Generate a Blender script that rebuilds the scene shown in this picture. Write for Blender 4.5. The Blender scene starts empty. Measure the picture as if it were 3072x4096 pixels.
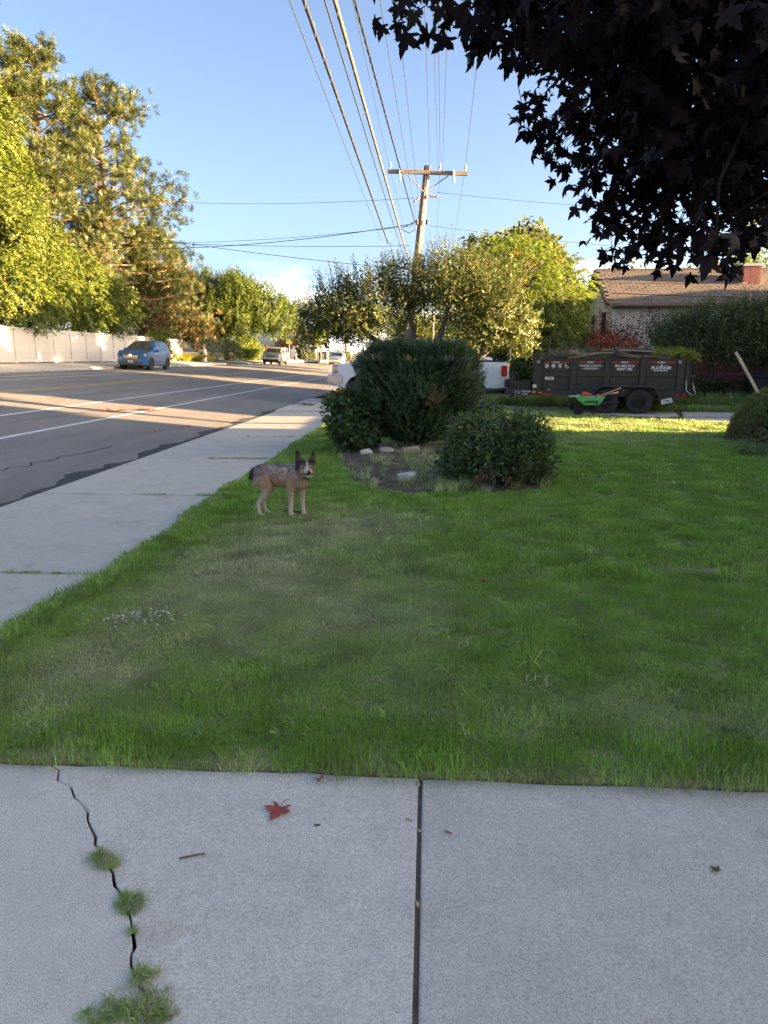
import bpy, bmesh, math, random
import numpy as np
from mathutils import Vector, Matrix, Euler
random.seed(7); rng = np.random.default_rng(11)
S = bpy.context.scene
COL = S.collection
R = math.radians
PI = math.pi
# ------------------------------------------------------------------ camera
cam_data = bpy.data.cameras.new('camera')
cam = bpy.data.objects.new('camera', cam_data); COL.objects.link(cam)
cam_data.sensor_fit = 'VERTICAL'; cam_data.sensor_height = 36.0
cam_data.lens = 2840 / 4096 * 36.0
cam_data.clip_start = 0.05; cam_data.clip_end = 3000
cam.location = (0, 0, 1.65)
cam.rotation_euler = (R(90) - math.atan(618 / 2840), 0, R(3.545))
S.camera = cam
# ------------------------------------------------------------------ sky and sun
SUN_EL, SUN_AZ = R(5.2), math.atan2(1.0, -0.08)      # azimuth clockwise from +Y
W = bpy.data.worlds.new('World'); S.world = W; W.use_nodes = True
nt = W.node_tree; nt.nodes.clear()
n_out = nt.nodes.new('ShaderNodeOutputWorld'); n_bg = nt.nodes.new('ShaderNodeBackground')
sky = nt.nodes.new('ShaderNodeTexSky'); sky.sky_type = 'NISHITA'; sky.sun_disc = False
sky.sun_elevation = SUN_EL; sky.sun_rotation = SUN_AZ
sky.altitude = 1300; sky.air_density = 0.5; sky.dust_density = 10.0; sky.ozone_density = 0.8
# low bank of thin cloud round the horizon
tc = nt.nodes.new('ShaderNodeTexCoord'); sx = nt.nodes.new('ShaderNodeSeparateXYZ')
nt.links.new(tc.outputs['Generated'], sx.inputs[0])
mp = nt.nodes.new('ShaderNodeMapping'); mp.inputs['Scale'].default_value = (5.0, 5.0, 16.0); mp.inputs['Location'].default_value = (0.35, 0, 0.2)
nt.links.new(tc.outputs['Generated'], mp.inputs[0])
nz = nt.nodes.new('ShaderNodeTexNoise'); nz.inputs['Scale'].default_value = 1.0; nz.inputs['Detail'].default_value = 7; nz.inputs['Roughness'].default_value = .55
nt.links.new(mp.outputs[0], nz.inputs['Vector'])
cr = nt.nodes.new('ShaderNodeValToRGB'); cr.color_ramp.elements[0].position = .47; cr.color_ramp.elements[1].position = .62
nt.links.new(nz.outputs[0], cr.inputs[0])
mr = nt.nodes.new('ShaderNodeMapRange'); mr.inputs['From Min'].default_value = .125; mr.inputs['From Max'].default_value = .07
nt.links.new(sx.outputs['Z'], mr.inputs['Value'])
mm = nt.nodes.new('ShaderNodeMath'); mm.operation = 'MULTIPLY'
nt.links.new(cr.outputs[0], mm.inputs[0]); nt.links.new(mr.outputs[0], mm.inputs[1])
mk = nt.nodes.new('ShaderNodeMath'); mk.operation = 'MULTIPLY'; mk.inputs[1].default_value = .75
nt.links.new(mm.outputs[0], mk.inputs[0])
mixc = nt.nodes.new('ShaderNodeMix'); mixc.data_type = 'RGBA'
mixc.inputs['B'].default_value = (5.6, 5.2, 5.0, 1)
nt.links.new(mk.outputs[0], mixc.inputs['Factor']); nt.links.new(sky.outputs[0], mixc.inputs['A'])
nt.links.new(mixc.outputs['Result'], n_bg.inputs['Color'])
n_bg.inputs['Strength'].default_value = 0.05
nt.links.new(n_bg.outputs[0], n_out.inputs[0])
sd = bpy.data.lights.new('sun', 'SUN'); sd.energy = 4.0; sd.angle = R(0.6); sd.color = (1.0, .67, .34)
so = bpy.data.objects.new('sun', sd); COL.objects.link(so)
sdir = Vector((math.sin(SUN_AZ) * math.cos(SUN_EL), math.cos(SUN_AZ) * math.cos(SUN_EL), math.sin(SUN_EL)))
so.rotation_euler = sdir.to_track_quat('Z', 'Y').to_euler(); so.location = (40, -6, 20)
S.view_settings.view_transform = 'Standard'; S.view_settings.look = 'None'
S.view_settings.gamma = 1.0; S.view_settings.exposure = 3.97
S.view_settings.use_curve_mapping = False
S.render.engine = 'CYCLES'
S.cycles.use_denoising = True; S.cycles.max_bounces = 6; S.cycles.diffuse_bounces = 3; S.cycles.glossy_bounces = 3
S.cycles.transmission_bounces = 4; S.cycles.transparent_max_bounces = 6; S.cycles.use_adaptive_sampling = True
S.cycles.adaptive_threshold = 0.02; S.cycles.caustics_reflective = False; S.cycles.caustics_refractive = False

# ------------------------------------------------------------------ materials
def _nodes(name):
    m = bpy.data.materials.new(name); m.use_nodes = True
    t = m.node_tree; b = t.nodes['Principled BSDF']
    return m, t, b
def pm(name, c1, c2=None, scale=6.0, rough=.6, metal=0.0, bump=0.0, bscale=None, coat=0.0, spec=.5, world=False, detail=6, p0=.35, p1=.65, stretch=None):
    """principled with a two-tone noise and a fine bump"""
    m, t, b = _nodes(name)
    b.inputs['Roughness'].default_value = rough; b.inputs['Metallic'].default_value = metal
    b.inputs['Coat Weight'].default_value = coat; b.inputs['Specular IOR Level'].default_value = spec
    b.inputs['Coat Roughness'].default_value = .06
    b.inputs['Base Color'].default_value = (*c1, 1)
    if c2 is not None or bump:
        if world: src = t.nodes.new('ShaderNodeNewGeometry').outputs['Position']
        else: src = t.nodes.new('ShaderNodeTexCoord').outputs['Object']
        if stretch:
            mp = t.nodes.new('ShaderNodeMapping'); mp.inputs['Scale'].default_value = stretch
            t.links.new(src, mp.inputs[0]); src = mp.outputs[0]
    if c2 is not None:
        n = t.nodes.new('ShaderNodeTexNoise'); n.inputs['Scale'].default_value = scale; n.inputs['Detail'].default_value = detail
        n.inputs['Roughness'].default_value = .65
        t.links.new(src, n.inputs['Vector'])
        r = t.nodes.new('ShaderNodeValToRGB'); r.color_ramp.elements[0].position = p0; r.color_ramp.elements[1].position = p1
        r.color_ramp.elements[0].color = (*c1, 1); r.color_ramp.elements[1].color = (*c2, 1)
        t.links.new(n.outputs[0], r.inputs[0]); t.links.new(r.outputs[0], b.inputs['Base Color'])
    if bump:
        n2 = t.nodes.new('ShaderNodeTexNoise'); n2.inputs['Scale'].default_value = bscale or scale * 4; n2.inputs['Detail'].default_value = 4
        t.links.new(src, n2.inputs['Vector'])
        bp = t.nodes.new('ShaderNodeBump'); bp.inputs['Strength'].default_value = bump; bp.inputs['Distance'].default_value = .02
        t.links.new(n2.outputs[0], bp.inputs['Height']); t.links.new(bp.outputs[0], b.inputs['Normal'])
    return m
def leafm(name, dark, light, trans=.35, rough=.5, tcol=None, spec=.35):
    """leaf: colour by the leaf's own 'var' attribute, part of the light passes through"""
    m, t, b = _nodes(name)
    a = t.nodes.new('ShaderNodeAttribute'); a.attribute_name = 'var'
    r = t.nodes.new('ShaderNodeValToRGB')
    r.color_ramp.elements[0].color = (*dark, 1); r.color_ramp.elements[1].color = (*light, 1)
    t.links.new(a.outputs['Fac'], r.inputs[0]); t.links.new(r.outputs[0], b.inputs['Base Color'])
    b.inputs['Roughness'].default_value = rough; b.inputs['Specular IOR Level'].default_value = spec
    if trans:
        tr = t.nodes.new('ShaderNodeBsdfTranslucent'); mx = t.nodes.new('ShaderNodeMixShader'); mx.inputs[0].default_value = trans
        mc = t.nodes.new('ShaderNodeMix'); mc.data_type = 'RGBA'; mc.blend_type = 'MULTIPLY'; mc.inputs['Factor'].default_value = 1
        t.links.new(r.outputs[0], mc.inputs['A']); mc.inputs['B'].default_value = (*(tcol or (1.6, 1.7, .7)), 1)
        t.links.new(mc.outputs['Result'], tr.inputs['Color'])
        t.links.new(b.outputs[0], mx.inputs[1]); t.links.new(tr.outputs[0], mx.inputs[2])
        t.links.new(mx.outputs[0], t.nodes['Material Output'].inputs[0])
    return m
def glassm(name, col=(.02, .025, .03), rough=.03):
    m, t, b = _nodes(name)
    b.inputs['Base Color'].default_value = (*col, 1); b.inputs['Roughness'].default_value = rough
    b.inputs['Specular IOR Level'].default_value = .8; b.inputs['Coat Weight'].default_value = .5
    return m
M = {}
M['black'] = pm('black paint', (.012, .011, .010), (.022, .019, .017), 9, .42, spec=.4)
M['rubber'] = pm('tyre rubber', (.018, .018, .018), (.035, .033, .03), 20, .8, bump=.2)
M['dark_plastic'] = pm('dark plastic', (.02, .02, .021), (.03, .03, .03), 8, .55)
M['chrome'] = pm('chrome', (.75, .75, .76), rough=.12, metal=1.0)
M['alloy'] = pm('alloy wheel', (.45, .45, .46), rough=.28, metal=.9)
M['steel'] = pm('galvanised steel', (.32, .33, .34), (.42, .42, .43), 12, .45, metal=.7)
M['red_lamp'] = pm('red lamp lens', (.45, .012, .015), rough=.15, coat=.6)
M['amber'] = pm('amber lens', (.7, .22, .02), rough=.2, coat=.5)
M['lamp_clear'] = pm('clear lamp lens', (.55, .57, .6), (.3, .31, .33), 30, .1, metal=.3, coat=.8)
M['glass'] = glassm('car glass')
M['white_paint'] = pm('white letter paint', (.75, .75, .74), rough=.5)
M['wood'] = pm('weathered wood', (.20, .14, .095), (.30, .22, .15), 5, .8, bump=.3, stretch=(8, 8, .6))
M['bark'] = pm('tree bark', (.055, .042, .034), (.12, .095, .075), 9, .9, bump=.8, bscale=16, stretch=(1, 1, .3))
M['bark_red'] = pm('pine bark', (.13, .07, .045), (.24, .14, .09), 7, .9, bump=.7, stretch=(1, 1, .3))
M['twig'] = pm('twig', (.09, .065, .045), (.16, .12, .085), 14, .85)

# ------------------------------------------------------------------ mesh helpers
def new_mesh(name, verts, faces, smooth=False):
    me = bpy.data.meshes.new(name); me.from_pydata([tuple(v) for v in verts], [], faces); me.update()
    if smooth:
        me.polygons.foreach_set('use_smooth', [True] * len(me.polygons))
    return me
def link(name, me, parent=None, mat=None):
    o = bpy.data.objects.new(name, me); COL.objects.link(o)
    if parent is not None: o.parent = parent
    if mat is not None and me is not None: me.materials.append(M[mat] if isinstance(mat, str) else mat)
    return o
def tag(o, label=None, cat=None, group=None, kind=None):
    if label: o['label'] = label
    if cat: o['category'] = cat
    if group: o['group'] = group
    if kind: o['kind'] = kind
    return o
def thing(name, label, cat, loc=(0, 0, 0), rz=0.0, group=None):
    o = bpy.data.objects.new(name, None); COL.objects.link(o)
    o.location = loc; o.rotation_euler = (0, 0, rz); o.empty_display_size = .2
    return tag(o, label, cat, group)
def copy_tree(o, parent=None):
    c = o.copy(); COL.objects.link(c); c.parent = parent
    for ch in o.children: copy_tree(ch, c)
    return c
class MB:
    def __init__(s): s.v = []; s.f = []
    def add(s, vs, fs):
        b = len(s.v); s.v += [tuple(v) for v in vs]; s.f += [tuple(i + b for i in f) for f in fs]; return s
    def box(s, c, d, rot=None, taper=1.0):
        x, y, z = d[0] / 2, d[1] / 2, d[2] / 2
        vs = [Vector((sx * x * (taper if sz > 0 else 1), sy * y * (taper if sz > 0 else 1), sz * z)) for sz in (-1, 1) for sy in (-1, 1) for sx in (-1, 1)]
        if rot is not None:
            m = Euler(rot).to_matrix(); vs = [m @ v for v in vs]
        c = Vector(c)
        return s.add([v + c for v in vs], [(0, 2, 3, 1), (4, 5, 7, 6), (0, 1, 5, 4), (2, 6, 7, 3), (0, 4, 6, 2), (1, 3, 7, 5)])
    def tube(s, pts, rad, n=8, caps=True):
        pts = [Vector(p) for p in pts]; k = len(pts)
        if not hasattr(rad, '__len__'): rad = [rad] * k
        vs = []; up = None
        for i, p in enumerate(pts):
            t = (pts[min(i + 1, k - 1)] - pts[max(i - 1, 0)]).normalized()
            if up is None:
                a = Vector((0, 0, 1)) if abs(t.z) < .9 else Vector((1, 0, 0)); u = t.cross(a).normalized()
            else:
                u = (up - t * up.dot(t)).normalized()
            up = u; w = t.cross(u)
            for j in range(n):
                an = 2 * PI * j / n; vs.append(p + (u * math.cos(an) + w * math.sin(an)) * rad[i])
        fs = [(i * n + j, i * n + (j + 1) % n, (i + 1) * n + (j + 1) % n, (i + 1) * n + j) for i in range(k - 1) for j in range(n)]
        if caps: fs += [tuple(reversed(range(n))), tuple(range((k - 1) * n, k * n))]
        return s.add(vs, fs)
    def cyl(s, a, b, r, r2=None, n=16): return s.tube([a, b], [r, r if r2 is None else r2], n)
    def lathe(s, prof, axis='z', c=(0, 0, 0), n=24):
        """prof: list of (r, h) closed to a ring"""
        vs = []
        for r, h in prof:
            for j in range(n):
                a = 2 * PI * j / n; p = (r * math.cos(a), r * math.sin(a), h)
                if axis == 'y': p = (p[0], h, p[1])
                if axis == 'x': p = (h, p[0], p[1])
                vs.append((p[0] + c[0], p[1] + c[1], p[2] + c[2]))
        k = len(prof)
        fs = [(i * n + j, i * n + (j + 1) % n, (i + 1) * n + (j + 1) % n, (i + 1) * n + j) for i in range(k - 1) for j in range(n)]
        fs += [tuple(range(n)), tuple(range((k - 1) * n, k * n))]
        return s.add(vs, fs)
    def prism(s, poly, d0, d1, axis='y'):
        """poly in the plane normal to axis (xz for y, xy for z, yz for x), extruded d0..d1"""
        def P(a, b, d): return {'y': (a, d, b), 'z': (a, b, d), 'x': (d, a, b)}[axis]
        n = len(poly)
        vs = [P(a, b, d0) for a, b in poly] + [P(a, b, d1) for a, b in poly]
        fs = [tuple(range(n)), tuple(reversed(range(n, 2 * n)))] + [(i, i + n, (i + 1) % n + n, (i + 1) % n) for i in range(n)]
        return s.add(vs, fs)
    def ell(s, c, r, nu=14, nv=8, rot=None):
        vs = []; m = Euler(rot).to_matrix() if rot else None
        for i in range(nv + 1):
            th = PI * i / nv
            for j in range(nu):
                a = 2 * PI * j / nu
                v = Vector((r[0] * math.sin(th) * math.cos(a), r[1] * math.sin(th) * math.sin(a), r[2] * math.cos(th)))
                if m: v = m @ v
                vs.append(v + Vector(c))
        fs = [(i * nu + j, (i + 1) * nu + j, (i + 1) * nu + (j + 1) % nu, i * nu + (j + 1) % nu) for i in range(nv) for j in range(nu)]
        return s.add(vs, fs)
    def loft(s, secs, closed=False, caps=True):
        k = len(secs); n = len(secs[0]); vs = [p for q in secs for p in q]
        jn = n if closed else n - 1
        fs = [(i * n + j, i * n + (j + 1) % n, (i + 1) * n + (j + 1) % n, (i + 1) * n + j) for i in range(k - 1) for j in range(jn)]
        if caps: fs += [tuple(reversed(range(n))), tuple(range((k - 1) * n, k * n))]
        return s.add(vs, fs)
    def mesh(s, name, smooth=False, recalc=True, bevel=0.0, merge=False, segs=2):
        me = new_mesh(name, s.v, s.f, smooth)
        if recalc or bevel or merge:
            bm = bmesh.new(); bm.from_mesh(me)
            if merge: bmesh.ops.remove_doubles(bm, verts=bm.verts, dist=1e-4)
            bmesh.ops.recalc_face_normals(bm, faces=bm.faces)
            if bevel:
                es = [e for e in bm.edges if len(e.link_faces) == 2 and e.calc_face_angle(0) > .6]
                bmesh.ops.bevel(bm, geom=es, offset=bevel, segments=segs, profile=.5, affect='EDGES', clamp_overlap=True)
            bm.to_mesh(me); bm.free()
            if smooth: me.polygons.foreach_set('use_smooth', [True] * len(me.polygons))
        return me
    def build(s, name, mat, parent=None, smooth=False, bevel=0.0, merge=False, segs=2, loc=None):
        o = link(name, s.mesh(name, smooth, True, bevel, merge, segs), parent, mat)
        if loc is not None: o.location = loc
        return o
def autosmooth(o, ang=35):
    me = o.data
    bm = bmesh.new(); bm.from_mesh(me)
    for f in bm.faces: f.smooth = True
    for e in bm.edges:
        e.smooth = not (len(e.link_faces) == 2 and e.calc_face_angle(0) > R(ang))
    bm.to_mesh(me); bm.free(); return o
def text(body, size, mat, parent, loc, rot=(R(90), 0, 0), name='lettering', align='CENTER', shear=0.0, ext=.002, sx=1.0, bold=0.0):
    c = bpy.data.curves.new(name, 'FONT'); c.body = body; c.size = size; c.align_x = align; c.align_y = 'CENTER'
    c.extrude = ext; c.shear = shear; c.offset = bold; c.resolution_u = 3
    c.materials.append(M[mat] if isinstance(mat, str) else mat)
    tmp = bpy.data.objects.new(name, c); me = bpy.data.meshes.new_from_object(tmp); bpy.data.objects.remove(tmp)
    o = bpy.data.objects.new(name, me); COL.objects.link(o); o.parent = parent
    o.location = loc; o.rotation_euler = rot; o.scale = (sx, 1, 1)
    return o
# ------------------------------------------------------------------ leaves (numpy)
def unit(a): return a / np.maximum(np.linalg.norm(a, axis=-1, keepdims=True), 1e-9)
def rvec(n): return unit(rng.normal(size=(n, 3)))
def leaf_mesh(name, base, d, nor, ln, wd, var, fold=.18, mid=.45):
    """one folded four-point leaf per row"""
    N = len(base); d = unit(d); side = unit(np.cross(d, nor)); up = np.cross(side, d)
    ln = np.broadcast_to(np.asarray(ln, float), (N,))[:, None]; wd = np.broadcast_to(np.asarray(wd, float), (N,))[:, None]
    V = np.empty((N, 4, 3))
    V[:, 0] = base; V[:, 2] = base + d * ln
    m = base + d * ln * mid + up * ln * fold * .5
    V[:, 1] = m + side * wd * .5; V[:, 3] = m - side * wd * .5
    V[:, 2] -= up * ln * fold
    me = bpy.data.meshes.new(name)
    me.vertices.add(N * 4); me.vertices.foreach_set('co', V.reshape(-1).astype(np.float32))
    me.loops.add(N * 4); me.loops.foreach_set('vertex_index', np.arange(N * 4, dtype=np.int32))
    me.polygons.add(N); me.polygons.foreach_set('loop_start', np.arange(0, N * 4, 4, dtype=np.int32))
    me.polygons.foreach_set('loop_total', np.full(N, 4, dtype=np.int32))
    at = me.attributes.new('var', 'FLOAT', 'POINT')
    at.data.foreach_set('value', np.repeat(np.clip(var, 0, 1), 4).astype(np.float32))
    me.update(calc_edges=True)
    return me
def ellip_pts(n, c, r, shell=.55):
    """points in an ellipsoid, thinner towards its middle"""
    d = rvec(n); t = (shell + (1 - shell) * rng.random(n)) ** .8
    return np.asarray(c) + d * t[:, None] * np.asarray(r), d
def crown_pts(blobs, n, shell=.55):
    vol = np.array([b[3] * b[4] * b[5] for b in blobs]) ** .75; k = np.maximum((n * vol / vol.sum()).astype(int), 1)
    P, D = [], []
    for b, m in zip(blobs, k):
        p, d = ellip_pts(m, b[:3], b[3:6], shell); P.append(p); D.append(d)
    return np.vstack(P), np.vstack(D)
def cat(parts): return [np.concatenate(x) for x in zip(*parts)]
def clump_ball(P, D, k, r, ln, wd, upb=.0, droop=.0, jit=.9):
    n = len(P); N = n * k; i = np.repeat(np.arange(n), k)
    b = P[i] + rvec(N) * (r * rng.random(N) ** .5)[:, None]
    d = unit(D[i] * .5 + rvec(N) * jit + np.array([0, 0, upb - droop])); nor = unit(rvec(N) + np.array([0, 0, .8]))
    var = np.clip(rng.normal(.5, .2, n)[i] + rng.normal(0, .15, N), 0, 1)
    s = rng.uniform(.7, 1.25, N)
    return b, d, nor, ln * s, wd * s, var
def clump_shoot(P, A, k, L, ln, wd, out=1.0, along=.7, taper=.5, jit=.25):
    """leaves set along an upright or outward shoot A of length L"""
    n = len(P); N = n * k; i = np.repeat(np.arange(n), k); t = np.tile((np.arange(k) + .5) / k, n)
    A = unit(A); a = A[i]; Ls = (np.broadcast_to(L, (n,)) * rng.uniform(.7, 1.3, n))[i]
    q = rvec(N); rad = unit(q - a * (q * a).sum(1, keepdims=True))
    b = P[i] + a * (t * Ls)[:, None]; d = unit(a * along + rad * out + rvec(N) * jit)
    nor = unit(a - d * (a * d).sum(1, keepdims=True) + rvec(N) * .3)
    s = (1 - taper * t) * rng.uniform(.8, 1.2, N)
    var = np.clip(rng.normal(.45, .18, n)[i] + .15 * t + rng.normal(0, .12, N), 0, 1)
    return b, d, nor, ln * s, wd * s, var
def clump_frond(P, A, k, L, ln, wd, droop=.6):
    """pinnate frond: leaflets in two rows along a drooping stalk"""
    n = len(P); N = n * k; i = np.repeat(np.arange(n), k); t = np.tile((np.arange(k) // 2 + .7) / (k / 2), n); sg = np.tile(np.where(np.arange(k) % 2, 1., -1.), n)
    A = unit(A)[i]; Ls = (np.broadcast_to(L, (n,)) * rng.uniform(.75, 1.25, n))[i]
    b = P[i] + A * (t * Ls)[:, None]; b[:, 2] -= droop * (t ** 2) * Ls
    tang = unit(A + np.array([0, 0, -1]) * (2 * droop * t)[:, None]); sd_ = unit(np.cross(tang, np.array([0, 0, 1.]) + 1e-3))
    d = unit(sd_ * sg[:, None] + tang * .45 + rvec(N) * .15 + np.array([0, 0, -.3])); nor = unit(np.cross(sd_, tang) * 1.0 + rvec(N) * .25)
    nor[nor[:, 2] < 0] *= -1
    s = (1 - .35 * t) * rng.uniform(.85, 1.15, N)
    var = np.clip(rng.normal(.5, .18, n)[i] + rng.normal(0, .1, N), 0, 1)
    return b, d, nor, ln * s, wd * s, var
def leaves(name, parts, mat, parent, fold=.18, kind=None, mid=.45):
    me = leaf_mesh(name, *cat(parts), fold=fold, mid=mid); o = link(name, me, parent, mat)
    if kind: o['kind'] = kind
    return o
def limb(mb, a, b, r0, r1, bend=.15, seg=5, n=7):
    a, b = Vector(a), Vector(b); L = (b - a).length; off = Vector(rng.normal(size=3)) * L * bend
    pts = [a.lerp(b, t) + off * math.sin(PI * t) + Vector(rng.normal(size=3)) * L * .015 * (0 < t < 1) for t in [i / seg for i in range(seg + 1)]]
    mb.tube(pts, [r0 + (r1 - r0) * i / seg for i in range(seg + 1)], n, caps=False)
    return pts
def skeleton(trunks, targets, r0, r1=.01, seg=6, sub=2, bend=.12, n=7):
    """limbs from the nearest trunk point to every target, with side twigs"""
    mb = MB(); nodes = []
    for pts, ra, rb in trunks:
        pts = [Vector(p) for p in pts]; k = len(pts)
        mb.tube(pts, [ra + (rb - ra) * i / (k - 1) for i in range(k)], 10, caps=False); nodes += pts[max(1, k // 3):]
    for t in targets:
        t = Vector(t); a = min(nodes, key=lambda q: (q - t).length + .6 * max(0, q.z - t.z)); L = (t - a).length
        pts = limb(mb, a, t, min(r0, .02 + .035 * L), r1, bend, seg, n)
        for _ in range(sub):
            q = pts[random.randrange(2, len(pts))]; limb(mb, q, q + Vector(rng.normal(size=3)) * L * .22 + Vector((0, 0, .1 * L)), r1 * 1.3, r1 * .5, .1, 3, 5)
    return mb
# ================================================================== THE GROUND
RX = [(-400, 9.0), (-60, 2.6), (-26, 1.5), (-21.3, 1.36), (-18.86, 1.135), (-18.7, 1.12)]
ROADX = [(-18.7, 1.0), (-15.7, .84), (-12.6, .64), (-9.6, .37), (-7.7, .225), (-4.75, 0.0)]
def zroad(x):
    return float(np.interp(x, [p[0] for p in ROADX], [p[1] for p in ROADX]))
def zverge(x):
    return float(np.interp(x, [p[0] for p in RX], [p[1] for p in RX]))
def zlawn(x, y): return 0.03 + .012 * math.sin(x * 1.3 + 2) * math.sin(y * .9)
M['soil'] = pm('dry soil and grass', (.07, .055, .035), (.12, .11, .05), 1.2, .95, bump=.5, bscale=30, world=True)
M['asphalt'] = pm('worn asphalt', (.150, .139, .129), (.222, .205, .188), 1.1, .9, bump=.35, bscale=160, world=True, detail=12, p0=.3, p1=.7, stretch=(1.0, .14, 1.0))
M['asphalt_dark'] = pm('dark asphalt edge', (.028, .028, .029), (.05, .05, .05), 3, .9, bump=.7, bscale=70, world=True)
M['line_white'] = pm('worn white road paint', (.62, .62, .60), (.34, .34, .33), 9, .75, world=True, p0=.45, p1=.75)
M['line_yellow'] = pm('worn yellow road paint', (.55, .33, .07), (.30, .2, .08), 9, .75, world=True, p0=.45, p1=.75)
def concrete(name, a, b, stain=(.22, .17, .12), spot=True):
    m, t, bs = _nodes(name); bs.inputs['Roughness'].default_value = .88; bs.inputs['Specular IOR Level'].default_value = .3
    g = t.nodes.new('ShaderNodeNewGeometry').outputs['Position']
    def noise(sc, det, ro=.6):
        n = t.nodes.new('ShaderNodeTexNoise'); n.inputs['Scale'].default_value = sc; n.inputs['Detail'].default_value = det; n.inputs['Roughness'].default_value = ro
        t.links.new(g, n.inputs['Vector']); return n.outputs[0]
    def ramp(src, *st):
        r = t.nodes.new('ShaderNodeValToRGB'); e = r.color_ramp.elements
        while len(e) < len(st): e.new(.5)
        for q, (p, c) in zip(e, st): q.position = p; q.color = (*c, 1) if len(c) == 3 else c
        t.links.new(src, r.inputs[0]); return r.outputs[0]
    def mix(f, A, B, mode='MIX'):
        x = t.nodes.new('ShaderNodeMix'); x.data_type = 'RGBA'; x.blend_type = mode
        if isinstance(f, float): x.inputs['Factor'].default_value = f
        else: t.links.new(f, x.inputs['Factor'])
        t.links.new(A, x.inputs['A'])
        if isinstance(B, tuple): x.inputs['B'].default_value = (*B, 1)
        else: t.links.new(B, x.inputs['B'])
        return x.outputs['Result']
    base = ramp(noise(2.3, 10, .7), (.3, a), (.7, b))
    grain = ramp(noise(170, 5, .9), (.36, (.42, .42, .42)), (.5, (1, 1, 1)), (.64, (1.4, 1.4, 1.4)))
    c = mix(.9, base, grain, 'MULTIPLY')
    mott = ramp(noise(22, 7, .75), (.35, (.93, .93, .935)), (.65, (1.05, 1.05, 1.045)))
    c = mix(1.0, c, mott, 'MULTIPLY')
    if spot:
        v = t.nodes.new('ShaderNodeTexVoronoi'); v.inputs['Scale'].default_value = 34; t.links.new(g, v.inputs['Vector'])
        v2 = ramp(v.outputs['Distance'], (.05, (.6, .6, .6)), (.12, (0, 0, 0)))
        c = mix(v2, c, (.13, .13, .135))
        v = t.nodes.new('ShaderNodeTexVoronoi'); v.inputs['Scale'].default_value = 85; t.links.new(g, v.inputs['Vector'])
        c = mix(ramp(v.outputs['Distance'], (.05, (.7, .7, .7)), (.14, (0, 0, 0))), c, (.62, .6, .58))
    c = mix(ramp(noise(2.1, 12, .8), (.54, (0, 0, 0)), (.70, (.55, .55, .55))), c, stain)
    t.links.new(c, bs.inputs['Base Color'])
    bp = t.nodes.new('ShaderNodeBump'); bp.inputs['Strength'].default_value = .55; bp.inputs['Distance'].default_value = .006
    t.links.new(noise(150, 5, .75), bp.inputs['Height']); t.links.new(bp.outputs[0], bs.inputs['Normal'])
    return m
M['concrete'] = concrete('driveway concrete', (.56, .51, .445), (.68, .625, .55), (.34, .26, .18))
M['concrete_b'] = concrete('driveway concrete, second pour', (.50, .455, .40), (.61, .56, .495), (.30, .25, .19))
M['concrete_warm'] = concrete('pavement concrete', (.47, .43, .37), (.55, .51, .44), spot=False)
M['concrete_pale'] = concrete('kerb concrete', (.36, .34, .31), (.46, .44, .40), spot=False)

# ground sheet, stepped in X so it follows the side slope of the street
xs = [-1500, -400, -120, -60, -26, -21.3, -18.9, -4.8, -2.6, 5, 20, 60, 400, 1500]
zs = [9, 9, 4.4, 2.55, 1.45, 1.3, .9, -.14, -.12, -.12, -.12, -.12, -.1, -.1]
ys = [-200, -20, 0, 10, 30, 60, 120, 300, 800, 2500]
v = [(x, y, z) for y in ys for x, z in zip(xs, zs)]; n = len(xs)
f = [(j * n + i, j * n + i + 1, (j + 1) * n + i + 1, (j + 1) * n + i) for j in range(len(ys) - 1) for i in range(n - 1)]
tag(link('ground', new_mesh('ground', v, f), None, 'soil'), 'dry earth under the street and yards', kind='structure')
# road
v, f = [], []
yy = [-40, 0, 15, 30, 60, 120, 260, 600]
for y in yy: v += [(x, y, z) for x, z in ROADX]
n = len(ROADX); f = [(j * n + i, j * n + i + 1, (j + 1) * n + i + 1, (j + 1) * n + i) for j in range(len(yy) - 1) for i in range(n - 1)]
road = tag(link('road', new_mesh('road', v, f), None, 'asphalt'), 'grey asphalt street rising towards its far kerb', kind='structure')
def stripe(name, x, w, mat, y0=-40, y1=500, dz=.004):
    v, f = [], []
    ys = list(np.arange(y0, 60, 4.0)) + list(np.arange(60, y1 + 1, 40.0))
    for y in ys:
        j = .012 * math.sin(y * 1.7 + x)
        v += [(x - w / 2 + j, y, zroad(x - w / 2) + dz), (x + w / 2 + j, y, zroad(x + w / 2) + dz)]
    f = [(2 * i, 2 * i + 1, 2 * i + 3, 2 * i + 2) for i in range(len(ys) - 1)]
    return link(name, new_mesh(name, v, f), road, mat)
for x, w, m in ((-7.7, .13, 'line_white'), (-9.6, .12, 'line_white'), (-12.48, .1, 'line_yellow'), (-12.72, .1, 'line_yellow'), (-15.7, .11, 'line_white'), (-16.9, .11, 'line_white')):
    stripe('lane_line', x, w, m)
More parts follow.
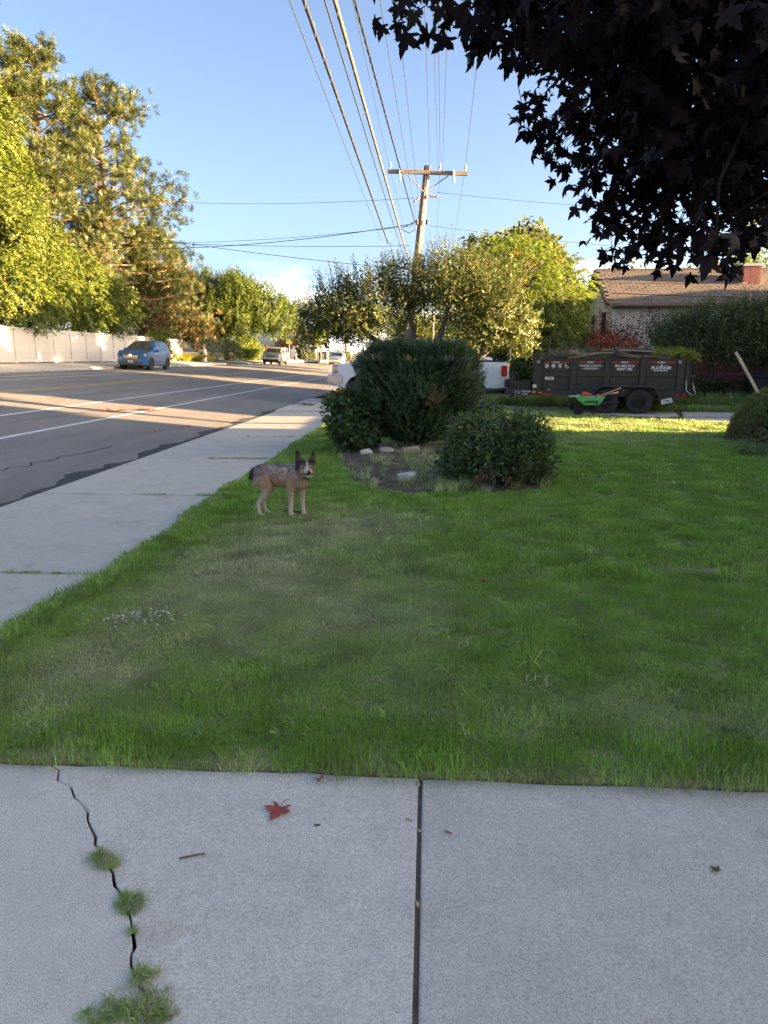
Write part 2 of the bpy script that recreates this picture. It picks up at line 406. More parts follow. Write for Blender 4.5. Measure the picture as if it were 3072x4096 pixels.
# ragged darker asphalt along the concrete
v, f = [], []
ys = np.arange(-8, 23, .16)
for y in ys:
    a = .20 + .09 * math.sin(y * 2.1) + .05 * math.sin(y * 5.3 + 1) + rng.normal(0, .025)
    v += [(-4.752 - a, y, zroad(-4.752 - a) + .006), (-4.752, y, .012)]
f = [(2 * i, 2 * i + 1, 2 * i + 3, 2 * i + 2) for i in range(len(ys) - 1)]
link('asphalt_edge', new_mesh('asphalt_edge', v, f), road, 'asphalt_dark')
for (x, y, l, w) in ((-6.0, 9.3, 3.2, .03), (-8.9, 13.0, 5.0, .03), (-5.9, 14.5, 2.2, .025), (-11, 20, 6, .035)):   # sealed cracks
    v = []
    for i in range(14):
        px = x + rng.normal(0, .05) + i * .02; py = y + l * i / 13
        v += [(px, py, zroad(px) + .005), (px + w, py, zroad(px + w) + .005)]
    link('sealed_crack', new_mesh('sealed_crack', v, [(2 * i, 2 * i + 1, 2 * i + 3, 2 * i + 2) for i in range(13)]), road, 'asphalt_dark')

# far kerb and verge pavement
mb = MB(); pav = tag(link('far_pavement', None), 'concrete pavement along the white fence across the street', kind='structure')
edges = list(np.arange(-20, 64, 3.0)) + [66]
def slab_strip(parent, x0, x1, y0, y1, zf, mat, th=.12, name='slab', bevel=.012):
    mb = MB(); dz = rng.normal(0, .003, 4)
    P = [(x0, y0), (x1, y0), (x1, y1), (x0, y1)]
    vs = [(x, y, zf(x) - th) for x, y in P] + [(x, y, zf(x) + d) for (x, y), d in zip(P, dz)]
    mb.add(vs, [(0, 3, 2, 1), (4, 5, 6, 7), (0, 1, 5, 4), (1, 2, 6, 5), (2, 3, 7, 6), (3, 0, 4, 7)])
    return mb.build(name, mat, parent, bevel=bevel)
for a, b in zip(edges[:-1], edges[1:]):
    slab_strip(pav, -21.2, -18.95, a + .006, b - .006, zverge, 'concrete_warm')
    slab_strip(pav, -18.94, -18.68, a + .004, b - .004, lambda x: 1.125, 'concrete_pale', th=.3, name='kerb', bevel=.03)
for a in np.arange(74, 130, 4.0):
    slab_strip(pav, -21.2, -18.95, a + .006, a + 3.99, zverge, 'concrete_warm')
    slab_strip(pav, -18.94, -18.68, a + .004, a + 3.99, lambda x: 1.125, 'concrete_pale', th=.3, name='kerb', bevel=.03)

# near pavement: slabs with open joints, sunken earth below
sw = tag(link('pavement', None), 'pale concrete pavement between lawn and street', kind='structure')
SJ = [-7.7, -4.5, -1.3, 1.9, 5.1, 8.3, 11.45, 14.75, 17.8, 21.9]
for a, b in zip(SJ[:-1], SJ[1:]):
    slab_strip(sw, -4.752, -2.35, a + .012, b - .012, lambda x: .018, 'concrete_warm', th=.14)
# neighbour's drive apron and drive
drv = tag(link('neighbour_driveway', None), 'cracked concrete driveway of the neighbouring house', kind='structure')
def poly_slab(parent, poly, z0, z1, mat, name='slab', bevel=.01, loc=None):
    mb = MB(); mb.prism(poly, z0, z1, 'z'); return mb.build(name, mat, parent, bevel=bevel)
poly_slab(drv, [(-4.75, 21.92), (-1.2, 21.92), (-1.2, 28.5), (-4.75, 28.5)], -.1, .05, 'concrete_warm')
poly_slab(drv, [(-1.19, 24.3), (2.2, 24.1), (2.2, 28.5), (-1.19, 28.5)], -.1, .05, 'concrete_warm')
poly_slab(drv, [(2.22, 23.6), (4.55, 22.95), (4.75, 25.6), (2.22, 26.5)], -.1, .03, 'concrete_warm')
poly_slab(drv, [(4.6, 21.6), (7.0, 20.35), (7.6, 22.6), (4.85, 23.4)], -.1, .02, 'concrete_warm')
poly_slab(drv, [(6.65, 19.05), (9.0, 18.5), (9.9, 20.0), (7.05, 20.22)], -.1, .035, 'concrete_warm')
poly_slab(drv, [(7.12, 20.36), (9.98, 20.14), (10.9, 21.95), (7.7, 22.35)], -.1, .03, 'concrete_warm')
poly_slab(drv, [(9.12, 18.46), (16, 17.9), (16, 19.7), (10.02, 19.98)], -.1, .04, 'concrete_warm')
poly_slab(drv, [(10.1, 20.12), (16, 19.84), (16, 21.6), (11.02, 21.95)], -.1, .03, 'concrete_warm')
MB().prism([(4.4, 21.5), (6.5, 19.0), (16, 17.85), (16, 22.0), (7.6, 22.6), (4.8, 23.4)], -.11, .0, 'z').build('joint_earth', 'soil', drv)
# raised ribbon kerb between the lawn and the drive
kb = MB(); K = [(-2.4, 24.1, .15), (2.0, 23.6, .13), (4.5, 22.85, .05)]
for (a, b) in zip(K[:-1], K[1:]):
    n_ = 3
    for i in range(n_):
        p, q = Vector(a).lerp(Vector(b), i / n_ + .004), Vector(a).lerp(Vector(b), (i + 1) / n_ - .004)
        mb = MB(); t = (q - p).normalized(); sd_ = Vector((-t.y, t.x, 0)) * .16
        mb.add([p - Vector((0, 0, .3)), p + sd_ - Vector((0, 0, .3)), q + sd_ - Vector((0, 0, .3)), q - Vector((0, 0, .3)), p, p + sd_, q + sd_, q],
               [(0, 3, 2, 1), (4, 5, 6, 7), (0, 1, 5, 4), (1, 2, 6, 5), (2, 3, 7, 6), (3, 0, 4, 7)])
        mb.build('kerb', 'concrete_pale', drv, bevel=.015)

# own driveway in the foreground: two slabs, the left one split by a real crack
dw_ = dr = tag(link('driveway', None), 'speckled grey concrete driveway with a weedy crack and a straight joint', kind='structure')
CR = [(-1.539, 2.56), (-1.491, 2.529), (-1.456, 2.457), (-1.385, 2.42), (-1.334, 2.35), (-1.285, 2.315), (-1.244, 2.272), (-1.226, 2.229), (-1.195, 2.188), (-1.149, 2.133), (-1.136, 2.098), (-1.099, 2.066), (-1.011, 1.962), (-0.982, 1.909), (-0.927, 1.86), (-0.868, 1.767), (-0.847, 1.728), (-0.819, 1.675), (-0.819, 1.649), (-0.807, 1.619), (-0.788, 1.595), (-0.737, 1.532), (-0.722, 1.505), (-0.695, 1.442), (-0.735, 1.2), (-0.615, 0.8), (-0.6449999999999999, 0.3), (-0.5149999999999999, -0.4), (-0.595, -3.0)]
EX = [(x, 2.56 + .006 * math.sin(x * 9) + .004 * math.sin(x * 23)) for x in np.linspace(-2.34, CR[0][0], 8)]
EX2 = [(x, 2.56 + .006 * math.sin(x * 9) + .004 * math.sin(x * 23)) for x in np.linspace(CR[0][0] + .01, -.021, 14)]
w_ = [.0028 + .0034 * abs(math.sin(i * 2.3)) for i in range(len(CR))]
left = [(-2.34, -3.0)] + [(p[0] - w, p[1]) for p, w in reversed(list(zip(CR[1:], w_[1:])))]
left = [(-2.34, -3.0)] + [(CR[-1][0] - .008, -3.0)] + [(p[0] - w, p[1]) for p, w in list(zip(CR, w_))[-2::-1]] + list(reversed(EX))[1:]
poly_slab(dr, left, -.12, 0, 'concrete', bevel=.004)
right = [(CR[-1][0] + .008, -3.0), (-.021, -3.0)] + list(reversed(EX2)) [:-1] + [(p[0] + w, p[1]) for p, w in zip(CR, w_)][:-1]
poly_slab(dr, right, -.12, 0.003, 'concrete', bevel=.004)
EX3 = [(x, 2.562 + .006 * math.sin(x * 9) + .004 * math.sin(x * 23)) for x in np.linspace(-.005, 3.2, 24)]
poly_slab(dr, [(-.005, -3.0), (3.2, -3.0)] + list(reversed(EX3)), -.12, -.003, 'concrete_b', bevel=.007)
poly_slab(dr, [(3.22, -3.0), (9.2, -3.0), (9.2, 2.57), (3.22, 2.57)], -.12, 0, 'concrete', bevel=.007)

# ------------------------------------------------------------------ lawn
def dry_sun(x, y):
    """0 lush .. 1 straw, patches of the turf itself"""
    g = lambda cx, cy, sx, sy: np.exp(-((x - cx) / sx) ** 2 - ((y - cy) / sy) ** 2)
    d = .06 + .8 * g(-1.35, 5.2, 1.15, 1.5) + .6 * g(-.7, 6.9, .9, .7) + .55 * g(-1.9, 3.5, .55, .5) + .3 * g(.9, 3.1, .9, .3) + .3 * g(1.7, 2.9, .7, .3) + .3 * g(-.3, 4.2, .6, .8) + .35 * g(3.5, 14.5, 4, 1.0) + .55 * g(3, 17.6, 7, 1.8) + .55 * g(4, 21.3, 4, 1.6)  # wide band across the far lawn paints in the sun strip's yellow
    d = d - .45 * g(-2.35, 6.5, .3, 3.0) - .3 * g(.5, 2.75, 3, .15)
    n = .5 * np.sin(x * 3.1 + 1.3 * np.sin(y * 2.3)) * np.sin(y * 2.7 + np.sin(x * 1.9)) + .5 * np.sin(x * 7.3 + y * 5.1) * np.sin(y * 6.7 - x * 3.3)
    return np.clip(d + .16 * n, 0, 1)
LAWN = [(-2.42, 2.57), (9.2, 2.57), (12.5, 2.6), (12.5, 17.9), (9.0, 18.4), (6.6, 19.0), (4.55, 21.5), (4.4, 22.85), (2.0, 23.55), (-2.4, 24.05)]
def inpoly(P, poly):
    x, y = P[:, 0], P[:, 1]; ins = np.zeros(len(P), bool); j = len(poly) - 1
    for i in range(len(poly)):
        xi, yi = poly[i]; xj, yj = poly[j]
        c = ((yi > y) != (yj > y)) & (x < (xj - xi) * (y - yi) / (yj - yi + 1e-12) + xi); ins ^= c; j = i
    return ins
BED = [(-1.65, 12.9), (-1.45, 11.3), (-1.1, 9.6), (-.75, 8.85), (-.1, 8.5), (.7, 8.55), (1.5, 8.9), (1.75, 9.8), (1.4, 11), (1.2, 12.5), (.6, 13.8), (-.8, 13.9)]
mb = MB(); mb.prism(LAWN, -.1, .022, 'z')
M['turf'] = pm('turf under the blades', (.13, .15, .05), (.27, .25, .13), 2.5, .95, bump=.8, bscale=60, world=True)
lawn = tag(mb.build('lawn', 'turf'), 'mown front lawn, lush on one side and straw dry on the other', kind='structure')
mb = MB()
ring = [(x, y) for x, y in BED]; cx, cy = -.05, 11.2
vs = [(cx, cy, .13)] + [(cx + (x - cx) * .6, cy + (y - cy) * .6, .10) for x, y in ring] + [(x, y, .026) for x, y in ring]
k = len(ring); mb.add(vs, [(0, 1 + i, 1 + (i + 1) % k) for i in range(k)] + [(1 + i, 1 + k + i, 1 + k + (i + 1) % k, 1 + (i + 1) % k) for i in range(k)])
M['bed_soil'] = pm('bed soil', (.055, .038, .026), (.14, .105, .07), 7, .95, bump=1.0, bscale=45, world=True)
tag(mb.build('planting_bed', 'bed_soil', smooth=True), 'bare brown soil bed under the shrubs', kind='structure')
def blade_mesh(name, n, rad, h, w, lean=.5, hs=.3):
    """tuft of bent blades, each five points"""
    a = rng.random(n) * 2 * PI; r = rad * np.sqrt(rng.random(n)); b = np.stack([r * np.cos(a), r * np.sin(a), np.zeros(n)], 1)
    a2 = rng.random(n) * 2 * PI; d = np.stack([np.cos(a2), np.sin(a2), np.zeros(n)], 1); s = np.stack([-np.sin(a2), np.cos(a2), np.zeros(n)], 1)
    H = h * rng.uniform(1 - hs, 1 + hs, n)[:, None]; ln = (lean * rng.random(n))[:, None]; ww = (w * rng.uniform(.7, 1.3, n))[:, None] / 2
    up = np.array([0, 0, 1.])
    V = np.stack([b - s * ww, b + s * ww, b + up * H * .55 + d * H * ln * .4 + s * ww * .8, b + up * H * .55 + d * H * ln * .4 - s * ww * .8, b + up * H * (1 - .35 * ln) + d * H * ln * 1.25], 1)
    F = np.array([[0, 1, 2, 3], [3, 2, 4, 4]])
    me = bpy.data.meshes.new(name); vs = V.reshape(-1, 3); fs = []
    for i in range(n): fs += [(5 * i, 5 * i + 1, 5 * i + 2, 5 * i + 3), (5 * i + 3, 5 * i + 2, 5 * i + 4)]
    me.from_pydata(vs.tolist(), [], fs)
    at = me.attributes.new('var', 'FLOAT', 'POINT'); at.data.foreach_set('value', np.repeat(np.clip(rng.normal(.5, .25, n), 0, 1), 5).astype(np.float32))
    me.update(); return me
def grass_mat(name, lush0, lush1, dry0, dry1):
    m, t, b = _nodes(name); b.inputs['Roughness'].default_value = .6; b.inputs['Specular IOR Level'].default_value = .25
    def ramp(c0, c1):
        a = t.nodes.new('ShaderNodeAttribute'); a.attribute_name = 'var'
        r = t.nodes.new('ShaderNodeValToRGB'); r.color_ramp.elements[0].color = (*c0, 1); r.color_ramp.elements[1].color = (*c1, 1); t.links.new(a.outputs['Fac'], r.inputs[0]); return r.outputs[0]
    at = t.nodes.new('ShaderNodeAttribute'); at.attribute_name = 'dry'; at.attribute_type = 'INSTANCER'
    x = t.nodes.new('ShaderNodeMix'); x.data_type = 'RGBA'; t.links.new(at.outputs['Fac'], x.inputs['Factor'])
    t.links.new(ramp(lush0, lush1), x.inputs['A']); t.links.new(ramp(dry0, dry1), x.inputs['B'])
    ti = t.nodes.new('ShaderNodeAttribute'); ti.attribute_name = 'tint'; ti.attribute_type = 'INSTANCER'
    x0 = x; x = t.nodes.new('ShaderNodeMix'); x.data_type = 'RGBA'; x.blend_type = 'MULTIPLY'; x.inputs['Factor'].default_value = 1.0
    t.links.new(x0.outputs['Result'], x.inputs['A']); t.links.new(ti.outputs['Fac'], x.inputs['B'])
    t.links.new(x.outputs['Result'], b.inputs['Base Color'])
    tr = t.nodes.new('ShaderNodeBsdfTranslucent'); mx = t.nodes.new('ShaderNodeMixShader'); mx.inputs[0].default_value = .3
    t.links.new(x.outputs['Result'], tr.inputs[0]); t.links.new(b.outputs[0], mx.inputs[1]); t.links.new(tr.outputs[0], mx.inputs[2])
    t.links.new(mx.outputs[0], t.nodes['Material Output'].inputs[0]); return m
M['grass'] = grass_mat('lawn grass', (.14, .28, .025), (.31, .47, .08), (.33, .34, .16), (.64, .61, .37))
def scatter(name, pts, meshes, scale, dry, mat, label, hscale=None):
    """one object: tufts instanced on its points"""
    col = bpy.data.collections.new(name + '_tufts')
    for i, me in enumerate(meshes):
        me.materials.append(M[mat]); o = bpy.data.objects.new('tuft%d' % i, me); col.objects.link(o)
    me = bpy.data.meshes.new(name); me.from_pydata([tuple(p) for p in pts], [], [])
    N = len(pts)
    tint = np.clip(rng.normal(1, .17, N) * (1 + .16 * np.sin(np.asarray(pts)[:, 0] * 9 + 2 * np.sin(np.asarray(pts)[:, 1] * 5)) * np.sin(np.asarray(pts)[:, 1] * 8)), .45, 1.6)
    for nm, val in (('tint', tint), ('tscale', scale), ('dry', dry), ('hs', hscale if hscale is not None else np.ones(N))):
        a = me.attributes.new(nm, 'FLOAT', 'POINT'); a.data.foreach_set('value', np.asarray(val, dtype=np.float32))
    o = link(name, me); tag(o, label, kind='stuff')
    g = bpy.data.node_groups.new(name, 'GeometryNodeTree')
    g.interface.new_socket('Geometry', in_out='INPUT', socket_type='NodeSocketGeometry'); g.interface.new_socket('Geometry', in_out='OUTPUT', socket_type='NodeSocketGeometry')
    N_ = g.nodes.new; gi, go = N_('NodeGroupInput'), N_('NodeGroupOutput'); ci = N_('GeometryNodeCollectionInfo'); ci.inputs['Collection'].default_value = col; ci.inputs['Separate Children'].default_value = True; ci.inputs['Reset Children'].default_value = True
    ip = N_('GeometryNodeInstanceOnPoints'); ip.inputs['Pick Instance'].default_value = True
    rv = N_('FunctionNodeRandomValue'); rv.data_type = 'FLOAT'; rv.inputs[3].default_value = 2 * PI
    cx = N_('ShaderNodeCombineXYZ'); g.links.new(rv.outputs[1], cx.inputs[2]); e2r = N_('FunctionNodeEulerToRotation'); g.links.new(cx.outputs[0], e2r.inputs[0]); g.links.new(e2r.outputs[0], ip.inputs['Rotation'])
    na = N_('GeometryNodeInputNamedAttribute'); na.data_type = 'FLOAT'; na.inputs[0].default_value = 'tscale'
    nh = N_('GeometryNodeInputNamedAttribute'); nh.data_type = 'FLOAT'; nh.inputs[0].default_value = 'hs'
    ml = N_('ShaderNodeMath'); ml.operation = 'MULTIPLY'; g.links.new(na.outputs[0], ml.inputs[0]); g.links.new(nh.outputs[0], ml.inputs[1])
    c3 = N_('ShaderNodeCombineXYZ'); g.links.new(na.outputs[0], c3.inputs[0]); g.links.new(na.outputs[0], c3.inputs[1]); g.links.new(ml.outputs[0], c3.inputs[2]); g.links.new(c3.outputs[0], ip.inputs['Scale'])
    ri = N_('FunctionNodeRandomValue'); ri.data_type = 'INT'; ri.inputs[4].default_value = 0; ri.inputs[5].default_value = len(meshes) - 1; ri.inputs['Seed'].default_value = 5
    g.links.new(ri.outputs[2], ip.inputs['Instance Index'])
    g.links.new(gi.outputs[0], ip.inputs['Points']); g.links.new(ci.outputs[0], ip.inputs['Instance']); g.links.new(ip.outputs[0], go.inputs[0])
    md = o.modifiers.new('tufts', 'NODES'); md.node_group = g
    return o
def lawn_pts(dens, y0, y1, x0=-2.5, x1=12.4):
    n = int(dens * (x1 - x0) * (y1 - y0)); P = np.stack([rng.uniform(x0, x1, n), rng.uniform(y0, y1, n)], 1)
    P = P[inpoly(P, LAWN) & ~inpoly(P, BED)]
    P = P[P[:, 0] < .50 * P[:, 1] + 1.2]      # nothing stands outside the view
    return P
for nm, dens, y0, y1, h, w, nb, rad in (('lawn_grass', 380, 2.57, 5.2, .027, .0024, 105, .085), ('lawn_grass', 190, 5.2, 9.0, .040, .0048, 70, .10), ('lawn_grass', 80, 9.0, 14.5, .05, .008, 70, .15), ('lawn_grass', 42, 14.5, 24, .05, .012, 80, .22)):
    P = lawn_pts(dens, y0, y1); d = dry_sun(P[:, 0], P[:, 1]); d = np.clip(d + rng.normal(0, .10, len(P)), 0, 1)
    hs = np.clip(rng.normal(1, .22, len(P)) * (1.12 - .45 * d) * (1 + .12 * np.exp(-((P[:, 1] - 2.62) / .14) ** 2) + .25 * np.exp(-((P[:, 0] + 2.4) / .2) ** 2)), .35, 2.2); d = np.clip(d + .35 * np.exp(-((P[:, 1] - 2.57) / .035) ** 2), 0, 1)
    lump = .78 + .44 * (np.sin(P[:, 0] * 5 + np.sin(P[:, 1] * 4)) * np.sin(P[:, 1] * 6 + 1.0) > .1)
    P3 = np.c_[P, np.full(len(P), .018)]
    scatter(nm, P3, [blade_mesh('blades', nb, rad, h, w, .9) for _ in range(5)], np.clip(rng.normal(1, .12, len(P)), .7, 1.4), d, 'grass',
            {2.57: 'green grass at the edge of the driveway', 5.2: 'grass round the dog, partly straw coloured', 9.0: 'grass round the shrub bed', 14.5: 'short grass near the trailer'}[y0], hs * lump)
P = lawn_pts(7, 2.6, 9.0); P = P[(np.sin(P[:, 0] * 2.1 + 1) * np.sin(P[:, 1] * 1.7) > .05)]
scatter('lawn_clover', np.c_[P, np.full(len(P), .022)], [blade_mesh('leaflets', 26, .06, .028, .014, 1.6) for _ in range(4)], rng.uniform(.6, 1.3, len(P)), np.clip(rng.normal(.12, .1, len(P)), 0, 1), 'grass', 'clover and broadleaf weeds mixed through the lawn')
P = lawn_pts(5, 2.6, 12.0)
scatter('lawn_thatch', np.c_[P, np.full(len(P), .03)], [blade_mesh('clippings', 9, .05, .03, .004, 3.5) for _ in range(4)], rng.uniform(.6, 1.5, len(P)), np.clip(rng.normal(.95, .1, len(P)), 0, 1), 'grass', 'dead clippings lying on the lawn')
# fringe hanging over the pavement edge
n = 1400; yv = rng.uniform(2.6, 20, n); P3 = np.c_[-2.42 + rng.normal(0, .035, n) + .05 * np.sin(yv * 1.3) + .03 * np.sin(yv * 4.1), yv, np.full(n, .02)]
scatter('edge_grass', P3, [blade_mesh('blades', 40, .07, .06, .006, 1.2) for _ in range(4)], rng.uniform(.7, 1.3, n), np.clip(rng.normal(.2, .15, n), 0, 1), 'grass', 'longer grass fringe growing over the pavement edge')
# weeds standing in the pavement joints
Q = []
for y, a, b, c in ((5.1, -3.3, -2.4, 30), (8.3, -3.5, -2.4, 26), (11.45, -3.6, -2.4, 70), (14.75, -3.9, -2.5, 22)):
    xs_ = b - (b - a) * rng.random(c) ** 1.6; Q += [(x, y + rng.normal(0, .012), .004) for x in xs_]
scatter('joint_weeds', np.array(Q), [blade_mesh('blades', 26, .035, .04, .004, 1.4) for _ in range(3)], rng.uniform(.6, 1.3, len(Q)), np.clip(rng.normal(.45, .2, len(Q)), 0, 1), 'grass', 'low weeds growing in the pavement joints')
Q = []
for (x, y), r, c in (((-1.091, 2.036), 0.018, 12), ((-1.036, 1.996), 0.024, 18), ((-1.0635, 2.016), 0.018, 10), ((-0.898, 1.837), 0.026, 22), ((-0.876, 1.808), 0.024, 16), ((-0.757, 1.573), 0.02, 16), ((-0.778, 1.467), 0.05, 26), ((-0.702, 1.484), 0.045, 26), ((-0.827, 1.451), 0.045, 16), ((-0.67, 1.473), 0.04, 14), ((-0.927, 1.86), 0.008, 3), ((-0.847, 1.728), 0.006, 3)):
    for _ in range(c): Q.append((x + rng.normal(0, r * .55), y + rng.normal(0, r * .5), .001))
scatter('crack_weeds', np.array(Q), [blade_mesh('blades', 22, .012, .016, .0019, 2.0) for _ in range(4)], rng.uniform(.6, 1.5, len(Q)), np.clip(rng.normal(.5, .25, len(Q)), 0, 1), 'grass', 'moss-like weed tufts growing in the driveway crack')
# dry weeds on the bed
P = np.stack([rng.uniform(-1.6, 1.7, 900), rng.uniform(8.5, 12.6, 900)], 1); P = P[inpoly(P, BED)]
P = P[(rng.random(len(P)) < .25 + .75 * np.exp(-((P[:, 0] - .15) / .5) ** 2))]
scatter('bed_weeds', np.c_[P, .03 + .06 * np.exp(-((P[:, 0]) ** 2 + (P[:, 1] - 11) ** 2) / 2)], [blade_mesh('blades', 22, .06, .13, .006, 1.5) for _ in range(4)], rng.uniform(.5, 1.3, len(P)), np.clip(rng.normal(.72, .2, len(P)), 0, 1), 'grass', 'dry straggling weeds on the soil bed')
# ================================================================== BUILDINGS, FENCES, POLES, WIRES
M['siding'] = pm('cream lap siding', (.56, .50, .40), (.64, .58, .475), 3, .6)
M['trim_white'] = pm('white trim', (.62, .60, .56), (.7, .68, .64), 5, .5)
M['fascia'] = pm('brown fascia', (.13, .085, .065), (.17, .11, .085), 6, .6)
M['shingle'] = pm('brown roof shingle', (.105, .082, .066), (.165, .128, .10), 2.2, .9, bump=.4, bscale=60, world=True)
M['brick'] = pm('dark red brick', (.17, .052, .042), (.26, .085, .065), 5, .85, bump=.4, world=True)
M['mortar'] = pm('brick mortar', (.30, .27, .24), (.38, .35, .32), 12, .9)
M['foundation'] = pm('painted foundation', (.33, .32, .31), (.45, .43, .41), 3, .85, bump=.3)
M['dark_glass'] = glassm('window glass', (.03, .035, .04), .05)
M['stucco'] = pm('pale stucco', (.55, .5, .44), (.62, .58, .52), 2, .8)
M['white_vinyl'] = pm('white vinyl fence', (.54, .48, .42), (.62, .555, .49), 2.5, .45)
M['pole_wood'] = pm('weathered pole wood', (.15, .115, .09), (.27, .21, .165), 6, .85, bump=.5, stretch=(6, 6, .35))
M['wire'] = pm('grey wire', (.06, .06, .065), rough=.5, metal=.4)
M['cable'] = pm('black cable', (.025, .024, .024), rough=.6)
M['cable_tan'] = pm('tan weathered cable', (.22, .15, .10), (.12, .09, .07), 4, .6)
M['insulator'] = pm('white porcelain', (.55, .54, .52), rough=.2, coat=.4)
M['bin'] = pm('dark bin plastic', (.018, .022, .035), rough=.45)
M['grey_wood'] = pm('silvered lath', (.26, .245, .225), (.40, .38, .35), 8, .9, stretch=(6, 6, .5))

# ---- neighbour's house: brick below, lap siding above, shingled gable roof
hs = thing('neighbour_house', 'house with brick lower walls, cream siding above and brown shingle roof', 'house', (7.35, 30.0, 0))
HL, HD, ZB, ZE, ZR = 16.0, 4.4, 1.95, 3.98, 5.28      # length, depth, brick top, eave, ridge
MB().box((HL / 2, HD / 2, .14), (HL - .02, HD - .02, .34)).build('foundation', 'foundation', hs)
wb = MB().box((HL / 2, HD / 2, (ZB + .31) / 2), (HL - .06, HD - .06, ZB - .31)).build('brick_wall', 'mortar', hs)
brick = MB().box((0, 0, 0), (.2, .05, .062)).mesh('brick', bevel=.004, segs=1); brick.materials.append(M['brick'])
spots = []
for r in range(21):
    z = .36 + r * .0765
    for i in range(int(HL / .212)):
        x = .11 + i * .212 + (r % 2) * .106
        if x < HL - .1: spots.append((x, z))
near = [s for s in spots if 1.9 < s[0] < 6.2]
random.Random(3).shuffle(near); single = set(near[:290])
rest = MB()
for x, z in spots:
    j = random.uniform(-.003, .004)
    if (x, z) in single:
        o = link('brick', brick, wb); o.location = (x, .012 + j, z)
    else: rest.box((x, .012 + j, z), (.2, .05, .062))
for r in range(21):
    for i in range(int(HD / .212)):
        rest.box((.012, .12 + i * .212 + (r % 2) * .1, .36 + r * .0765), (.05, .2, .062))
o = rest.build('brickwork', 'brick', wb); o['kind'] = 'stuff'
ws = MB().box((HL / 2, HD / 2, (ZB + ZE) / 2), (HL - .04, HD - .04, ZE - ZB)).build('upper_wall', 'siding', hs)
MB().prism([(.02, ZE), (HD - .02, ZE), (HD / 2, ZR - .12)], .02, .3, 'x').build('gable_wall', 'siding', hs)
nb = 11; bh = (ZE - ZB) / nb
bd = MB().add([(0, 0, 0), (HL, 0, 0), (HL, 0, bh), (0, 0, bh), (0, -.028, 0), (HL, -.028, 0), (HL, -.006, bh + .01), (0, -.006, bh + .01)], [(0, 1, 2, 3), (4, 7, 6, 5), (0, 4, 5, 1), (3, 2, 6, 7), (0, 3, 7, 4), (1, 5, 6, 2)]).mesh('board')
bd.materials.append(M['siding'])
for i in range(nb):
    o = link('board', bd, ws); o.location = (0, 0.015, ZB + i * bh)
for i in range(18):
    z = ZB + i * bh; zt = max(0, min(1, (ZR - z - bh * .6 - .1) / (ZR - ZE)))
    w = HD * zt if z > ZE - bh else HD
    if w < .35: break
    MB().add([(.0, HD / 2 - w / 2, z), (.0, HD / 2 + w / 2, z), (.01, HD / 2 + w / 2, z + bh), (.01, HD / 2 - w / 2, z + bh), (-.028, HD / 2 - w / 2, z), (-.028, HD / 2 + w / 2, z), (-.006, HD / 2 + w / 2, z + bh + .008), (-.006, HD / 2 - w / 2, z + bh + .008)],
             [(0, 3, 2, 1), (4, 5, 6, 7), (0, 1, 5, 4), (3, 7, 6, 2), (0, 4, 7, 3), (1, 2, 6, 5)]).build('board', 'siding', ws)
MB().box((-.01, -.02, (ZB + ZE) / 2), (.1, .1, ZE - ZB)).build('corner_trim', 'trim_white', hs)
# roof
OV = .42; sl = math.atan2(ZR - ZE, HD / 2); nx, nz_ = -math.sin(sl), math.cos(sl)
def roofpt(t, side): return (HD / 2 - side * (HD / 2 + OV) * t, ZR - (ZR - ZE) / (HD / 2) * (HD / 2 + OV) * t)
roof = MB()
for sd_ in (1, -1):
    a, b = roofpt(0, sd_), roofpt(1, sd_)
    roof.prism([(a[0], a[1]), (b[0], b[1]), (b[0], b[1] - .1), (a[0], a[1] - .1)], -.35, HL + .3, 'x')
rf = roof.build('roof', 'fascia', hs)
SLn = math.hypot(roofpt(1, 1)[0] - roofpt(0, 1)[0], roofpt(1, 1)[1] - roofpt(0, 1)[1])
shm = MB().box((0, 0, 0), (.31, .2, .016)).mesh('shingle'); shm.materials.append(M['shingle'])
rest = MB(); cnt = 0; rows = 17
for r in range(rows):
    t = (r + .6) / rows; y, z = roofpt(t, 1)
    for i in range(int((HL + .6) / .32)):
        x = -.2 + i * .32 + (r % 2) * .16 + random.uniform(-.008, .008)
        jz = .018 + random.uniform(0, .005); w = random.uniform(.285, .312)
        if x < 6.6 and cnt < 298:
            o = link('shingle', shm, rf); o.location = (x, y - jz * math.sin(sl), z + jz); o.rotation_euler = (sl - .03, 0, 0); o.scale = (w / .31, 1, 1); cnt += 1
        else: rest.box((x, y - jz * math.sin(sl), z + jz), (w, .2, .016), (sl - .03, 0, 0))
o = rest.build('shingles', 'shingle', rf); o['kind'] = 'stuff'
MB().prism([(-.02, ZR + .03), (HD / 2, 0)], 0, 1) if False else None
MB().box((HL / 2, HD / 2, ZR + .015), (HL + .66, .22, .05)).build('ridge_cap', 'shingle', hs)
MB().box((HL / 2, -OV - .03, ZE - (ZR - ZE) / (HD / 2) * OV - .05), (HL + .6, .1, .13)).build('gutter', 'fascia', hs, bevel=.02)
for sd_ in (1, -1):
    a, b = roofpt(0, sd_), roofpt(1, sd_)
    MB().prism([(a[0], a[1] + .012), (b[0], b[1] + .012), (b[0], b[1] - .19), (a[0], a[1] - .19)], -.4, -.352, 'x').build('barge_board', 'fascia', hs)
gv = MB().box((-.03, HD / 2, 4.72), (.05, .4, .5)).build('gable_vent', 'fascia', hs)
for k in range(5): MB().box((-.06, HD / 2, 4.54 + k * .09), (.03, .36, .02), (0, .5, 0)).build('slat', 'trim_white', gv)
wn = MB().box((-.03, 1.35, 3.0), (.04, .9, 1.15)).build('window', 'trim_white', hs)
for dy in (-.2, .22): MB().box((-.056, 1.35 + dy, 3.0), (.01, .36, 1.0)).build('pane', 'dark_glass', wn)
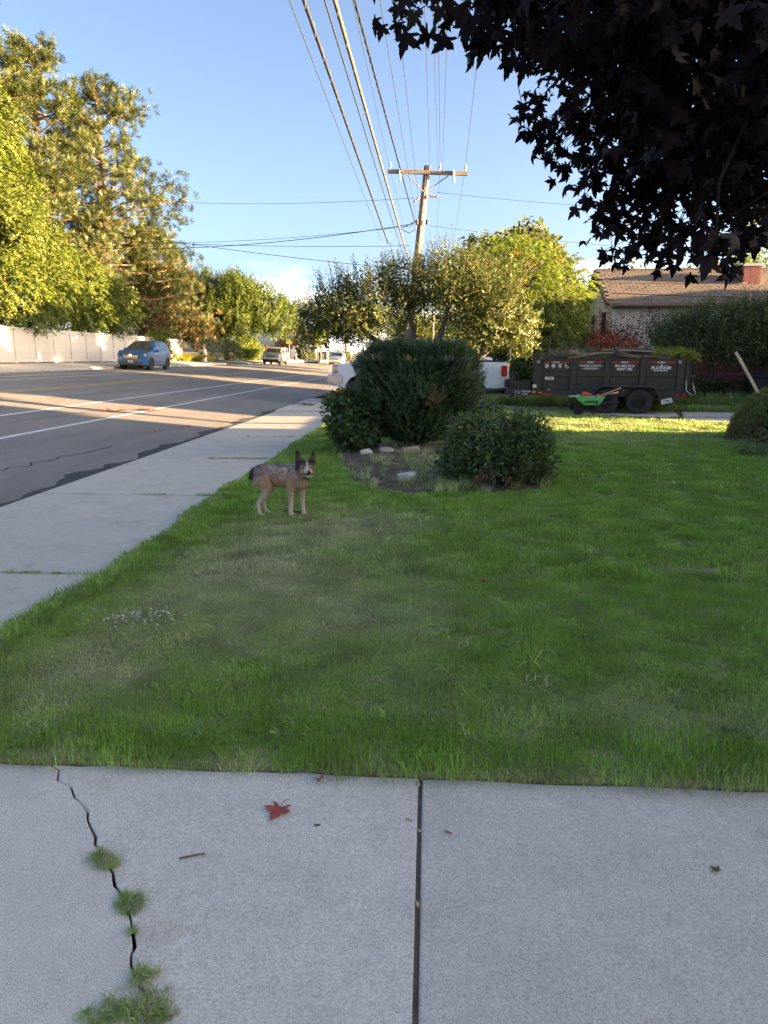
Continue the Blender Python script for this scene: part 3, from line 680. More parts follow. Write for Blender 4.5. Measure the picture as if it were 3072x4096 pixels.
wn = MB().box((-.03, 3.3, 3.0), (.04, .8, 1.15)).build('window', 'trim_white', hs)
for dy in (-.18, .19): MB().box((-.056, 3.3 + dy, 3.0), (.01, .32, 1.0)).build('pane', 'dark_glass', wn)
ch = MB().box((5.65, 1.2, 3.2), (.72, .6, 4.1)).build('chimney', 'mortar', hs)
cb = MB()
for r in range(26):
    z = 3.3 + r * .0765
    for i in range(3): cb.box((5.4 + i * .24 - .05 * (r % 2) + .02, .91, z), (.215, .05, .062))
    for i in range(3): cb.box((5.30, .98 + i * .2 + .05 * (r % 2), z), (.05, .18, .062))
o = cb.build('brickwork', 'brick', ch); o['kind'] = 'stuff'
MB().box((5.65, 1.2, 5.3), (.84, .72, .1)).build('cap', 'foundation', ch)

# ---- the house this lawn belongs to and an added garage: both stand unseen beside the view and shade it
def plain_house(name, label, loc, L, D, ze, zr, wall, rot=0):
    h = thing(name, label, 'house', loc, rot)
    MB().box((L / 2, D / 2, ze / 2 - .1), (L, D, ze + .2)).build('wall', wall, h)
    r = MB()
    for a, b in (((-.4, ze - .15), (D / 2, zr)), ((D + .4, ze - .15), (D / 2, zr))):
        r.prism([a, b, (b[0], b[1] - .14), (a[0], a[1] - .14)], -.4, L + .4, 'x')
    rr = r.build('roof', 'shingle', h)
    MB().prism([(0, ze), (D, ze), (D / 2, zr - .15)], .01, L - .01, 'x').build('gable', wall, h)
    return h
own = plain_house('own_house', 'brick house at the head of the driveway beside the lawn', (20.2, -8.4, 0), 23.0, 10.0, 3.2, 5.8, 'brick', R(90))
for x in (3.0, 8.0, 13.0, 18.5):
    w = MB().box((x, 10.02, 1.7), (1.5, .08, 1.3)).build('window', 'trim_white', own)
    for d in (-.37, .37): MB().box((x + d, 10.065, 1.7), (.66, .012, 1.15)).build('pane', 'dark_glass', w)
MB().box((10.6, 10.02, 1.1), (1.0, .08, 2.1)).build('door', 'fascia', own)
gar = plain_house('shade_garage', 'unseen brick garage added to shade the neighbouring driveway and wall', (19.8, 18.7, 0), 11.0, 6.0, 3.2, 4.8, 'brick', R(90))
MB().box((3.5, 6.02, 1.15), (4.6, .06, 2.2)).build('garage_door', 'trim_white', gar)

h2 = plain_house('shade_house', 'unseen second house added behind the neighbouring house for shade', (23.5, 40.5, 0), 12.0, 10.5, 3.6, 5.9, 'stucco', R(90))  # house added out of sight to shade the fence across the street
MB().box((4, 10.52, 1.8), (1.6, .06, 1.2)).build('window', 'dark_glass', h2)
# ---- white vinyl fence across the street
fz = 1.36; FX = -21.25
fence = thing('vinyl_fence', 'tall white vinyl privacy fence lining the far pavement', 'fence', (FX, 30, fz))
post = MB().box((0, 0, .93), (.13, .13, 1.92)).box((0, 0, 1.91), (.17, .17, .04)).box((0, 0, 1.95), (.12, .12, .05), taper=.2).mesh('post'); post.materials.append(M['white_vinyl'])
board = MB().box((0, 0, .93), (.035, .150, 1.58)).mesh('board', bevel=.006, segs=1); board.materials.append(M['white_vinyl'])
rail = MB().box((0, 0, 0), (.06, 1.84, .16)).mesh('rail', bevel=.008, segs=1); rail.materials.append(M['white_vinyl'])
y = -1.6; ends = []
for i in range(15):
    o = link('post', post, fence); o.location = (0, y, -.02)
    if i < 14:
        for k in range(12):
            o = link('board', board, fence); o.location = (random.uniform(-.002, .002), y + .07 + .075 + k * .1547, 0)
        for z in (.12, 1.74): o = link('rail', rail, fence); o.location = (.03, y + .975, z)
    y += 1.95
# gate stretch with pickets in its upper half
gate = thing('picket_gate', 'white vinyl gates with open pickets above and a diagonal brace', 'gate', (FX, 30 + y - 1.95, fz - .02))
gp = MB().box((0, 0, .84), (.035, .05, .62)).mesh('picket'); gp.materials.append(M['white_vinyl'])
gb = MB().box((0, 0, .55), (.035, .168, 1.02)).mesh('board', bevel=.005, segs=1); gb.materials.append(M['white_vinyl'])
for i in range(5):
    if i: o = link('post', post, gate); o.location = (0, i * 1.45, -.02); o.scale = (1, 1, .97)
    if i < 4:
        for k in range(8): o = link('board', gb, gate); o.location = (0, i * 1.45 + .13 + k * .17, 0)
        for k in range(11): o = link('picket', gp, gate); o.location = (0, i * 1.45 + .14 + k * .117, .56)
        for z in (.1, 1.08, 1.72): o = link('rail', rail, gate); o.location = (.03, i * 1.45 + .725, z); o.scale = (1, .72, .7)
    if i in (1, 2): MB().box((.06, i * 1.45 + .72, .56), (.02, 1.5, .05), (R(40) * (1 if i == 2 else -1), 0, 0)).build('brace', 'steel', gate)

# ---- mailboxes on a stand
mbx = thing('mailbox_stand', 'brick and stone mailbox stand beside the fence end', 'mailbox', (-20.1, 63.6, 1.28))
MB().box((0, 0, .55), (.55, .6, 1.1)).build('pillar', 'stucco', mbx, bevel=.03)
MB().box((0, -.05, 1.3), (.5, .75, .45)).build('box', 'fascia', mbx, bevel=.12, segs=3)
MB().cyl((0, -.31, .75), (0, -.36, .75), .13).build('newspaper_tube', 'dark_plastic', mbx)

# ---- utility pole
pole = thing('utility_pole', 'leaning wooden utility pole with a crossarm rising behind the fruit tree', 'utility pole', (-1.09, 30.0, 0))
MB().tube([(0, 0, -.3), (.30, 0, 3.0), (.62, 0, 6.0), (.93, 0, 8.95)], [.185, .17, .15, .13], 16).build('shaft', 'pole_wood', pole, smooth=True)
arm = MB().box((.94, -.16, 8.68), (3.1, .11, .14), (0, R(2.4), 0)).build('crossarm', 'pole_wood', pole)
for s in (-1, 1): MB().tube([(.94 + s * .8, -.2, 8.58 - s * .04), (.82, -.17, 7.95)], .022, 6).build('brace', 'steel', pole)
def pin(x, z):
    MB().cyl((x, -.16, z), (x, -.16, z + .14), .014, n=8).lathe([(.02, z + .1), (.06, z + .12), (.055, z + .16), (.035, z + .17), (.05, z + .2), (.04, z + .25), (.015, z + .27)], c=(x, -.16, 0), n=12).build('insulator', 'insulator', pole, smooth=True)
for x, z in ((-.52, 8.80), (1.42, 8.72), (2.40, 8.68)): pin(x, z)
for x, z in ((-.15, 8.7), (1.93, 8.62)):
    MB().tube([(x, -.24, z + .12), (x + .03, -.25, z - .35)], .045, 8).build('fuse_cutout', 'insulator', pole)
for (a, b) in (((.72, -.15, 7.85), (.40, -.15, 7.62)), ((.92, -.15, 7.85), (1.42, -.15, 7.80))):
    a, b = Vector(a), Vector(b); s = MB().tube([a, b], .012, 6)
    for t in (.35, .55, .8): s.ell(a.lerp(b, t), (.06, .06, .06), 8, 5)
    s.build('strain_insulator', 'steel', pole)
for x in (.55, .95): MB().cyl((x, -.2, 6.78), (x, -.2, 6.95), .06, n=10).build('spool', 'dark_plastic', pole)
MB().tube([(.5, -.2, 6.9), (.2, -.25, 6.75), (-.1, -.25, 6.62), (.25, -.25, 6.45), (.5, -.2, 6.6), (.52, -.2, 6.85)], .018, 6).build('drip_loop', 'cable', pole)
p2_ = thing('utility_pole', 'far wooden utility pole glimpsed under the fruit tree branches', 'utility pole', (.35, 80, 0))
MB().tube([(0, 0, -.2), (.05, 0, 9.2)], [.16, .12], 10).build('shaft', 'pole_wood', p2_)
MB().box((.05, -.12, 8.75), (2.8, .11, .13)).build('crossarm', 'pole_wood', p2_)
p3_ = thing('utility_pole', 'wooden utility pole standing behind the driveway and the camera', 'utility pole', (-1.0, -14, 0))
MB().tube([(0, 0, -.2), (0, 0, 9.3)], [.17, .13], 10).build('shaft', 'pole_wood', p3_)
MB().box((0, .12, 8.75), (3.2, .11, .13)).build('crossarm', 'pole_wood', p3_)

# ---- wires
def wire(name, a, b, r, mat, label, group, sag=.35, n=26, twist=0, lash=0):
    a, b = Vector(a), Vector(b); pts = []
    for i in range(n + 1):
        t = i / n; p = a.lerp(b, t); p.z -= sag * 4 * t * (1 - t) * .25; pts.append(p)
    mb = MB()
    if twist:
        m = 260
        for ph in (0, 2.1, 4.2):
            q = []
            for i in range(m + 1):
                t = i / m; p = a.lerp(b, t); p.z -= sag * t * (1 - t); an = ph + t * twist
                q.append(p + Vector((math.cos(an), 0, math.sin(an))) * r)
            mb.tube(q, r * .75, 5)
    else: mb.tube(pts, r, 6)
    o = mb.build(name, mat, smooth=True); tag(o, label, 'wire', group)
    if lash:
        q = []
        for i in range(320):
            t = i / 319; p = a.lerp(b, t); p.z -= sag * t * (1 - t); an = t * lash
            q.append(p + Vector((math.cos(an), 0, math.sin(an))) * r * 1.05)
        MB().tube(q, .004, 4).build('lashing', 'steel', o)
    return o
G1 = 'power lines strung along the street'
PN = ('road-side', 'middle', 'lawn-side')
for (a, b), pn in zip((((-1.66, 29.84, 9.02), (-1.75, -14, 9.0)), ((.33, 29.84, 8.98), (-.45, -14, 8.95)), ((1.32, 29.84, 8.93), (.35, -14, 8.95))), PN):
    wire('power_line', a, b, .0075, 'wire', 'thin power line over the lawn ending at the %s insulator of the crossarm' % pn, G1, sag=.5)
for (a, b), pn in zip((((-1.66, 29.84, 9.02), (-1.2, 80, 8.85)), ((.33, 29.84, 8.98), (.45, 80, 8.85)), ((1.32, 29.84, 8.93), (1.7, 80, 8.85))), PN):
    wire('power_line', a, b, .0075, 'wire', 'thin power line running on beyond the pole from its %s insulator' % pn, 'power lines beyond the leaning pole', sag=.5)
SN = ('road-side one of two thin lines beside the middle power line', 'lawn-side one of two thin lines beside the middle power line', 'thin line reaching the pole just below the crossarm braces', 'thin line reaching the pole beside the twisted cable', 'faintest thin line, running to the pole top')
for (a, b), sn in zip((((.26, 29.8, 8.7), (-.66, -14, 8.72)), ((.43, 29.8, 8.7), (-.02, -14, 8.72)), ((-.43, 29.8, 7.2), (-.81, -14, 7.07)), ((-.54, 29.8, 6.79), (-1.12, -14, 6.8)), ((-.04, 29.8, 8.6), (-.5, -14, 8.7))), SN):
    wire('service_line', a, b, .006, 'wire', sn, 'service lines along the street', sag=.3)
wire('twisted_cable', (-.62, 29.8, 6.84), (-1.93, -14, 6.84), .013, 'cable', 'black twisted service cable spiralling down to the leaning pole', 'cables along the street', sag=.3, twist=240)
wire('telephone_cable', (-1.69, 30, 6.1), (-1.56, -14, 6.1), .026, 'cable', 'thick black telephone cable wound with silver lashing wire', 'cables along the street', sag=.25, lash=330)
wire('telephone_cable', (-1.02, 30, 5.95), (-1.41, -14, 5.95), .028, 'cable_tan', 'thick tan telephone cable catching the low sunlight', 'cables along the street', sag=.25, lash=300)
wire('strand_wire', (-1.97, 30, 6.24), (-1.74, -14, 6.24), .008, 'wire', 'thin strand wire outermost over the road', 'cables along the street', sag=.25)
wire('strand_wire', (-1.2, 30, 6.0), (-1.51, -14, 6.06), .012, 'cable', 'slim strand wire hanging close beside the tan cable', 'cables along the street', sag=.3)
wire('telephone_cable', (-1.02, 30, 5.95), (.1, 80, 6.0), .028, 'cable_tan', 'thick tan telephone cable running on beyond the leaning pole', 'cables along the street', sag=.5)
LX = ('highest wire crossing the road, from the strain insulator below the crossarm', 'thick service wire crossing the road from the drip loop', 'thin service wire crossing the road just beside the thick one', 'wire crossing the road below the drip loop', 'lowest wire crossing the road, rising past the walnut'); GX = 'wires crossing the road'
for (a, b, r), lx in zip((((-.73, 29.9, 7.77), (-24.2, 42, 11.3), .008), ((-.67, 29.9, 6.82), (-22.4, 42, 8.05), .015), ((-.67, 29.9, 6.75), (-24.4, 42, 8.6), .009), ((-.82, 29.9, 6.0), (-31, 39, 9.3), .010), ((-.9, 29.9, 5.1), (-31, 39.3, 11.2), .012)), LX):
    wire('service_wire', a, b, r, 'cable', lx, GX, sag=2.2)
for (a, b), ly in zip((((.2, 29.9, 7.97), (14, 32.2, 7.45)), ((-.03, 29.9, 6.74), (16, 32.2, 5.6))), ('wire leaving the pole by its strain insulator towards the house side', 'wire leaving the pole by its spool towards the house side')):
    wire('service_wire', a, b, .008, 'wire', ly, 'wires to the neighbouring house', sag=.6)
wire('service_wire', (-.6, 29.9, 4.9), (12.2, 29.4, 4.45), .009, 'cable', 'thin black wire hanging in front of the shingle roof, upper one', 'wires to the neighbouring house', sag=.5)
wire('service_wire', (-.6, 29.9, 4.75), (12.2, 29.2, 3.9), .016, 'cable', 'thick black wire hanging in front of the shingle roof', 'wires to the neighbouring house', sag=.5)

# ---- chain-link fence in front of the brick wall
cl = thing('chain_link_fence', 'low chain-link fence in front of the brick wall', 'fence', (5.2, 26.2, 0))
for i in range(5): MB().cyl((i * 2.4, 0, -.1), (i * 2.4, 0, 1.12), .025, n=10).build('post', 'steel', cl, smooth=True)
MB().cyl((0, 0, 1.1), (9.6, 0, 1.1), .018, n=8).build('top_rail', 'steel', cl)
ml = MB()
for i in range(134):
    x = i * .0716
    for s in (1, -1):
        x1 = x + s * 1.05
        if 0 <= x1 <= 9.6: ml.tube([(x, s * .006, .05), (x1, s * .006, 1.1)], .0022, 3, caps=False)
ml.build('mesh', 'steel', cl)
# lath bundle, bins, leaning timber
lt = thing('lath_bundle', 'bundle of silvered wooden laths leaning against the brick wall', 'wood', (9.2, 28.6, 0))
for i in range(13):
    MB().box((rng.normal(0, .13), rng.normal(.3, .06), 1.1), (.05, .02, 2.2 + rng.normal(0, .12)), (R(-13 + rng.normal(0, 1.2)), R(9 + rng.normal(0, 2.5)), rng.normal(0, .3))).build('lath', 'grey_wood', lt)
def bin_(x, y, label):
    b = thing('wheelie_bin', label, 'bin', (x, y, 0))
    MB().box((0, 0, .52), (.52, .6, .95), taper=1.12).build('body', 'bin', b, bevel=.03)
    MB().box((0, -.02, 1.03), (.66, .76, .07)).box((0, .36, 1.05), (.6, .07, .07)).build('lid', 'bin', b, bevel=.03)
    for s in (-1, 1): MB().cyl((s * .24, .28, .1), (s * .31, .28, .1), .1).build('wheel', 'rubber', b)
bin_(11.15, 25.2, 'dark blue wheelie bin beside the tree trunk'); bin_(11.95, 25.1, 'dark blue wheelie bin farther from the trailer')
tm = MB().box((0, 0, 1.0), (.07, .06, 2.15)).build('leaning_timber', 'grey_wood', None, bevel=.006)
tm.location = (9.15, 19.6, .05); tm.rotation_euler = (0, R(-33), 0)
tag(tm, 'pale timber post leaning up behind the clipped round bush', 'timber')

# ---- far end of the street
far = thing('far_house', 'distant cream house with white chimney among trees', 'house', (-26.0, 128, 1.2))
MB().box((3.2, 3, 1.5), (6.4, 6, 3.2)).build('wall', 'stucco', far)
MB().prism([(-.5, 2.9), (6.9, 2.9), (3.2, 5.0)], -.5, 6.5, 'y').build('roof', 'shingle', far)
MB().box((2.0, -.1, 3.2), (.9, .7, 6.0)).build('chimney', 'trim_white', far)
for x in (4.1, 5.1, 5.9): MB().box((x, -.04, 1.7), (.55, .05, 1.3)).build('window', 'dark_glass', far)
ff = thing('board_fence', 'grey board fence with pale posts at the far corner', 'fence', (-20.4, 118, 1.1))
for i in range(5): MB().box((i * 1.9, 0, .9), (.3, .3, 1.9)).build('post', 'stucco', ff)
for i in range(4):
    for k in range(6): MB().box((i * 1.9 + .3 + k * .26, .02, .75), (.24, .04, 1.5)).build('board', 'grey_wood', ff)
f2 = thing('board_fence', 'pale board fence beyond the oncoming white car', 'fence', (-13.6, 128, .7))
for k in range(10): MB().box((k * .42, 0, 1.0), (.38, .05, 2.1)).build('board', 'trim_white', f2)
isl = MB().prism([(-34, 92), (-19.3, 92), (-17.9, 94), (-17.3, 98), (-15.6, 103), (-14.4, 110), (-14.4, 118), (-34, 118)], .9, 1.2, 'z')
M['far_grass'] = pm('far mown grass', (.06, .10, .02), (.11, .14, .04), 1.5, .9, world=True)
tag(isl.build('corner_lawn', 'far_grass', bevel=.05), 'far lawn at the street corner', kind='structure')
mbk = MB(); KP = [(-19.2, 91.8), (-17.75, 93.9), (-17.1, 98), (-15.4, 103), (-14.2, 110), (-14.2, 118)]
mbk.tube([(x, y, 1.13) for x, y in KP], .16, 6); tag(mbk.build('corner_kerb', 'concrete_pale'), 'pale kerb at the far corner', kind='structure')
sg = thing('street_sign', 'yellow sign below a green street name blade on a thin post', 'sign', (-17.9, 92.5, 1.1))
M['sign_yellow'] = pm('yellow sign', (.65, .36, .02), rough=.4); M['sign_green'] = pm('green sign', (.02, .16, .09), rough=.4)
MB().cyl((0, 0, 0), (0, 0, 3.3), .035, n=8).build('post', 'steel', sg)
MB().box((0, -.05, 2.45), (.75, .02, .34)).build('sign_plate', 'sign_yellow', sg)
MB().box((0, -.05, 2.95), (.95, .02, .22)).build('name_blade', 'sign_green', sg)
M['hydrant'] = pm('faded red hydrant', (.38, .06, .035), (.45, .12, .06), 6, .6)
hy = thing('fire_hydrant', 'small red fire hydrant on the far corner lawn', 'hydrant', (-17.75, 95.5, 1.2))
MB().lathe([(.17, 0), (.17, .05), (.11, .06), (.11, .45), (.15, .47), (.15, .52), (.10, .6), (.04, .68), (.02, .72)], n=14).build('body', 'hydrant', hy, smooth=True)
for d in ((1, 0), (-1, 0), (0, -1)): MB().cyl((0, 0, .36), (d[0] * .19, d[1] * .19, .36), .065, n=10).build('nozzle_cap', 'hydrant', hy)
rp = MB().box((0, 0, 1.0), (.3, .06, 2.0)).build('marker_post', 'hydrant', None); rp.location = (-20.2, 90, 1.1); tag(rp, 'narrow orange marker post behind the silver pickup', 'post')
# ================================================================== TREES AND SHRUBS
M['lf_walnut'] = leafm('walnut leaf', (.05, .08, .015), (.145, .165, .03), .36)
M['lf_pine'] = leafm('pine needle', (.042, .06, .022), (.12, .135, .045), .15)
M['lf_pine_sunlit'] = leafm('pine needle with low sun tint', (.10, .07, .028), (.19, .125, .05), .15)  # orange of the low sun put into the lower needles' colour
M['lf_plume'] = leafm('plume leaf', (.035, .065, .014), (.13, .16, .03), .35)
M['lf_fruit'] = leafm('fruit tree leaf', (.048, .066, .026), (.145, .16, .058), .3, tcol=(1.25, 1.3, .65))
M['lf_ailan'] = leafm('pinnate leaf', (.07, .11, .02), (.17, .20, .04), .42)
M['lf_yew'] = leafm('yew needle', (.028, .06, .022), (.08, .13, .042), .12)
M['lf_shrub'] = leafm('shrub leaf', (.044, .076, .03), (.135, .185, .07), .25)
M['lf_hedge'] = leafm('grey green leaf', (.065, .09, .042), (.16, .185, .085), .3)
M['lf_red'] = leafm('red plum leaf', (.045, .014, .016), (.15, .04, .03), .35, tcol=(1.8, .8, .6))
M['lf_orange'] = leafm('autumn red leaf', (.20, .05, .03), (.36, .11, .05), .35, tcol=(1.6, .8, .6))
M['lf_ivy'] = leafm('ivy leaf', (.025, .05, .015), (.08, .115, .03), .3)
M['lf_lily'] = leafm('yellow green strap leaf', (.14, .15, .02), (.28, .25, .04), .35)
M['lf_far'] = leafm('far tree leaf', (.045, .065, .022), (.13, .14, .045), .3)
M['lf_cypress'] = leafm('cypress spray', (.012, .022, .012), (.03, .045, .022), .1)
M['lf_box'] = leafm('clipped bush sprig', (.075, .105, .02), (.21, .235, .055), .2)
M['lf_dead'] = leafm('dead leaf', (.12, .06, .03), (.25, .14, .08), .2)

# --- walnut behind the fence: tall on one side, sweeping low over the fence
t = thing('walnut_tree', 'tall yellow-green walnut tree hanging low over the white fence', 'tree', (-23.8, 40.5, 1.3))
bl = [(.3, -1.5, 12.2, 2.0, 2.2, 2.6), (-.2, -4.0, 10.5, 2.6, 3.0, 3.4), (.5, -.4, 9.0, 2.3, 2.2, 2.5), (.7, 1.4, 6.6, 2.3, 2.3, 2.2), (.7, -3.0, 7.0, 2.9, 3.2, 2.7), (1.0, 5.0, 5.2, 2.3, 2.4, 1.9),
      (1.2, 8.0, 4.4, 2.2, 2.6, 1.8), (1.2, 11.0, 3.9, 2.0, 2.3, 1.6), (1.6, 0, 4.1, 2.6, 3.0, 1.7), (1.7, -4.5, 4.2, 2.6, 3.0, 1.8), (1.5, 4.2, 3.2, 2.4, 2.8, 1.3), (1.7, 8.2, 2.9, 2.0, 2.6, 1.1), (1.8, -2.2, 2.9, 2.2, 3.0, 1.2)]
P, D = crown_pts(bl, 4600, .62)
leaves('crown', [clump_frond(P, D + rvec(len(P)) * .6 + np.array([.2, 0, .1]), 9, .42, .24, .12, .55), clump_ball(P, D, 6, .4, .22, .115, droop=.3)], 'lf_walnut', t)
skeleton([([(0, 0, -.2), (.1, -.2, 3), (0, -.8, 7), (.1, -1.4, 11)], .28, .09), ([(.05, 0, 1.2), (.4, 3, 3.0), (.8, 7, 3.6), (1.0, 10.5, 3.6)], .18, .05)], [b[:3] for b in bl], .1).build('trunk', 'bark', t, smooth=True)

# --- pines
def pine(label, loc, H, R0, zlow, n, lean=(0, 0), sun_tint=.0, seed=0, bare=0):
    t = thing('pine_tree', label, 'tree', loc); r = np.random.default_rng(seed)
    top = Vector((lean[0], lean[1], H)); mb = MB(); tr = [Vector((0, 0, -.3)).lerp(top, k / 6) + Vector((r.normal(0, .12), r.normal(0, .12), 0)) * (0 < k < 6) for k in range(7)]
    mb.tube(tr, [.34 * (1 - k / 6.6) for k in range(7)], 9, caps=False)
    C, A = [], []
    nb = int(n * 1.5)
    for i in range(nb):
        f = (i + r.random()) / nb; z = zlow + (H - zlow) * f
        L = R0 * (1 - f) ** .5 * (.55 + .6 * r.random()) * (.75 + .5 * (math.sin(f * 17 + seed) > 0)) + .5; an = i * 2.4 + r.normal(0, .4)
        a = Vector((0, 0, 0)).lerp(top, z / H); a.z = z - .25 * L * .3
        b = a + Vector((math.cos(an) * L, math.sin(an) * L, L * (.05 + .35 * f) + r.normal(0, .2)))
        pts = limb(mb, a, b, .05 + .012 * L, .015, .07, 4, 5)
        for q in range(int(10 + L * 9)):
            tt = r.uniform(.55, 1.05); p = a.lerp(b, min(tt, 1)) + Vector(r.normal(size=3)) * (.2 + .095 * L)
            C.append(p); A.append((b - a).normalized() + Vector((0, 0, .7)) + Vector(r.normal(size=3)) * .4)
    for q in range(26): C.append(top + Vector((r.normal(0, .3), r.normal(0, .3), -r.random() * 1.8))); A.append(Vector((r.normal(0, .3), r.normal(0, .3), 1)))
    C, A = np.array(C), np.array(A)
    rs = r.random(len(C)) < sun_tint * np.clip(1.35 - C[:, 2] / (H * .42), 0, 1)
    mk = lambda c, a: clump_shoot(c, a, 24, .36, .42, .044, 1.0, .75, .25)
    leaves('crown', [mk(C[~rs], A[~rs])], 'lf_pine', t, fold=.05)
    if rs.sum() > 5: leaves('sun_tinted_needles', [mk(C[rs], A[rs])], 'lf_pine_sunlit', t, fold=.05)
    mb.build('trunk', 'bark_red', t, smooth=True)
pine('tall pine with an open crown and lower needles tinted as if by low sun beside the walnut', (-25.2, 56.5, 1.4), 19.6, 5.4, 3.2, 62, (.4, 0), .35, 5)
pine('narrow pointed pine standing behind the walnut', (-27.2, 52, 1.5), 20.6, 3.6, 6, 52, (0, 0), .1, 9)
pine('tallest dense pine, cut off by the picture edge behind the walnut', (-28.2, 46.5, 1.5), 20.6, 4.2, 7, 58, (0, 0), .0, 3)
pine('shorter broad pine behind the parked blue car', (-24.2, 62.5, 1.4), 10.5, 4.6, 2.2, 40, (.6, -.4), .55, 14)

# --- red plum and ivy behind the gate
def bush(name, label, loc, blobs, n, k, r, ln, wd, mat, parts=('foliage', 'stems'), shell=.5, stems=6, group=None, catg='shrub', droop=0, up=.2, extra=None, stemh=.0, jit=.9):
    t = thing(name, label, catg, loc, 0, group); P, D = crown_pts(blobs, n, shell)
    P[:, 2] = np.maximum(P[:, 2], .04)
    ps = [clump_ball(P, D, k, r, ln, wd, up, droop, jit)] + (extra or [])
    leaves(parts[0], ps, mat, t)
    mb = MB(); idx = rng.integers(0, len(P), stems * 3)
    for i in range(stems):
        a = rng.random() * 6.28; b0 = Vector((.12 * math.cos(a), .12 * math.sin(a), -.1)); limb(mb, b0, P[idx[i]], .02, .006, .12, 4, 5)
    for i in range(stems, stems * 3): limb(mb, Vector(P[idx[i % stems]]) * .6, P[idx[i]], .01, .004, .1, 3, 4)
    mb.build(parts[1], 'twig', t); return t
bush('plum_shrub', 'dark red leaved shrub behind the white gate', (-23.6, 61.0, 1.4), [(0, 0, 3.3, 1.5, 2.0, 1.3), (.4, -1.5, 2.4, 1.3, 1.6, 1.1), (.2, 1.5, 2.2, 1.4, 1.6, 1.0)], 420, 9, .3, .14, .09, 'lf_red')
bush('creeper', 'yellow-green creeper spilling over the white fence by the blue car', (-21.0, 55.4, 1.36), [(0, 0, 1.9, .5, 2.2, .35), (.35, .6, 1.1, .35, .8, .8), (.4, 1.6, .4, .4, .9, .5)], 260, 8, .22, .13, .10, 'lf_ailan', stems=4)
bush('creeper', 'green creeper piled above the gate top', (-21.9, 59.5, 1.36), [(0, 0, 2.2, .6, 2.4, .8), (0, 1.5, 1.7, .5, 1.5, .7)], 240, 8, .25, .15, .11, 'lf_ivy', stems=4)
def lily(label, loc, n, h, group='yellow-green strap-leaved clumps'):
    t = thing('strap_leaf_clump', label, 'plant', loc, 0, group); a = rng.random(n) * 6.28; rr = rng.random(n) ** .5
    b = np.stack([np.cos(a) * rr * .25, np.sin(a) * rr * .3, np.zeros(n)], 1); d = np.stack([np.cos(a) * (.3 + .7 * rr), np.sin(a) * (.3 + .7 * rr), np.ones(n)], 1)
    l = h * rng.uniform(.6, 1.1, n); p1 = b + unit(d) * l[:, None] * .7; d2 = unit(d * np.array([1.4, 1.4, .15])); v = rng.random(n)
    leaves('leaves', [(b, d, rvec(n), l * .75, np.full(n, .03), v), (p1, d2, rvec(n), l * .45, np.full(n, .028), v)], 'lf_lily', t, fold=.1)
lily('bright yellow-green strap leaves at the gate foot', (-20.55, 60.2, 1.28), 260, .95); lily('bright yellow-green strap leaves beside the mailbox stand', (-20.2, 62.3, 1.28), 300, 1.0); lily('low strap leaves past the mailbox stand', (-20.6, 66.5, 1.28), 200, .8)

# --- plume-leaved tree past the gate
t = thing('plume_tree', 'broad dark tree with upright yellow-green leaf plumes overhanging the silver pickup', 'tree', (-22.6, 80, 1.3))
bl = [(0, 0, 6.0, 4.6, 4.2, 3.2), (-3.6, -2, 5.2, 3.0, 3, 2.8), (3.4, -1, 5.6, 3.4, 3, 2.6), (5.6, 1, 4.6, 2.6, 2.6, 2.2), (.6, -3, 4.6, 3.6, 2.6, 2.4), (-3.0, 1, 3.4, 3, 3, 1.9), (2.0, -3, 7.4, 2, 2, 1.6), (-1.5, -2, 7.8, 1.8, 2, 1.5)]
P, D = crown_pts(bl, 2300, .62)
leaves('crown', [clump_shoot(P, D * .7 + np.array([.1, -.1, 1.0]), 15, .95, .46, .13, 1.0, .75, .45, .15), clump_ball(P, D, 6, .5, .36, .13, droop=.2)], 'lf_plume', t)
skeleton([([(0, 0, -.2), (.2, 0, 2), (.1, 0, 4)], .26, .14), ([(.1, 0, 1), (-1.5, -.5, 3), (-2.6, -.8, 4.6)], .15, .07), ([(.1, 0, 1), (2, -.5, 3), (3.6, -.6, 4.6)], .15, .07)], [b[:3] for b in bl], .1).build('trunk', 'bark', t, smooth=True)
bush('rounded_shrub', 'grey-green rounded shrub under the plume tree', (-21.6, 70.5, 1.25), [(0, 0, 1.5, 1.6, 1.9, 1.4), (.5, .9, 1.0, 1.3, 1.4, .9)], 420, 9, .3, .13, .05, 'lf_hedge')
bush('rounded_shrub', 'dark loose shrub under the plume tree, beyond the grey-green one', (-20.6, 75, 1.25), [(0, 0, 1.1, 1.2, 1.6, 1.1)], 260, 9, .3, .15, .07, 'lf_fruit')
bush('ivy_hedge', 'sunlit ivy hedge beside the silver pickup', (-20.6, 81.5, 1.25), [(0, 0, 1.3, 1.4, 3.4, 1.4), (.6, -2, 1.6, 1.2, 1.6, 1.3), (.3, 2.5, 1.0, 1.3, 1.6, 1.0)], 620, 8, .3, .17, .14, 'lf_ailan')

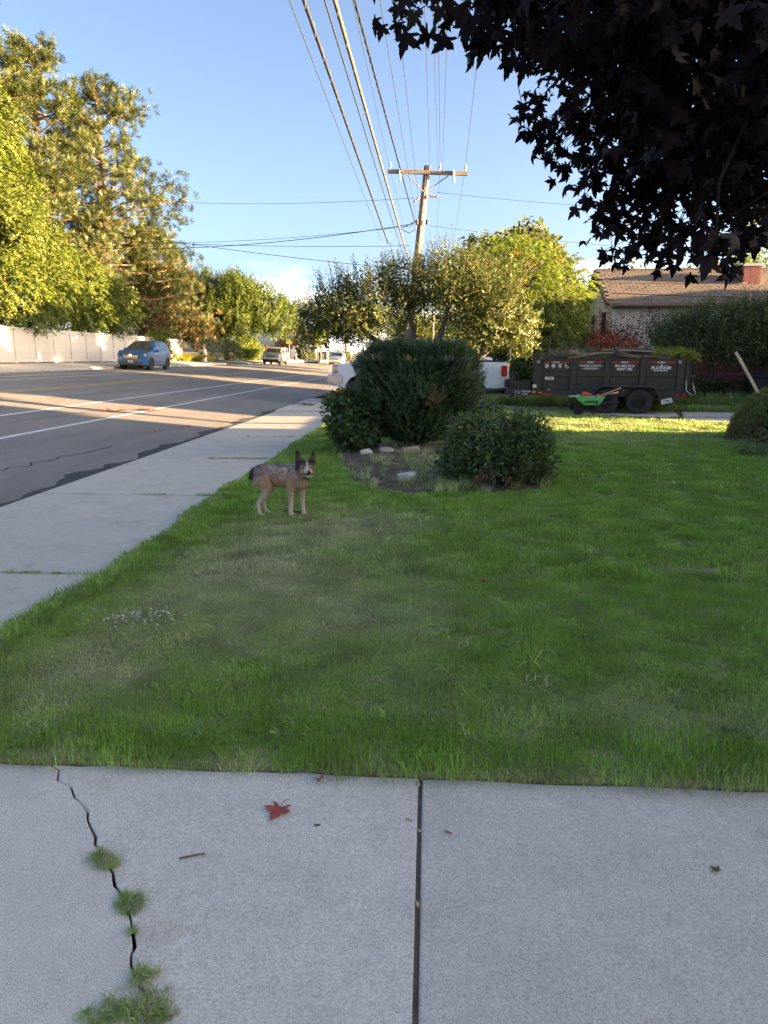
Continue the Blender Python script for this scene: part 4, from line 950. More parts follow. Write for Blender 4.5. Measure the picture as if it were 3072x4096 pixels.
# --- fruit tree behind the yew
t = thing('fruit_tree', 'spreading fruit tree with dark forked limbs and upright leafy shoots', 'tree', (.1, 17.6, 0))
bl = [(-2.2, 0, 2.75, .85, .9, .65), (-1.4, -.3, 3.05, .9, .9, .6), (-.5, .2, 3.3, .9, .9, .62), (.4, -.2, 3.4, .9, .9, .66), (1.2, .1, 3.15, .85, .9, .75), (1.75, 0, 2.6, .6, .8, .7), (-2.75, .1, 2.4, .5, .7, .5), (-1.9, -.2, 2.35, .6, .7, .35), (1.2, -.3, 2.4, .6, .7, .5), (2.1, .2, 2.25, .45, .6, .5), (-.2, .8, 2.9, .9, .8, .5)]
P, D = crown_pts(bl, 1350, .5)
top = P[:, 2] > 2.75
A = D * .35 + np.array([0, 0, 1.0]) + rvec(len(P)) * .25
leaves('crown', [clump_shoot(P[top], A[top], 14, .50, .088, .036, 1.0, .9, .35), clump_shoot(P[~top], D[~top] + rvec((~top).sum()) * .6 + np.array([0, 0, -.1]), 15, .32, .095, .040, 1.0, .6, .3), clump_ball(P, D, 9, .24, .095, .04, droop=.1)], 'lf_fruit', t)
sk = skeleton([([(0, 0, -.1), (-.05, 0, .7), (-.5, -.05, 1.55), (-1.2, -.1, 1.95), (-1.8, 0, 2.3)], .15, .055), ([(.02, 0, .5), (.22, 0, 1.3), (.1, .05, 1.95), (.3, 0, 2.6), (.35, 0, 3.1)], .12, .04), ([(.1, 0, .6), (.9, .1, 1.45), (1.4, .1, 1.9), (1.6, .1, 2.4)], .1, .04), ([(-.5, -.05, 1.55), (-.45, .1, 2.1), (-.6, .1, 2.8)], .07, .03)], [b[:3] for b in bl], .06, .009, sub=4)
q = rng.choice(np.where(top)[0], 150, replace=False)
for i in q: sk.tube([P[i], P[i] + unit(A[i]) * .5], [.006, .003], 4, caps=False)
sk.build('trunk', 'bark', t, smooth=True)

# --- big pinnate-leaved tree behind the pickup
t = thing('sumac_tree', 'large rounded sunlit tree with feathery leaves and red seed heads behind the pickup', 'tree', (2.5, 28.8, 0))
bl = [(.6, 0, 4.75, 1.9, 1.8, 1.3), (-.6, .3, 4.6, 1.4, 1.6, 1.2), (1.9, -.1, 4.3, 1.7, 1.6, 1.3), (2.4, 0, 3.5, 1.2, 1.5, 1.1), (2.9, .2, 2.6, .8, 1.2, .8), (-1.2, -.2, 3.9, 1.2, 1.3, 1.1), (.8, -.9, 3.6, 1.7, 1.1, 1.1), (0, -.6, 2.5, 1.5, 1.0, .7), (1.8, -.7, 2.4, 1.2, .9, .7)]
P, D = crown_pts(bl, 1300, .7)
leaves('crown', [clump_frond(P, D + rvec(len(P)) * .35 + np.array([0, 0, .25]), 16, .62, .16, .05, .55), clump_frond(P, D + rvec(len(P)) * .8, 12, .5, .15, .048, .7)], 'lf_ailan', t)
i = rng.choice(len(P), 46); leaves('seed_heads', [clump_ball(P[i] + D[i] * .2, D[i], 10, .10, .07, .05)], 'lf_orange', t)
skeleton([([(0, 0, -.1), (-.2, 0, 1.4), (-.3, 0, 2.8), (-.1, 0, 4.2)], .15, .06), ([(.15, 0, 0), (.25, .1, 1.5), (.7, 0, 3.0), (1.0, 0, 4.4)], .13, .05), ([(.3, 0, 0), (.9, -.1, 1.3), (1.7, 0, 2.6), (2.4, 0, 3.4)], .12, .04)], [b[:3] for b in bl] + [tuple(p) for p in P[::12]], .06, .008, sub=1).build('trunk', 'bark', t, smooth=True)
pl = MB().cyl((0, 0, 0), (.05, 0, 2.6), .03, n=8).build('plastic_pipe', 'trim_white', None); pl.location = (3.0, 27.4, 0); tag(pl, 'thin white pipe standing beside the feathery tree trunk', 'pipe')

# --- ivy bank behind trailer and pickup, plum, hedge trees by the house
bush('ivy_bank', 'dark ivy bank between pickup and trailer', (3.3, 26.8, 0), [(0, 0, .75, 1.1, .7, .65), (1.4, .2, .7, 1.1, .7, .55), (2.6, .3, .5, 1.0, .7, .5)], 900, 8, .24, .13, .11, 'lf_ivy', stems=5)
bush('dark_shrub', 'dark leafy shrub in deep shade beyond the pickup bed', (4.6, 31.5, 0), [(0, 0, 1.6, 2.4, 1.0, 1.2), (2.0, 0, 1.2, 1.6, 1.0, 1.0), (-2, .3, 1.5, 1.6, 1, 1)], 1100, 8, .35, .18, .12, 'lf_ivy', stems=5)
bush('plum_tree', 'purple leaved plum in front of the house gable', (7.0, 29.0, 0), [(0, 0, 2.7, 1.1, .7, .7), (.6, -.1, 2.3, 1.0, .7, .6), (-.7, .1, 2.3, .8, .6, .7), (1.6, 0, 3.0, .7, .5, .6)], 230, 9, .3, .09, .05, 'lf_red', stems=12, shell=.3)
bush('red_shrub', 'bright red leaved shrub glowing above the trailer load', (6.6, 27.9, 0), [(0, 0, 2.1, .75, .5, .45), (.7, 0, 1.95, .6, .5, .4)], 230, 9, .2, .08, .05, 'lf_orange', stems=8)
def hedge_tree(label, loc, blobs, n, trunk, shootn=.5):
    t = thing('hedge_tree', label, 'tree', loc); P, D = crown_pts(blobs, n, .55); A = D * .4 + np.array([0, 0, .9]) + rvec(len(P)) * .3
    leaves('crown', [clump_shoot(P, A, 13, .5, .095, .05, 1.0, .7, .3), clump_ball(P, D, 9, .3, .10, .055)], 'lf_hedge', t)
    skeleton(trunk, [b[:3] for b in blobs], .07, .01, sub=4).build('trunk', 'bark', t, smooth=True)
hedge_tree('broad grey-green hedge tree hiding the house wall above the trailer', (9.45, 25.6, 0), [(-.8, .3, 2.35, 1.0, .9, .7), (.3, .1, 2.6, 1.2, 1.0, .8), (1.6, 0, 2.7, 1.3, 1.0, .8), (.4, -.3, 1.95, 1.5, .8, .5), (-.7, 0, 1.9, .9, .8, .45)], 1500, [([(.4, 0, -.1), (.3, 0, 1.0), (.2, 0, 2.0)], .10, .06)])
hedge_tree('dark hedge tree with a thick trunk beside the bins', (12.0, 25.9, 0), [(-1.2, 0, 2.4, 1.3, 1.0, .8), (.3, 0, 2.6, 1.4, 1.1, 1.0), (1.6, 0, 2.7, 1.3, 1.1, 1.1), (-.9, -.2, 1.75, 1.4, .8, .35), (.8, -.2, 1.9, 1.3, .8, .45), (.3, 0, 3.5, .7, .7, .6)], 1700, [([(-.55, -.2, -.1), (-.5, -.2, 1.0), (-.2, 0, 1.9), (0, 0, 3.0)], .19, .1)])
bush('tall_tree', 'sunlit tree standing beyond the brick chimney', (16.5, 38, 0), [(0, 0, 6.5, 2.2, 2, 1.8), (-.8, 0, 5, 2, 2, 1.6)], 420, 9, .45, .17, .1, 'lf_ailan', parts=('crown', 'trunk'), stems=8, catg='tree')
# rank grass and weeds along the fence foot, behind trailer and kerb
Pn = 1500; P = np.stack([rng.uniform(-.6, 11.0, Pn), 24.9 + rng.normal(0, .55, Pn) + .0 * rng.random(Pn)], 1); P[:, 1] = np.clip(P[:, 1], 23.9, 26.1); P = P[(P[:, 0] > 6.8) | (P[:, 1] > 24.2)]
keep = (P[:, 1] > 22.6)
scatter('verge_weeds', np.c_[P, np.full(len(P), .0)], [blade_mesh('blades', 26, .12, .36, .016, 1.0, .5) for _ in range(4)], rng.uniform(.5, 1.4, len(P)), np.clip(rng.normal(.4, .2, len(P)), 0, 1), 'grass', 'rank weeds growing along the chain-link fence and kerb')
Pn = 700; P = np.stack([rng.uniform(6.0, 13, Pn), rng.uniform(22.5, 24.4, Pn)], 1)
scatter('verge_weeds', np.c_[P, np.full(len(P), .0)], [blade_mesh('blades', 40, .2, .16, .014, 1.0, .5) for _ in range(4)], rng.uniform(.6, 1.3, len(P)), np.clip(rng.normal(.3, .2, len(P)), 0, 1), 'grass', 'longer grass between the cracked driveway and the chain-link fence')
bush('weed_shrub', 'leafy weeds in front of the chain-link fence', (8.9, 25.2, 0), [(0, 0, .5, 1.1, .5, .5), (1.5, .2, .45, 1.0, .5, .45)], 260, 8, .2, .14, .06, 'lf_ivy', stems=6)
stump = MB().tube([(0, 0, -.1), (.02, 0, .2), (0, .01, .52)], [.24, .2, .19], 12).build('tree_stump', 'bark_red', None); stump.location = (7.55, 24.0, 0); tag(stump, 'short cut tree stump behind the trailer tailgate', 'stump')
# weeds and litter in driveway cracks
Q = [(6.75 + i * .012 + rng.normal(0, .03), 20.28 - .0015 * i + rng.normal(0, .02), .02) for i in range(250)] + [(9.02 + i * .008, 18.5 + i * .013, .02) for i in range(120)]
scatter('joint_weeds', np.array(Q), [blade_mesh('blades', 20, .05, .04, .01, 1.4) for _ in range(3)], rng.uniform(.6, 1.3, len(Q)), np.clip(rng.normal(.6, .2, len(Q)), 0, 1), 'grass', 'weeds in the cracks of the neighbouring driveway')

# --- yew in the bed: vase shaped, flat topped
t = thing('yew_bush', 'dense dark yew clipped to a flat-topped vase shape', 'bush', (-.2, 12.75, 0))
n = 7000; a = rng.random(n) * 2 * PI; z = .18 + 1.40 * rng.random(n) ** .8
def yew_r(z, a):
    f = np.clip((z - .15) / .85, 0, 1); r = .34 + .60 * f ** .8
    r = r * (1 + .10 * np.sin(a * 3 + z * 2) + .07 * np.sin(a * 7 + z * 5) + .05 * np.sin(a * 13 - z * 9)); return r
tp = rng.random(n) < .30; rad = yew_r(z, a) * (.80 + .20 * rng.random(n) ** .5); zz = z.copy()
rad[tp] = yew_r(np.full(tp.sum(), 1.8), a[tp]) * np.sqrt(rng.random(tp.sum())) * .98; zz[tp] = 1.76 - .14 * (rad[tp] / .98) ** 4 + .09 * np.sin(a[tp] * 5) * rad[tp] + rng.normal(0, .05, tp.sum())
P = np.stack([rad * np.cos(a) * 1.06, rad * np.sin(a) * .9, np.minimum(zz, 1.80)], 1); D = np.stack([np.cos(a), np.sin(a), np.full(n, .2)], 1)
A = D * np.where(tp, .12, .75)[:, None] + np.array([0, 0, 1.0]) * np.where(tp | (zz > 1.35), 1.0, .35)[:, None] + rvec(n) * .3
leaves('foliage', [clump_shoot(P, A, 22, .15, .046, .0125, 1.0, .8, .25)], 'lf_yew', t, fold=.02)
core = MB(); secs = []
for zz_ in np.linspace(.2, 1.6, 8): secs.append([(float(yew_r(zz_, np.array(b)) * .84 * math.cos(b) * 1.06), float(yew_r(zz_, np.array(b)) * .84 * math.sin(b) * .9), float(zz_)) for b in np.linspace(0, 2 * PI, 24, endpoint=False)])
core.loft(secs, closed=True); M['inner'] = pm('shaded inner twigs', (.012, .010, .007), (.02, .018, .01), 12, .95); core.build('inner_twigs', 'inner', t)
mb = MB()
for i in range(26):
    b = rng.random() * 6.28; r0 = rng.uniform(.05, .3); limb(mb, (r0 * math.cos(b), r0 * math.sin(b), -.05), (1.7 * r0 * math.cos(b) + .1 * math.cos(b), 1.6 * r0 * math.sin(b), .9), .016, .008, .05, 4, 5)
mb.build('stems', 'bark_red', t)
i = (P[:, 0] > .15) & (P[:, 0] < .42) & (P[:, 2] > .85) & (P[:, 2] < 1.08) & (P[:, 1] < -.5)
if i.sum() > 3: leaves('brown_patch', [clump_shoot(P[i] + np.array([0, -.05, 0]), A[i], 18, .17, .034, .008, 1, .8, .25)], 'lf_dead', t, fold=.02)

bush('leafy_shrub', 'mid-green broad-leaved shrub on the pavement side of the yew', (-1.38, 12.35, .03), [(0, 0, .62, .38, .42, .38), (-.08, .1, .86, .28, .35, .18), (.1, 0, .3, .40, .42, .28), (.28, .1, .45, .34, .38, .34)], 420, 11, .14, .11, .06, 'lf_shrub', up=.1, stems=8, jit=1.0)
bush('leafy_shrub', 'low spreading shrub of mixed leaves on the lawn side of the bed', (.95, 9.5, .03), [(0, 0, .42, .68, .62, .42), (.28, .1, .62, .38, .45, .28), (-.25, .1, .55, .45, .45, .32), (.42, -.15, .35, .3, .4, .34), (-.1, -.45, .3, .55, .3, .28), (-.5, -.2, .25, .35, .35, .22)], 800, 12, .12, .075, .034, 'lf_shrub', stems=22, jit=1.0,
     extra=[clump_shoot(*(lambda p: (p, np.array([0, 0, .8]) + rvec(len(p)) * .9))(np.array([.0, 0, .45]) + np.clip(rng.normal(size=(210, 3)), -1.3, 1.3) * np.array([.5, .42, .22])), 9, .34, .075, .022, 1, .8)])
o = thing('withered_leaves', 'withered orange-brown leaves hanging low on the spreading shrub', 'leaves', (.62, 8.78, .2)); leaves('leaf_cluster', [clump_ball(np.array([[0, 0, .0], [.07, .0, .06], [.14, .0, .02], [.38, .02, -.02]]), np.array([[0, -1, 0.]] * 4), 7, .07, .09, .035, droop=1.4)], 'lf_dead', o)
bush('small_shrub', 'small fresh green shrub tucked behind the yew', (1.0, 13.6, .02), [(0, 0, .45, .42, .4, .42)], 150, 10, .12, .07, .035, 'lf_ivy', stems=5)
bush('sapling', 'thin leafy sapling growing from the back of the yew bed', (-.55, 14.3, 0), [(0, 0, .5, .4, .4, .5)], 60, 8, .15, .07, .03, 'lf_ivy', stems=3)
# clipped round bush at the picture edge
t = thing('round_bush', 'clipped dome-shaped bush, green on top and brown below', 'bush', (7.25, 14.5, 0))
n = 5200; d = rvec(n); d[:, 2] = np.abs(d[:, 2]); P = d * np.array([1.24, 1.2, 1.18]) * (1 + .02 * np.sin(d[:, :1] * 9) + .015 * np.sin(d[:, 1:2] * 13)) * (1 - .06 * rng.random((n, 1))); P[:, 2] *= .95
low = rng.random(n) < np.clip(.75 - P[:, 2] / .75, 0, .75)
A = d * .9 + np.array([0, 0, .35]) + rvec(n) * .35
leaves('foliage', [clump_shoot(P[~low], A[~low], 16, .08, .05, .011, 1, .9, .2)], 'lf_box', t, fold=.03); leaves('brown_sprigs', [clump_shoot(P[low], A[low], 14, .08, .05, .010, 1, .9, .2)], 'lf_dead', t, fold=.03)
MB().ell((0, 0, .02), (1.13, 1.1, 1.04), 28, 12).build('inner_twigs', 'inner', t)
bush('low_plant', 'small silvery plant at the foot of the round bush', (5.45, 12.2, .02), [(0, 0, .15, .3, .25, .15)], 60, 8, .1, .06, .02, 'lf_hedge', stems=3)

# --- distant trees
FT = 'trees at the far end of the street'
def ftree(label, x, y, h, r, n=500, mat='lf_far', z=.8, w=.32):
    t = thing('street_tree', label, 'tree', (x, y, z), 0, FT)
    bl = [(0, 0, h * .66, r, r, h * .3)] + [(rng.normal(0, r * .55), rng.normal(0, r * .5), h * rng.uniform(.4, .85), r * .55, r * .5, h * .16) for _ in range(5)]
    P, D = crown_pts(bl, int(n * 1.8), .55); leaves('crown', [clump_ball(P, D, 8, r * .17, w * 1.25, w * .7)], mat, t)
    MB().tube([(0, 0, -.2), (0, 0, h * .7)], [.05 * h * .5, .03], 8).build('trunk', 'bark', t)
for a in (('distant broad tree closing the street', -13, 190, 15, 7, 420), ('distant tall tree behind the cream house', -24, 150, 14, 6, 380), ('distant tree beyond the sign', -31, 118, 10, 5, 300), ('distant dark tree behind the fruit tree', -3, 150, 11, 6, 380), ('distant tree over the far kerb', 6, 120, 9, 5, 320), ('distant tree beside the far pole', 9, 70, 7, 4, 320), ('distant rounded tree past the pickup', -1.5, 95, 6, 3.2, 300), ('distant tree at the bend', -8, 210, 13, 7, 360), ('distant tree behind the street corner', -20, 175, 16, 7, 380), ('distant tree behind the plume tree', -33, 95, 12, 6, 380), ('distant tree in the gap beside the house', 13, 62, 6.5, 4, 260), ('distant tree far beyond the house', 24, 70, 9, 5, 320)):
    ftree(*a)
for a in (('low leafy shade tree added close behind the feathery tree', 4.6, 35.8, 7.0, 2.2, 380), ('leafy shade tree added behind the feathery tree', 5.0, 40.6, 8.3, 2.6, 420), ('second leafy shade tree added behind the feathery tree', 5.8, 47, 9.6, 2.9, 420), ('third leafy shade tree added well behind the feathery tree', 5.5, 54.5, 10.8, 3.4, 380)): ftree(*a, z=0)  # hidden trees added to throw shade on the white fence
ftree('small yellow-green street tree on the far corner lawn', -16.2, 108, 5.6, 1.7, 150, 'lf_ailan', 1.2, .26)
ftree('thin reddish young tree beside the street sign', -18.9, 96, 3.9, 1.3, 70, 'lf_dead', 1.2, .2)
t = thing('cypress', 'slim dark cypress in front of the cream house', 'tree', (-20.6, 116, 1.1)); n = 420; a = rng.random(n) * 6.28; z = 6.2 * rng.random(n); r = 1.0 * np.sin(np.clip(z / 6.2, .04, 1) * PI * .92 + .2) ** .7 * np.sqrt(rng.random(n))
P = np.stack([r * np.cos(a), r * np.sin(a), z + .2], 1); leaves('crown', [clump_ball(P, np.stack([np.cos(a), np.sin(a), np.ones(n)], 1), 9, .2, .28, .1, .8)], 'lf_cypress', t); MB().cyl((0, 0, -.2), (0, 0, 3), .12).build('trunk', 'bark', t)
for lb, x, y, s in (('brown rounded far shrub beside the oncoming car', -14.3, 116, 1.5), ('far green shrub on the corner lawn', -18.6, 112, 1.1), ('far autumn shrub beyond the white pickup', -5.5, 88, 1.6)):
    bush('far_shrub', lb, (x, y, .7), [(0, 0, s * .8, s, s, s)], 130, 8, .3, .22, .12, 'lf_far', stems=4)
# stones on the bed
M['stone'] = pm('pale fieldstone', (.46, .43, .40), (.62, .59, .55), 4, .85, bump=.8, bscale=14); M['stone_tan'] = pm('tan fieldstone', (.36, .28, .23), (.50, .41, .35), 4, .85, bump=.8, bscale=14)
def stone(label, loc, d, mat, rz):
    bm = bmesh.new(); bmesh.ops.create_icosphere(bm, subdivisions=3, radius=.5); sd_ = rng.normal(size=3) * 3
    for v in bm.verts:
        c = v.co.copy(); k = 1 + .16 * math.sin(c.x * 7 + sd_[0]) * math.sin(c.y * 6 + sd_[1]) + .12 * math.sin(c.z * 9 + sd_[2] + c.x * 4)
        v.co = Vector((max(-.42, min(.42, c.x * k)) * d[0], max(-.4, min(.4, c.y * k)) * d[1], max(-.38, min(.40, c.z * k)) * d[2]))
    me = bpy.data.meshes.new('stone'); bm.to_mesh(me); bm.free(); o = link('stone', me, None, mat); o.location = loc; o.rotation_euler = (rng.normal(0, .12), rng.normal(0, .12), rz); tag(o, label, 'stone', 'stones edging the shrub bed'); return o
stone('whitish boulder standing alone on the bare soil', (-.27, 9.28, .10), (.30, .2, .17), 'stone', -.2)
stone('pale rounded stone at the pavement end of the stone row', (-1.02, 11.75, .08), (.24, .2, .2), 'stone', .3)
stone('flat tan slab stone second in the stone row', (-.68, 11.85, .11), (.32, .22, .16), 'stone_tan', .1)
stone('small pale stone lying below the flat tan slab', (-.60, 11.55, .06), (.18, .14, .1), 'stone', .5)
stone('long tan stone at the yew foot, last in the stone row', (-.3, 12.0, .11), (.36, .22, .15), 'stone_tan', .4)
# ================================================================== VEHICLES
def carpaint(name, c, metal=.0, rough=.28):
    return pm(name, c, tuple(min(1, x * 1.12) for x in c), 1.5, rough, metal, coat=.7)
M['paint_blue'] = carpaint('blue car paint', (.012, .105, .29), .15)
M['paint_silver'] = carpaint('tan silver paint', (.36, .33, .29), .35)
M['paint_white'] = carpaint('white paint', (.62, .63, .64))
M['paint_pearl'] = carpaint('pearl white paint', (.55, .53, .50))
M['cladding'] = pm('grey cladding', (.07, .072, .078), (.09, .09, .095), 6, .6)
M['plate'] = pm('number plate', (.45, .47, .5), (.6, .6, .58), 20, .5)
def wheel(parent, x, y, r, w, rim='alloy', spokes=5, name='wheel'):
    s = 1 if x > 0 else -1
    o = MB().lathe([(r * .62, -w / 2), (r * .93, -w / 2), (r, -w * .32), (r, w * .32), (r * .93, w / 2), (r * .62, w / 2)], 'x', n=28).build(name, 'rubber', parent, smooth=True)
    autosmooth(o, 40); o.location = (x, y, r)
    k = MB().lathe([(r * .63, -w * .3), (r * .64, w * .36 * 1), (r * .58, w * .42), (r * .56, w * .2), (r * .15, w * .16)], 'x', n=28)
    if s < 0: k.v = [(-a, b, c) for a, b, c in k.v]
    for i in range(spokes):
        a = 2 * PI * i / spokes + .3
        k.box((s * w * .30, math.cos(a) * r * .35, math.sin(a) * r * .35), (.035, r * .46, r * .13), (a, 0, 0))
    k.lathe([(r * .14, s * w * .2), (r * .12, s * w * .42)], 'x', n=10)
    k.build('rim', rim, o); return o
class Car:
    def __init__(s, name, label, loc, rz, sp, group=None, slope=0):
        s.sp = sp; s.root = thing(name, label, sp.get('cat', 'car'), loc, rz, group)
        if slope: s.root.rotation_euler = (0, slope, rz)
        prof = sp['prof']; s.py = [p[0] for p in prof]; s.pz = [p[1] for p in prof]
        ys = sorted(set(list(np.round(np.linspace(s.py[0], s.py[-1], 70), 3)) + [round(y, 3) for y in s.py]))
        secs = []
        for y in ys:
            zl, zt = s.zlow(y), s.ztop(y); zb = min(sp['belt'], zt - .03); zl = min(zl, zb - .05)
            zz = [zl + (zb - zl) * t for t in (0, .12, .45, .8, 1)] + [zb + (zt - zb) * t for t in (.3, .85, 1.0)]
            L = [(s.hw(y, z), y, z) for z in zz]
            L[-1] = (L[-1][0] - min(.05, .3 * (zt - zb) + .015), y, zt)
            top = [(L[-1][0] * .6, y, zt + .018), (0, y, zt + .026)]
            half = L + top
            secs.append(half + [(-a, b, c) for a, b, c in reversed(half[:-1])])
        s.body = autosmooth(MB().loft(secs, closed=True).build('body', sp['paint'], s.root), 38)
        for (yc, r) in sp['arches']:
            if sp.get('cladding'):
                for sd_ in (1, -1):
                    vs, fs = [], []
                    for i in range(19):
                        a = PI * i / 18; c_, s_ = math.cos(a), math.sin(a)
                        for rr in (r - .01, r + .065):
                            y, z = yc + rr * c_, sp['wr'] + rr * s_ * .98; vs.append((sd_ * (s.hw(y, max(z, sp['zl'] + .1)) + .012), y, z))
                    fs = [(2 * i, 2 * i + 1, 2 * i + 3, 2 * i + 2) for i in range(18)]
                    MB().add(vs, fs).build('arch_trim', sp['cladding'], s.root)
        for (yc, r) in sp['arches']:
            MB().box((0, yc, sp['wr'] + .08), (sp['hw'] * 1.72, r * 1.7, sp['wr'] * 1.3)).build('wheel_well', 'dark_plastic', s.root) if sp.get('wells', True) else None
            for sd_ in (1, -1): wheel(s.root, sd_ * (sp['hw'] - .125), yc, sp['wr'], .23, sp.get('rim', 'alloy'), sp.get('spokes', 5))
    def ztop(s, y): return float(np.interp(y, s.py, s.pz))
    def zlow(s, y):
        z = s.sp['zl'] + s.sp.get('rake', .12) * max(0, (abs(y - s.sp.get('yc', 0)) - s.sp['len'] / 2 + .45) / .45)
        for yc, r in s.sp['arches']:
            d = r * r - (y - yc) ** 2
            if d > 0: z = max(z, s.sp['wr'] + math.sqrt(d) * .98)
        return z
    def hw(s, y, z):
        sp = s.sp; e = max(0, (abs(y - sp.get('yc', 0)) - sp['len'] / 2 + sp.get('tl', .7)) / sp.get('tl', .7)); w = sp['hw'] * (1 - sp.get('taper', .13) * e ** 2)
        if z > sp['belt']: w *= 1 - sp.get('tumble', .26) * (z - sp['belt']) / (sp['zmax'] - sp['belt'])
        else: w *= 1 - .035 * ((sp['belt'] - z) / sp['belt']) ** 2
        return w
    def side(s, name, mat, pts, off=.008, both=True, parent=None):
        """polygon (y,z) laid on the body side"""
        for sd_ in ((1, -1) if both else (1,)):
            n = len(pts); vs = [(sd_ * (s.hw(y, z) + off), y, z) for y, z in pts] + [(sd_ * (s.hw(y, z) - .03), y, z) for y, z in pts]
            MB().add(vs, [tuple(range(n)), tuple(reversed(range(n, 2 * n)))] + [(i, i + n, (i + 1) % n + n, (i + 1) % n) for i in range(n)]).build(name, mat, parent or s.root)
    def screen(s, name, y0, y1, mat='glass', k=.9, off=.012):
        """glass laid on the sloping roofline between two stations"""
        vs, fs = [], []
        sg = -1 if s.ztop(y1) > s.ztop(y0) else 1
        for i in range(5):
            y = y0 + (y1 - y0) * i / 4; zt = s.ztop(y); w = (s.hw(y, zt) - .05) * k
            for j in range(7):
                t = -1 + 2 * j / 6; vs.append((w * t, y + sg * off, zt + .026 - .012 * abs(t) + off))
        fs = [(i * 7 + j, i * 7 + j + 1, i * 7 + j + 8, i * 7 + j + 7) for i in range(4) for j in range(6)]
        return MB().add(vs, fs).build(name, mat, s.root, smooth=True)
    def box(s, name, mat, c, d, rot=None, bevel=.01, both=True, parent=None):
        r = None
        for sd_ in ((1, -1) if both and abs(c[0]) > .01 else (1,)):
            r = MB().box((sd_ * c[0], c[1], c[2]), d, None if rot is None else (rot[0], sd_ * rot[1], sd_ * rot[2])).build(name, mat, parent or s.root, bevel=bevel)
        return r
# ---- blue SUV parked across the street
c = Car('parked_car', 'metallic blue compact SUV parked at the white fence, nose towards us', (-17.62, 44.1, .93), 0, dict(
    prof=[(-2.22, .70), (-2.16, .90), (-1.95, .99), (-1.05, 1.10), (-.95, 1.13), (-.15, 1.55), (.35, 1.625), (1.2, 1.60), (1.75, 1.52), (2.12, 1.14), (2.22, .98), (2.25, .6)],
    zl=.24, belt=1.02, zmax=1.63, hw=.925, len=4.46, arches=[(-1.33, .40), (1.34, .40)], wr=.345, paint='paint_blue', cladding='cladding', tumble=.24, taper=.16), slope=R(3.4))
c.root.scale = (1, 1, 1.05); c.screen('windscreen', -.88, -.2); c.screen('rear_window', 1.82, 2.1)
c.side('window', 'glass', [(-.62, 1.06), (.22, 1.07), (.20, 1.50), (-.08, 1.50)]); c.side('window', 'glass', [(.30, 1.07), (1.12, 1.10), (1.05, 1.49), (.28, 1.51)]); c.side('window', 'glass', [(1.2, 1.12), (1.72, 1.25), (1.5, 1.43), (1.14, 1.48)])
c.side('sill_cladding', 'cladding', [(-.9, .24), (.9, .24), (.9, .34), (-.9, .33)], .014); c.side('sill_strip', 'alloy', [(-.8, .37), (.85, .39), (.85, .43), (-.8, .40)], .012)
for y in (.26, 1.16): c.side('door_seam', 'dark_plastic', [(y, .42), (y + .012, .42), (y + .012, 1.04), (y, 1.04)], .004)
c.side('crease', 'paint_blue', [(-.8, .86), (1.9, .95), (1.9, .965), (-.8, .88)], .016)
for y in (.08, .98): c.box('door_handle', 'paint_blue', (.93, y, .94), (.03, .17, .03))
c.box('mirror', 'paint_blue', (1.0, -.62, 1.12), (.2, .12, .14), bevel=.04)
g = c.box('grille', 'dark_plastic', (0, -2.2, .74), (1.02, .10, .27), (R(-8), 0, 0), bevel=.04)
for z in (.66, .73, .80): MB().box((0, -2.255, z), (.92 - (.8 - z) * .6, .02, .022)).build('bar', 'chrome', g)
e = MB(); e.lathe([(.085, -.01), (.085, .01), (.065, .012), (.065, -.012)], 'y', (0, -2.275, .80), 20)
for x in (-.03, .03): e.box((x, -2.275, .80), (.012, .014, .08), (0, R(18), 0))
e.box((0, -2.275, .80), (.06, .014, .014)); em = e.build('emblem', 'chrome', c.root); em.scale = (1.25, 1, 1); em.location = (0, 0, -.0)
c.box('headlight', 'lamp_clear', (.66, -2.03, .82), (.46, .16, .13), (R(-6), R(-12), R(-28)), bevel=.04)
c.box('fog_light', 'lamp_clear', (.64, -2.14, .50), (.22, .08, .07), (0, 0, R(-14)), bevel=.02); c.box('fog_surround', 'dark_plastic', (.64, -2.12, .5), (.36, .08, .15), (0, 0, R(-14)), bevel=.03)
c.box('lower_bumper', 'cladding', (0, -2.17, .36), (1.5, .16, .2), bevel=.05); c.box('number_plate', 'plate', (0, -2.27, .48), (.32, .02, .16), bevel=.004)
c.box('plate_frame', 'dark_plastic', (0, -2.255, .48), (.38, .02, .22), bevel=.01)
for sd_ in (1, -1): MB().tube([(sd_ * .60, -.1, 1.58), (sd_ * .61, .1, 1.665), (sd_ * .60, 1.4, 1.64), (sd_ * .59, 1.6, 1.56)], .02, 6).build('roof_rail', 'alloy', c.root)
c.box('tail_light', 'red_lamp', (.80, 2.08, .98), (.14, .22, .16), bevel=.04)
# ---- silver pickup with a canopy, farther along
c = Car('parked_pickup', 'tan silver pickup with a matching canopy parked under the plume tree', (-16.75, 78.5, .9), 0, dict(
    prof=[(-2.72, .75), (-2.66, 1.02), (-2.5, 1.10), (-1.45, 1.17), (-1.35, 1.2), (-.72, 1.76), (-.3, 1.82), (.55, 1.82), (2.2, 1.86), (2.62, 1.78), (2.72, 1.1), (2.75, .6)],
    zl=.42, belt=1.14, zmax=1.84, hw=.96, len=5.45, arches=[(-1.75, .47), (1.55, .47)], wr=.40, paint='paint_silver', tumble=.2, taper=.08, cat='pickup'), slope=R(3.4))
c.screen('windscreen', -1.28, -.8); c.side('window', 'glass', [(-1.0, 1.2), (-.2, 1.2), (-.2, 1.66), (-.7, 1.66)]); c.side('window', 'glass', [(-.1, 1.2), (.45, 1.22), (.42, 1.66), (-.1, 1.66)]); c.side('canopy_window', 'glass', [(.8, 1.3), (2.3, 1.3), (2.3, 1.68), (.8, 1.68)])
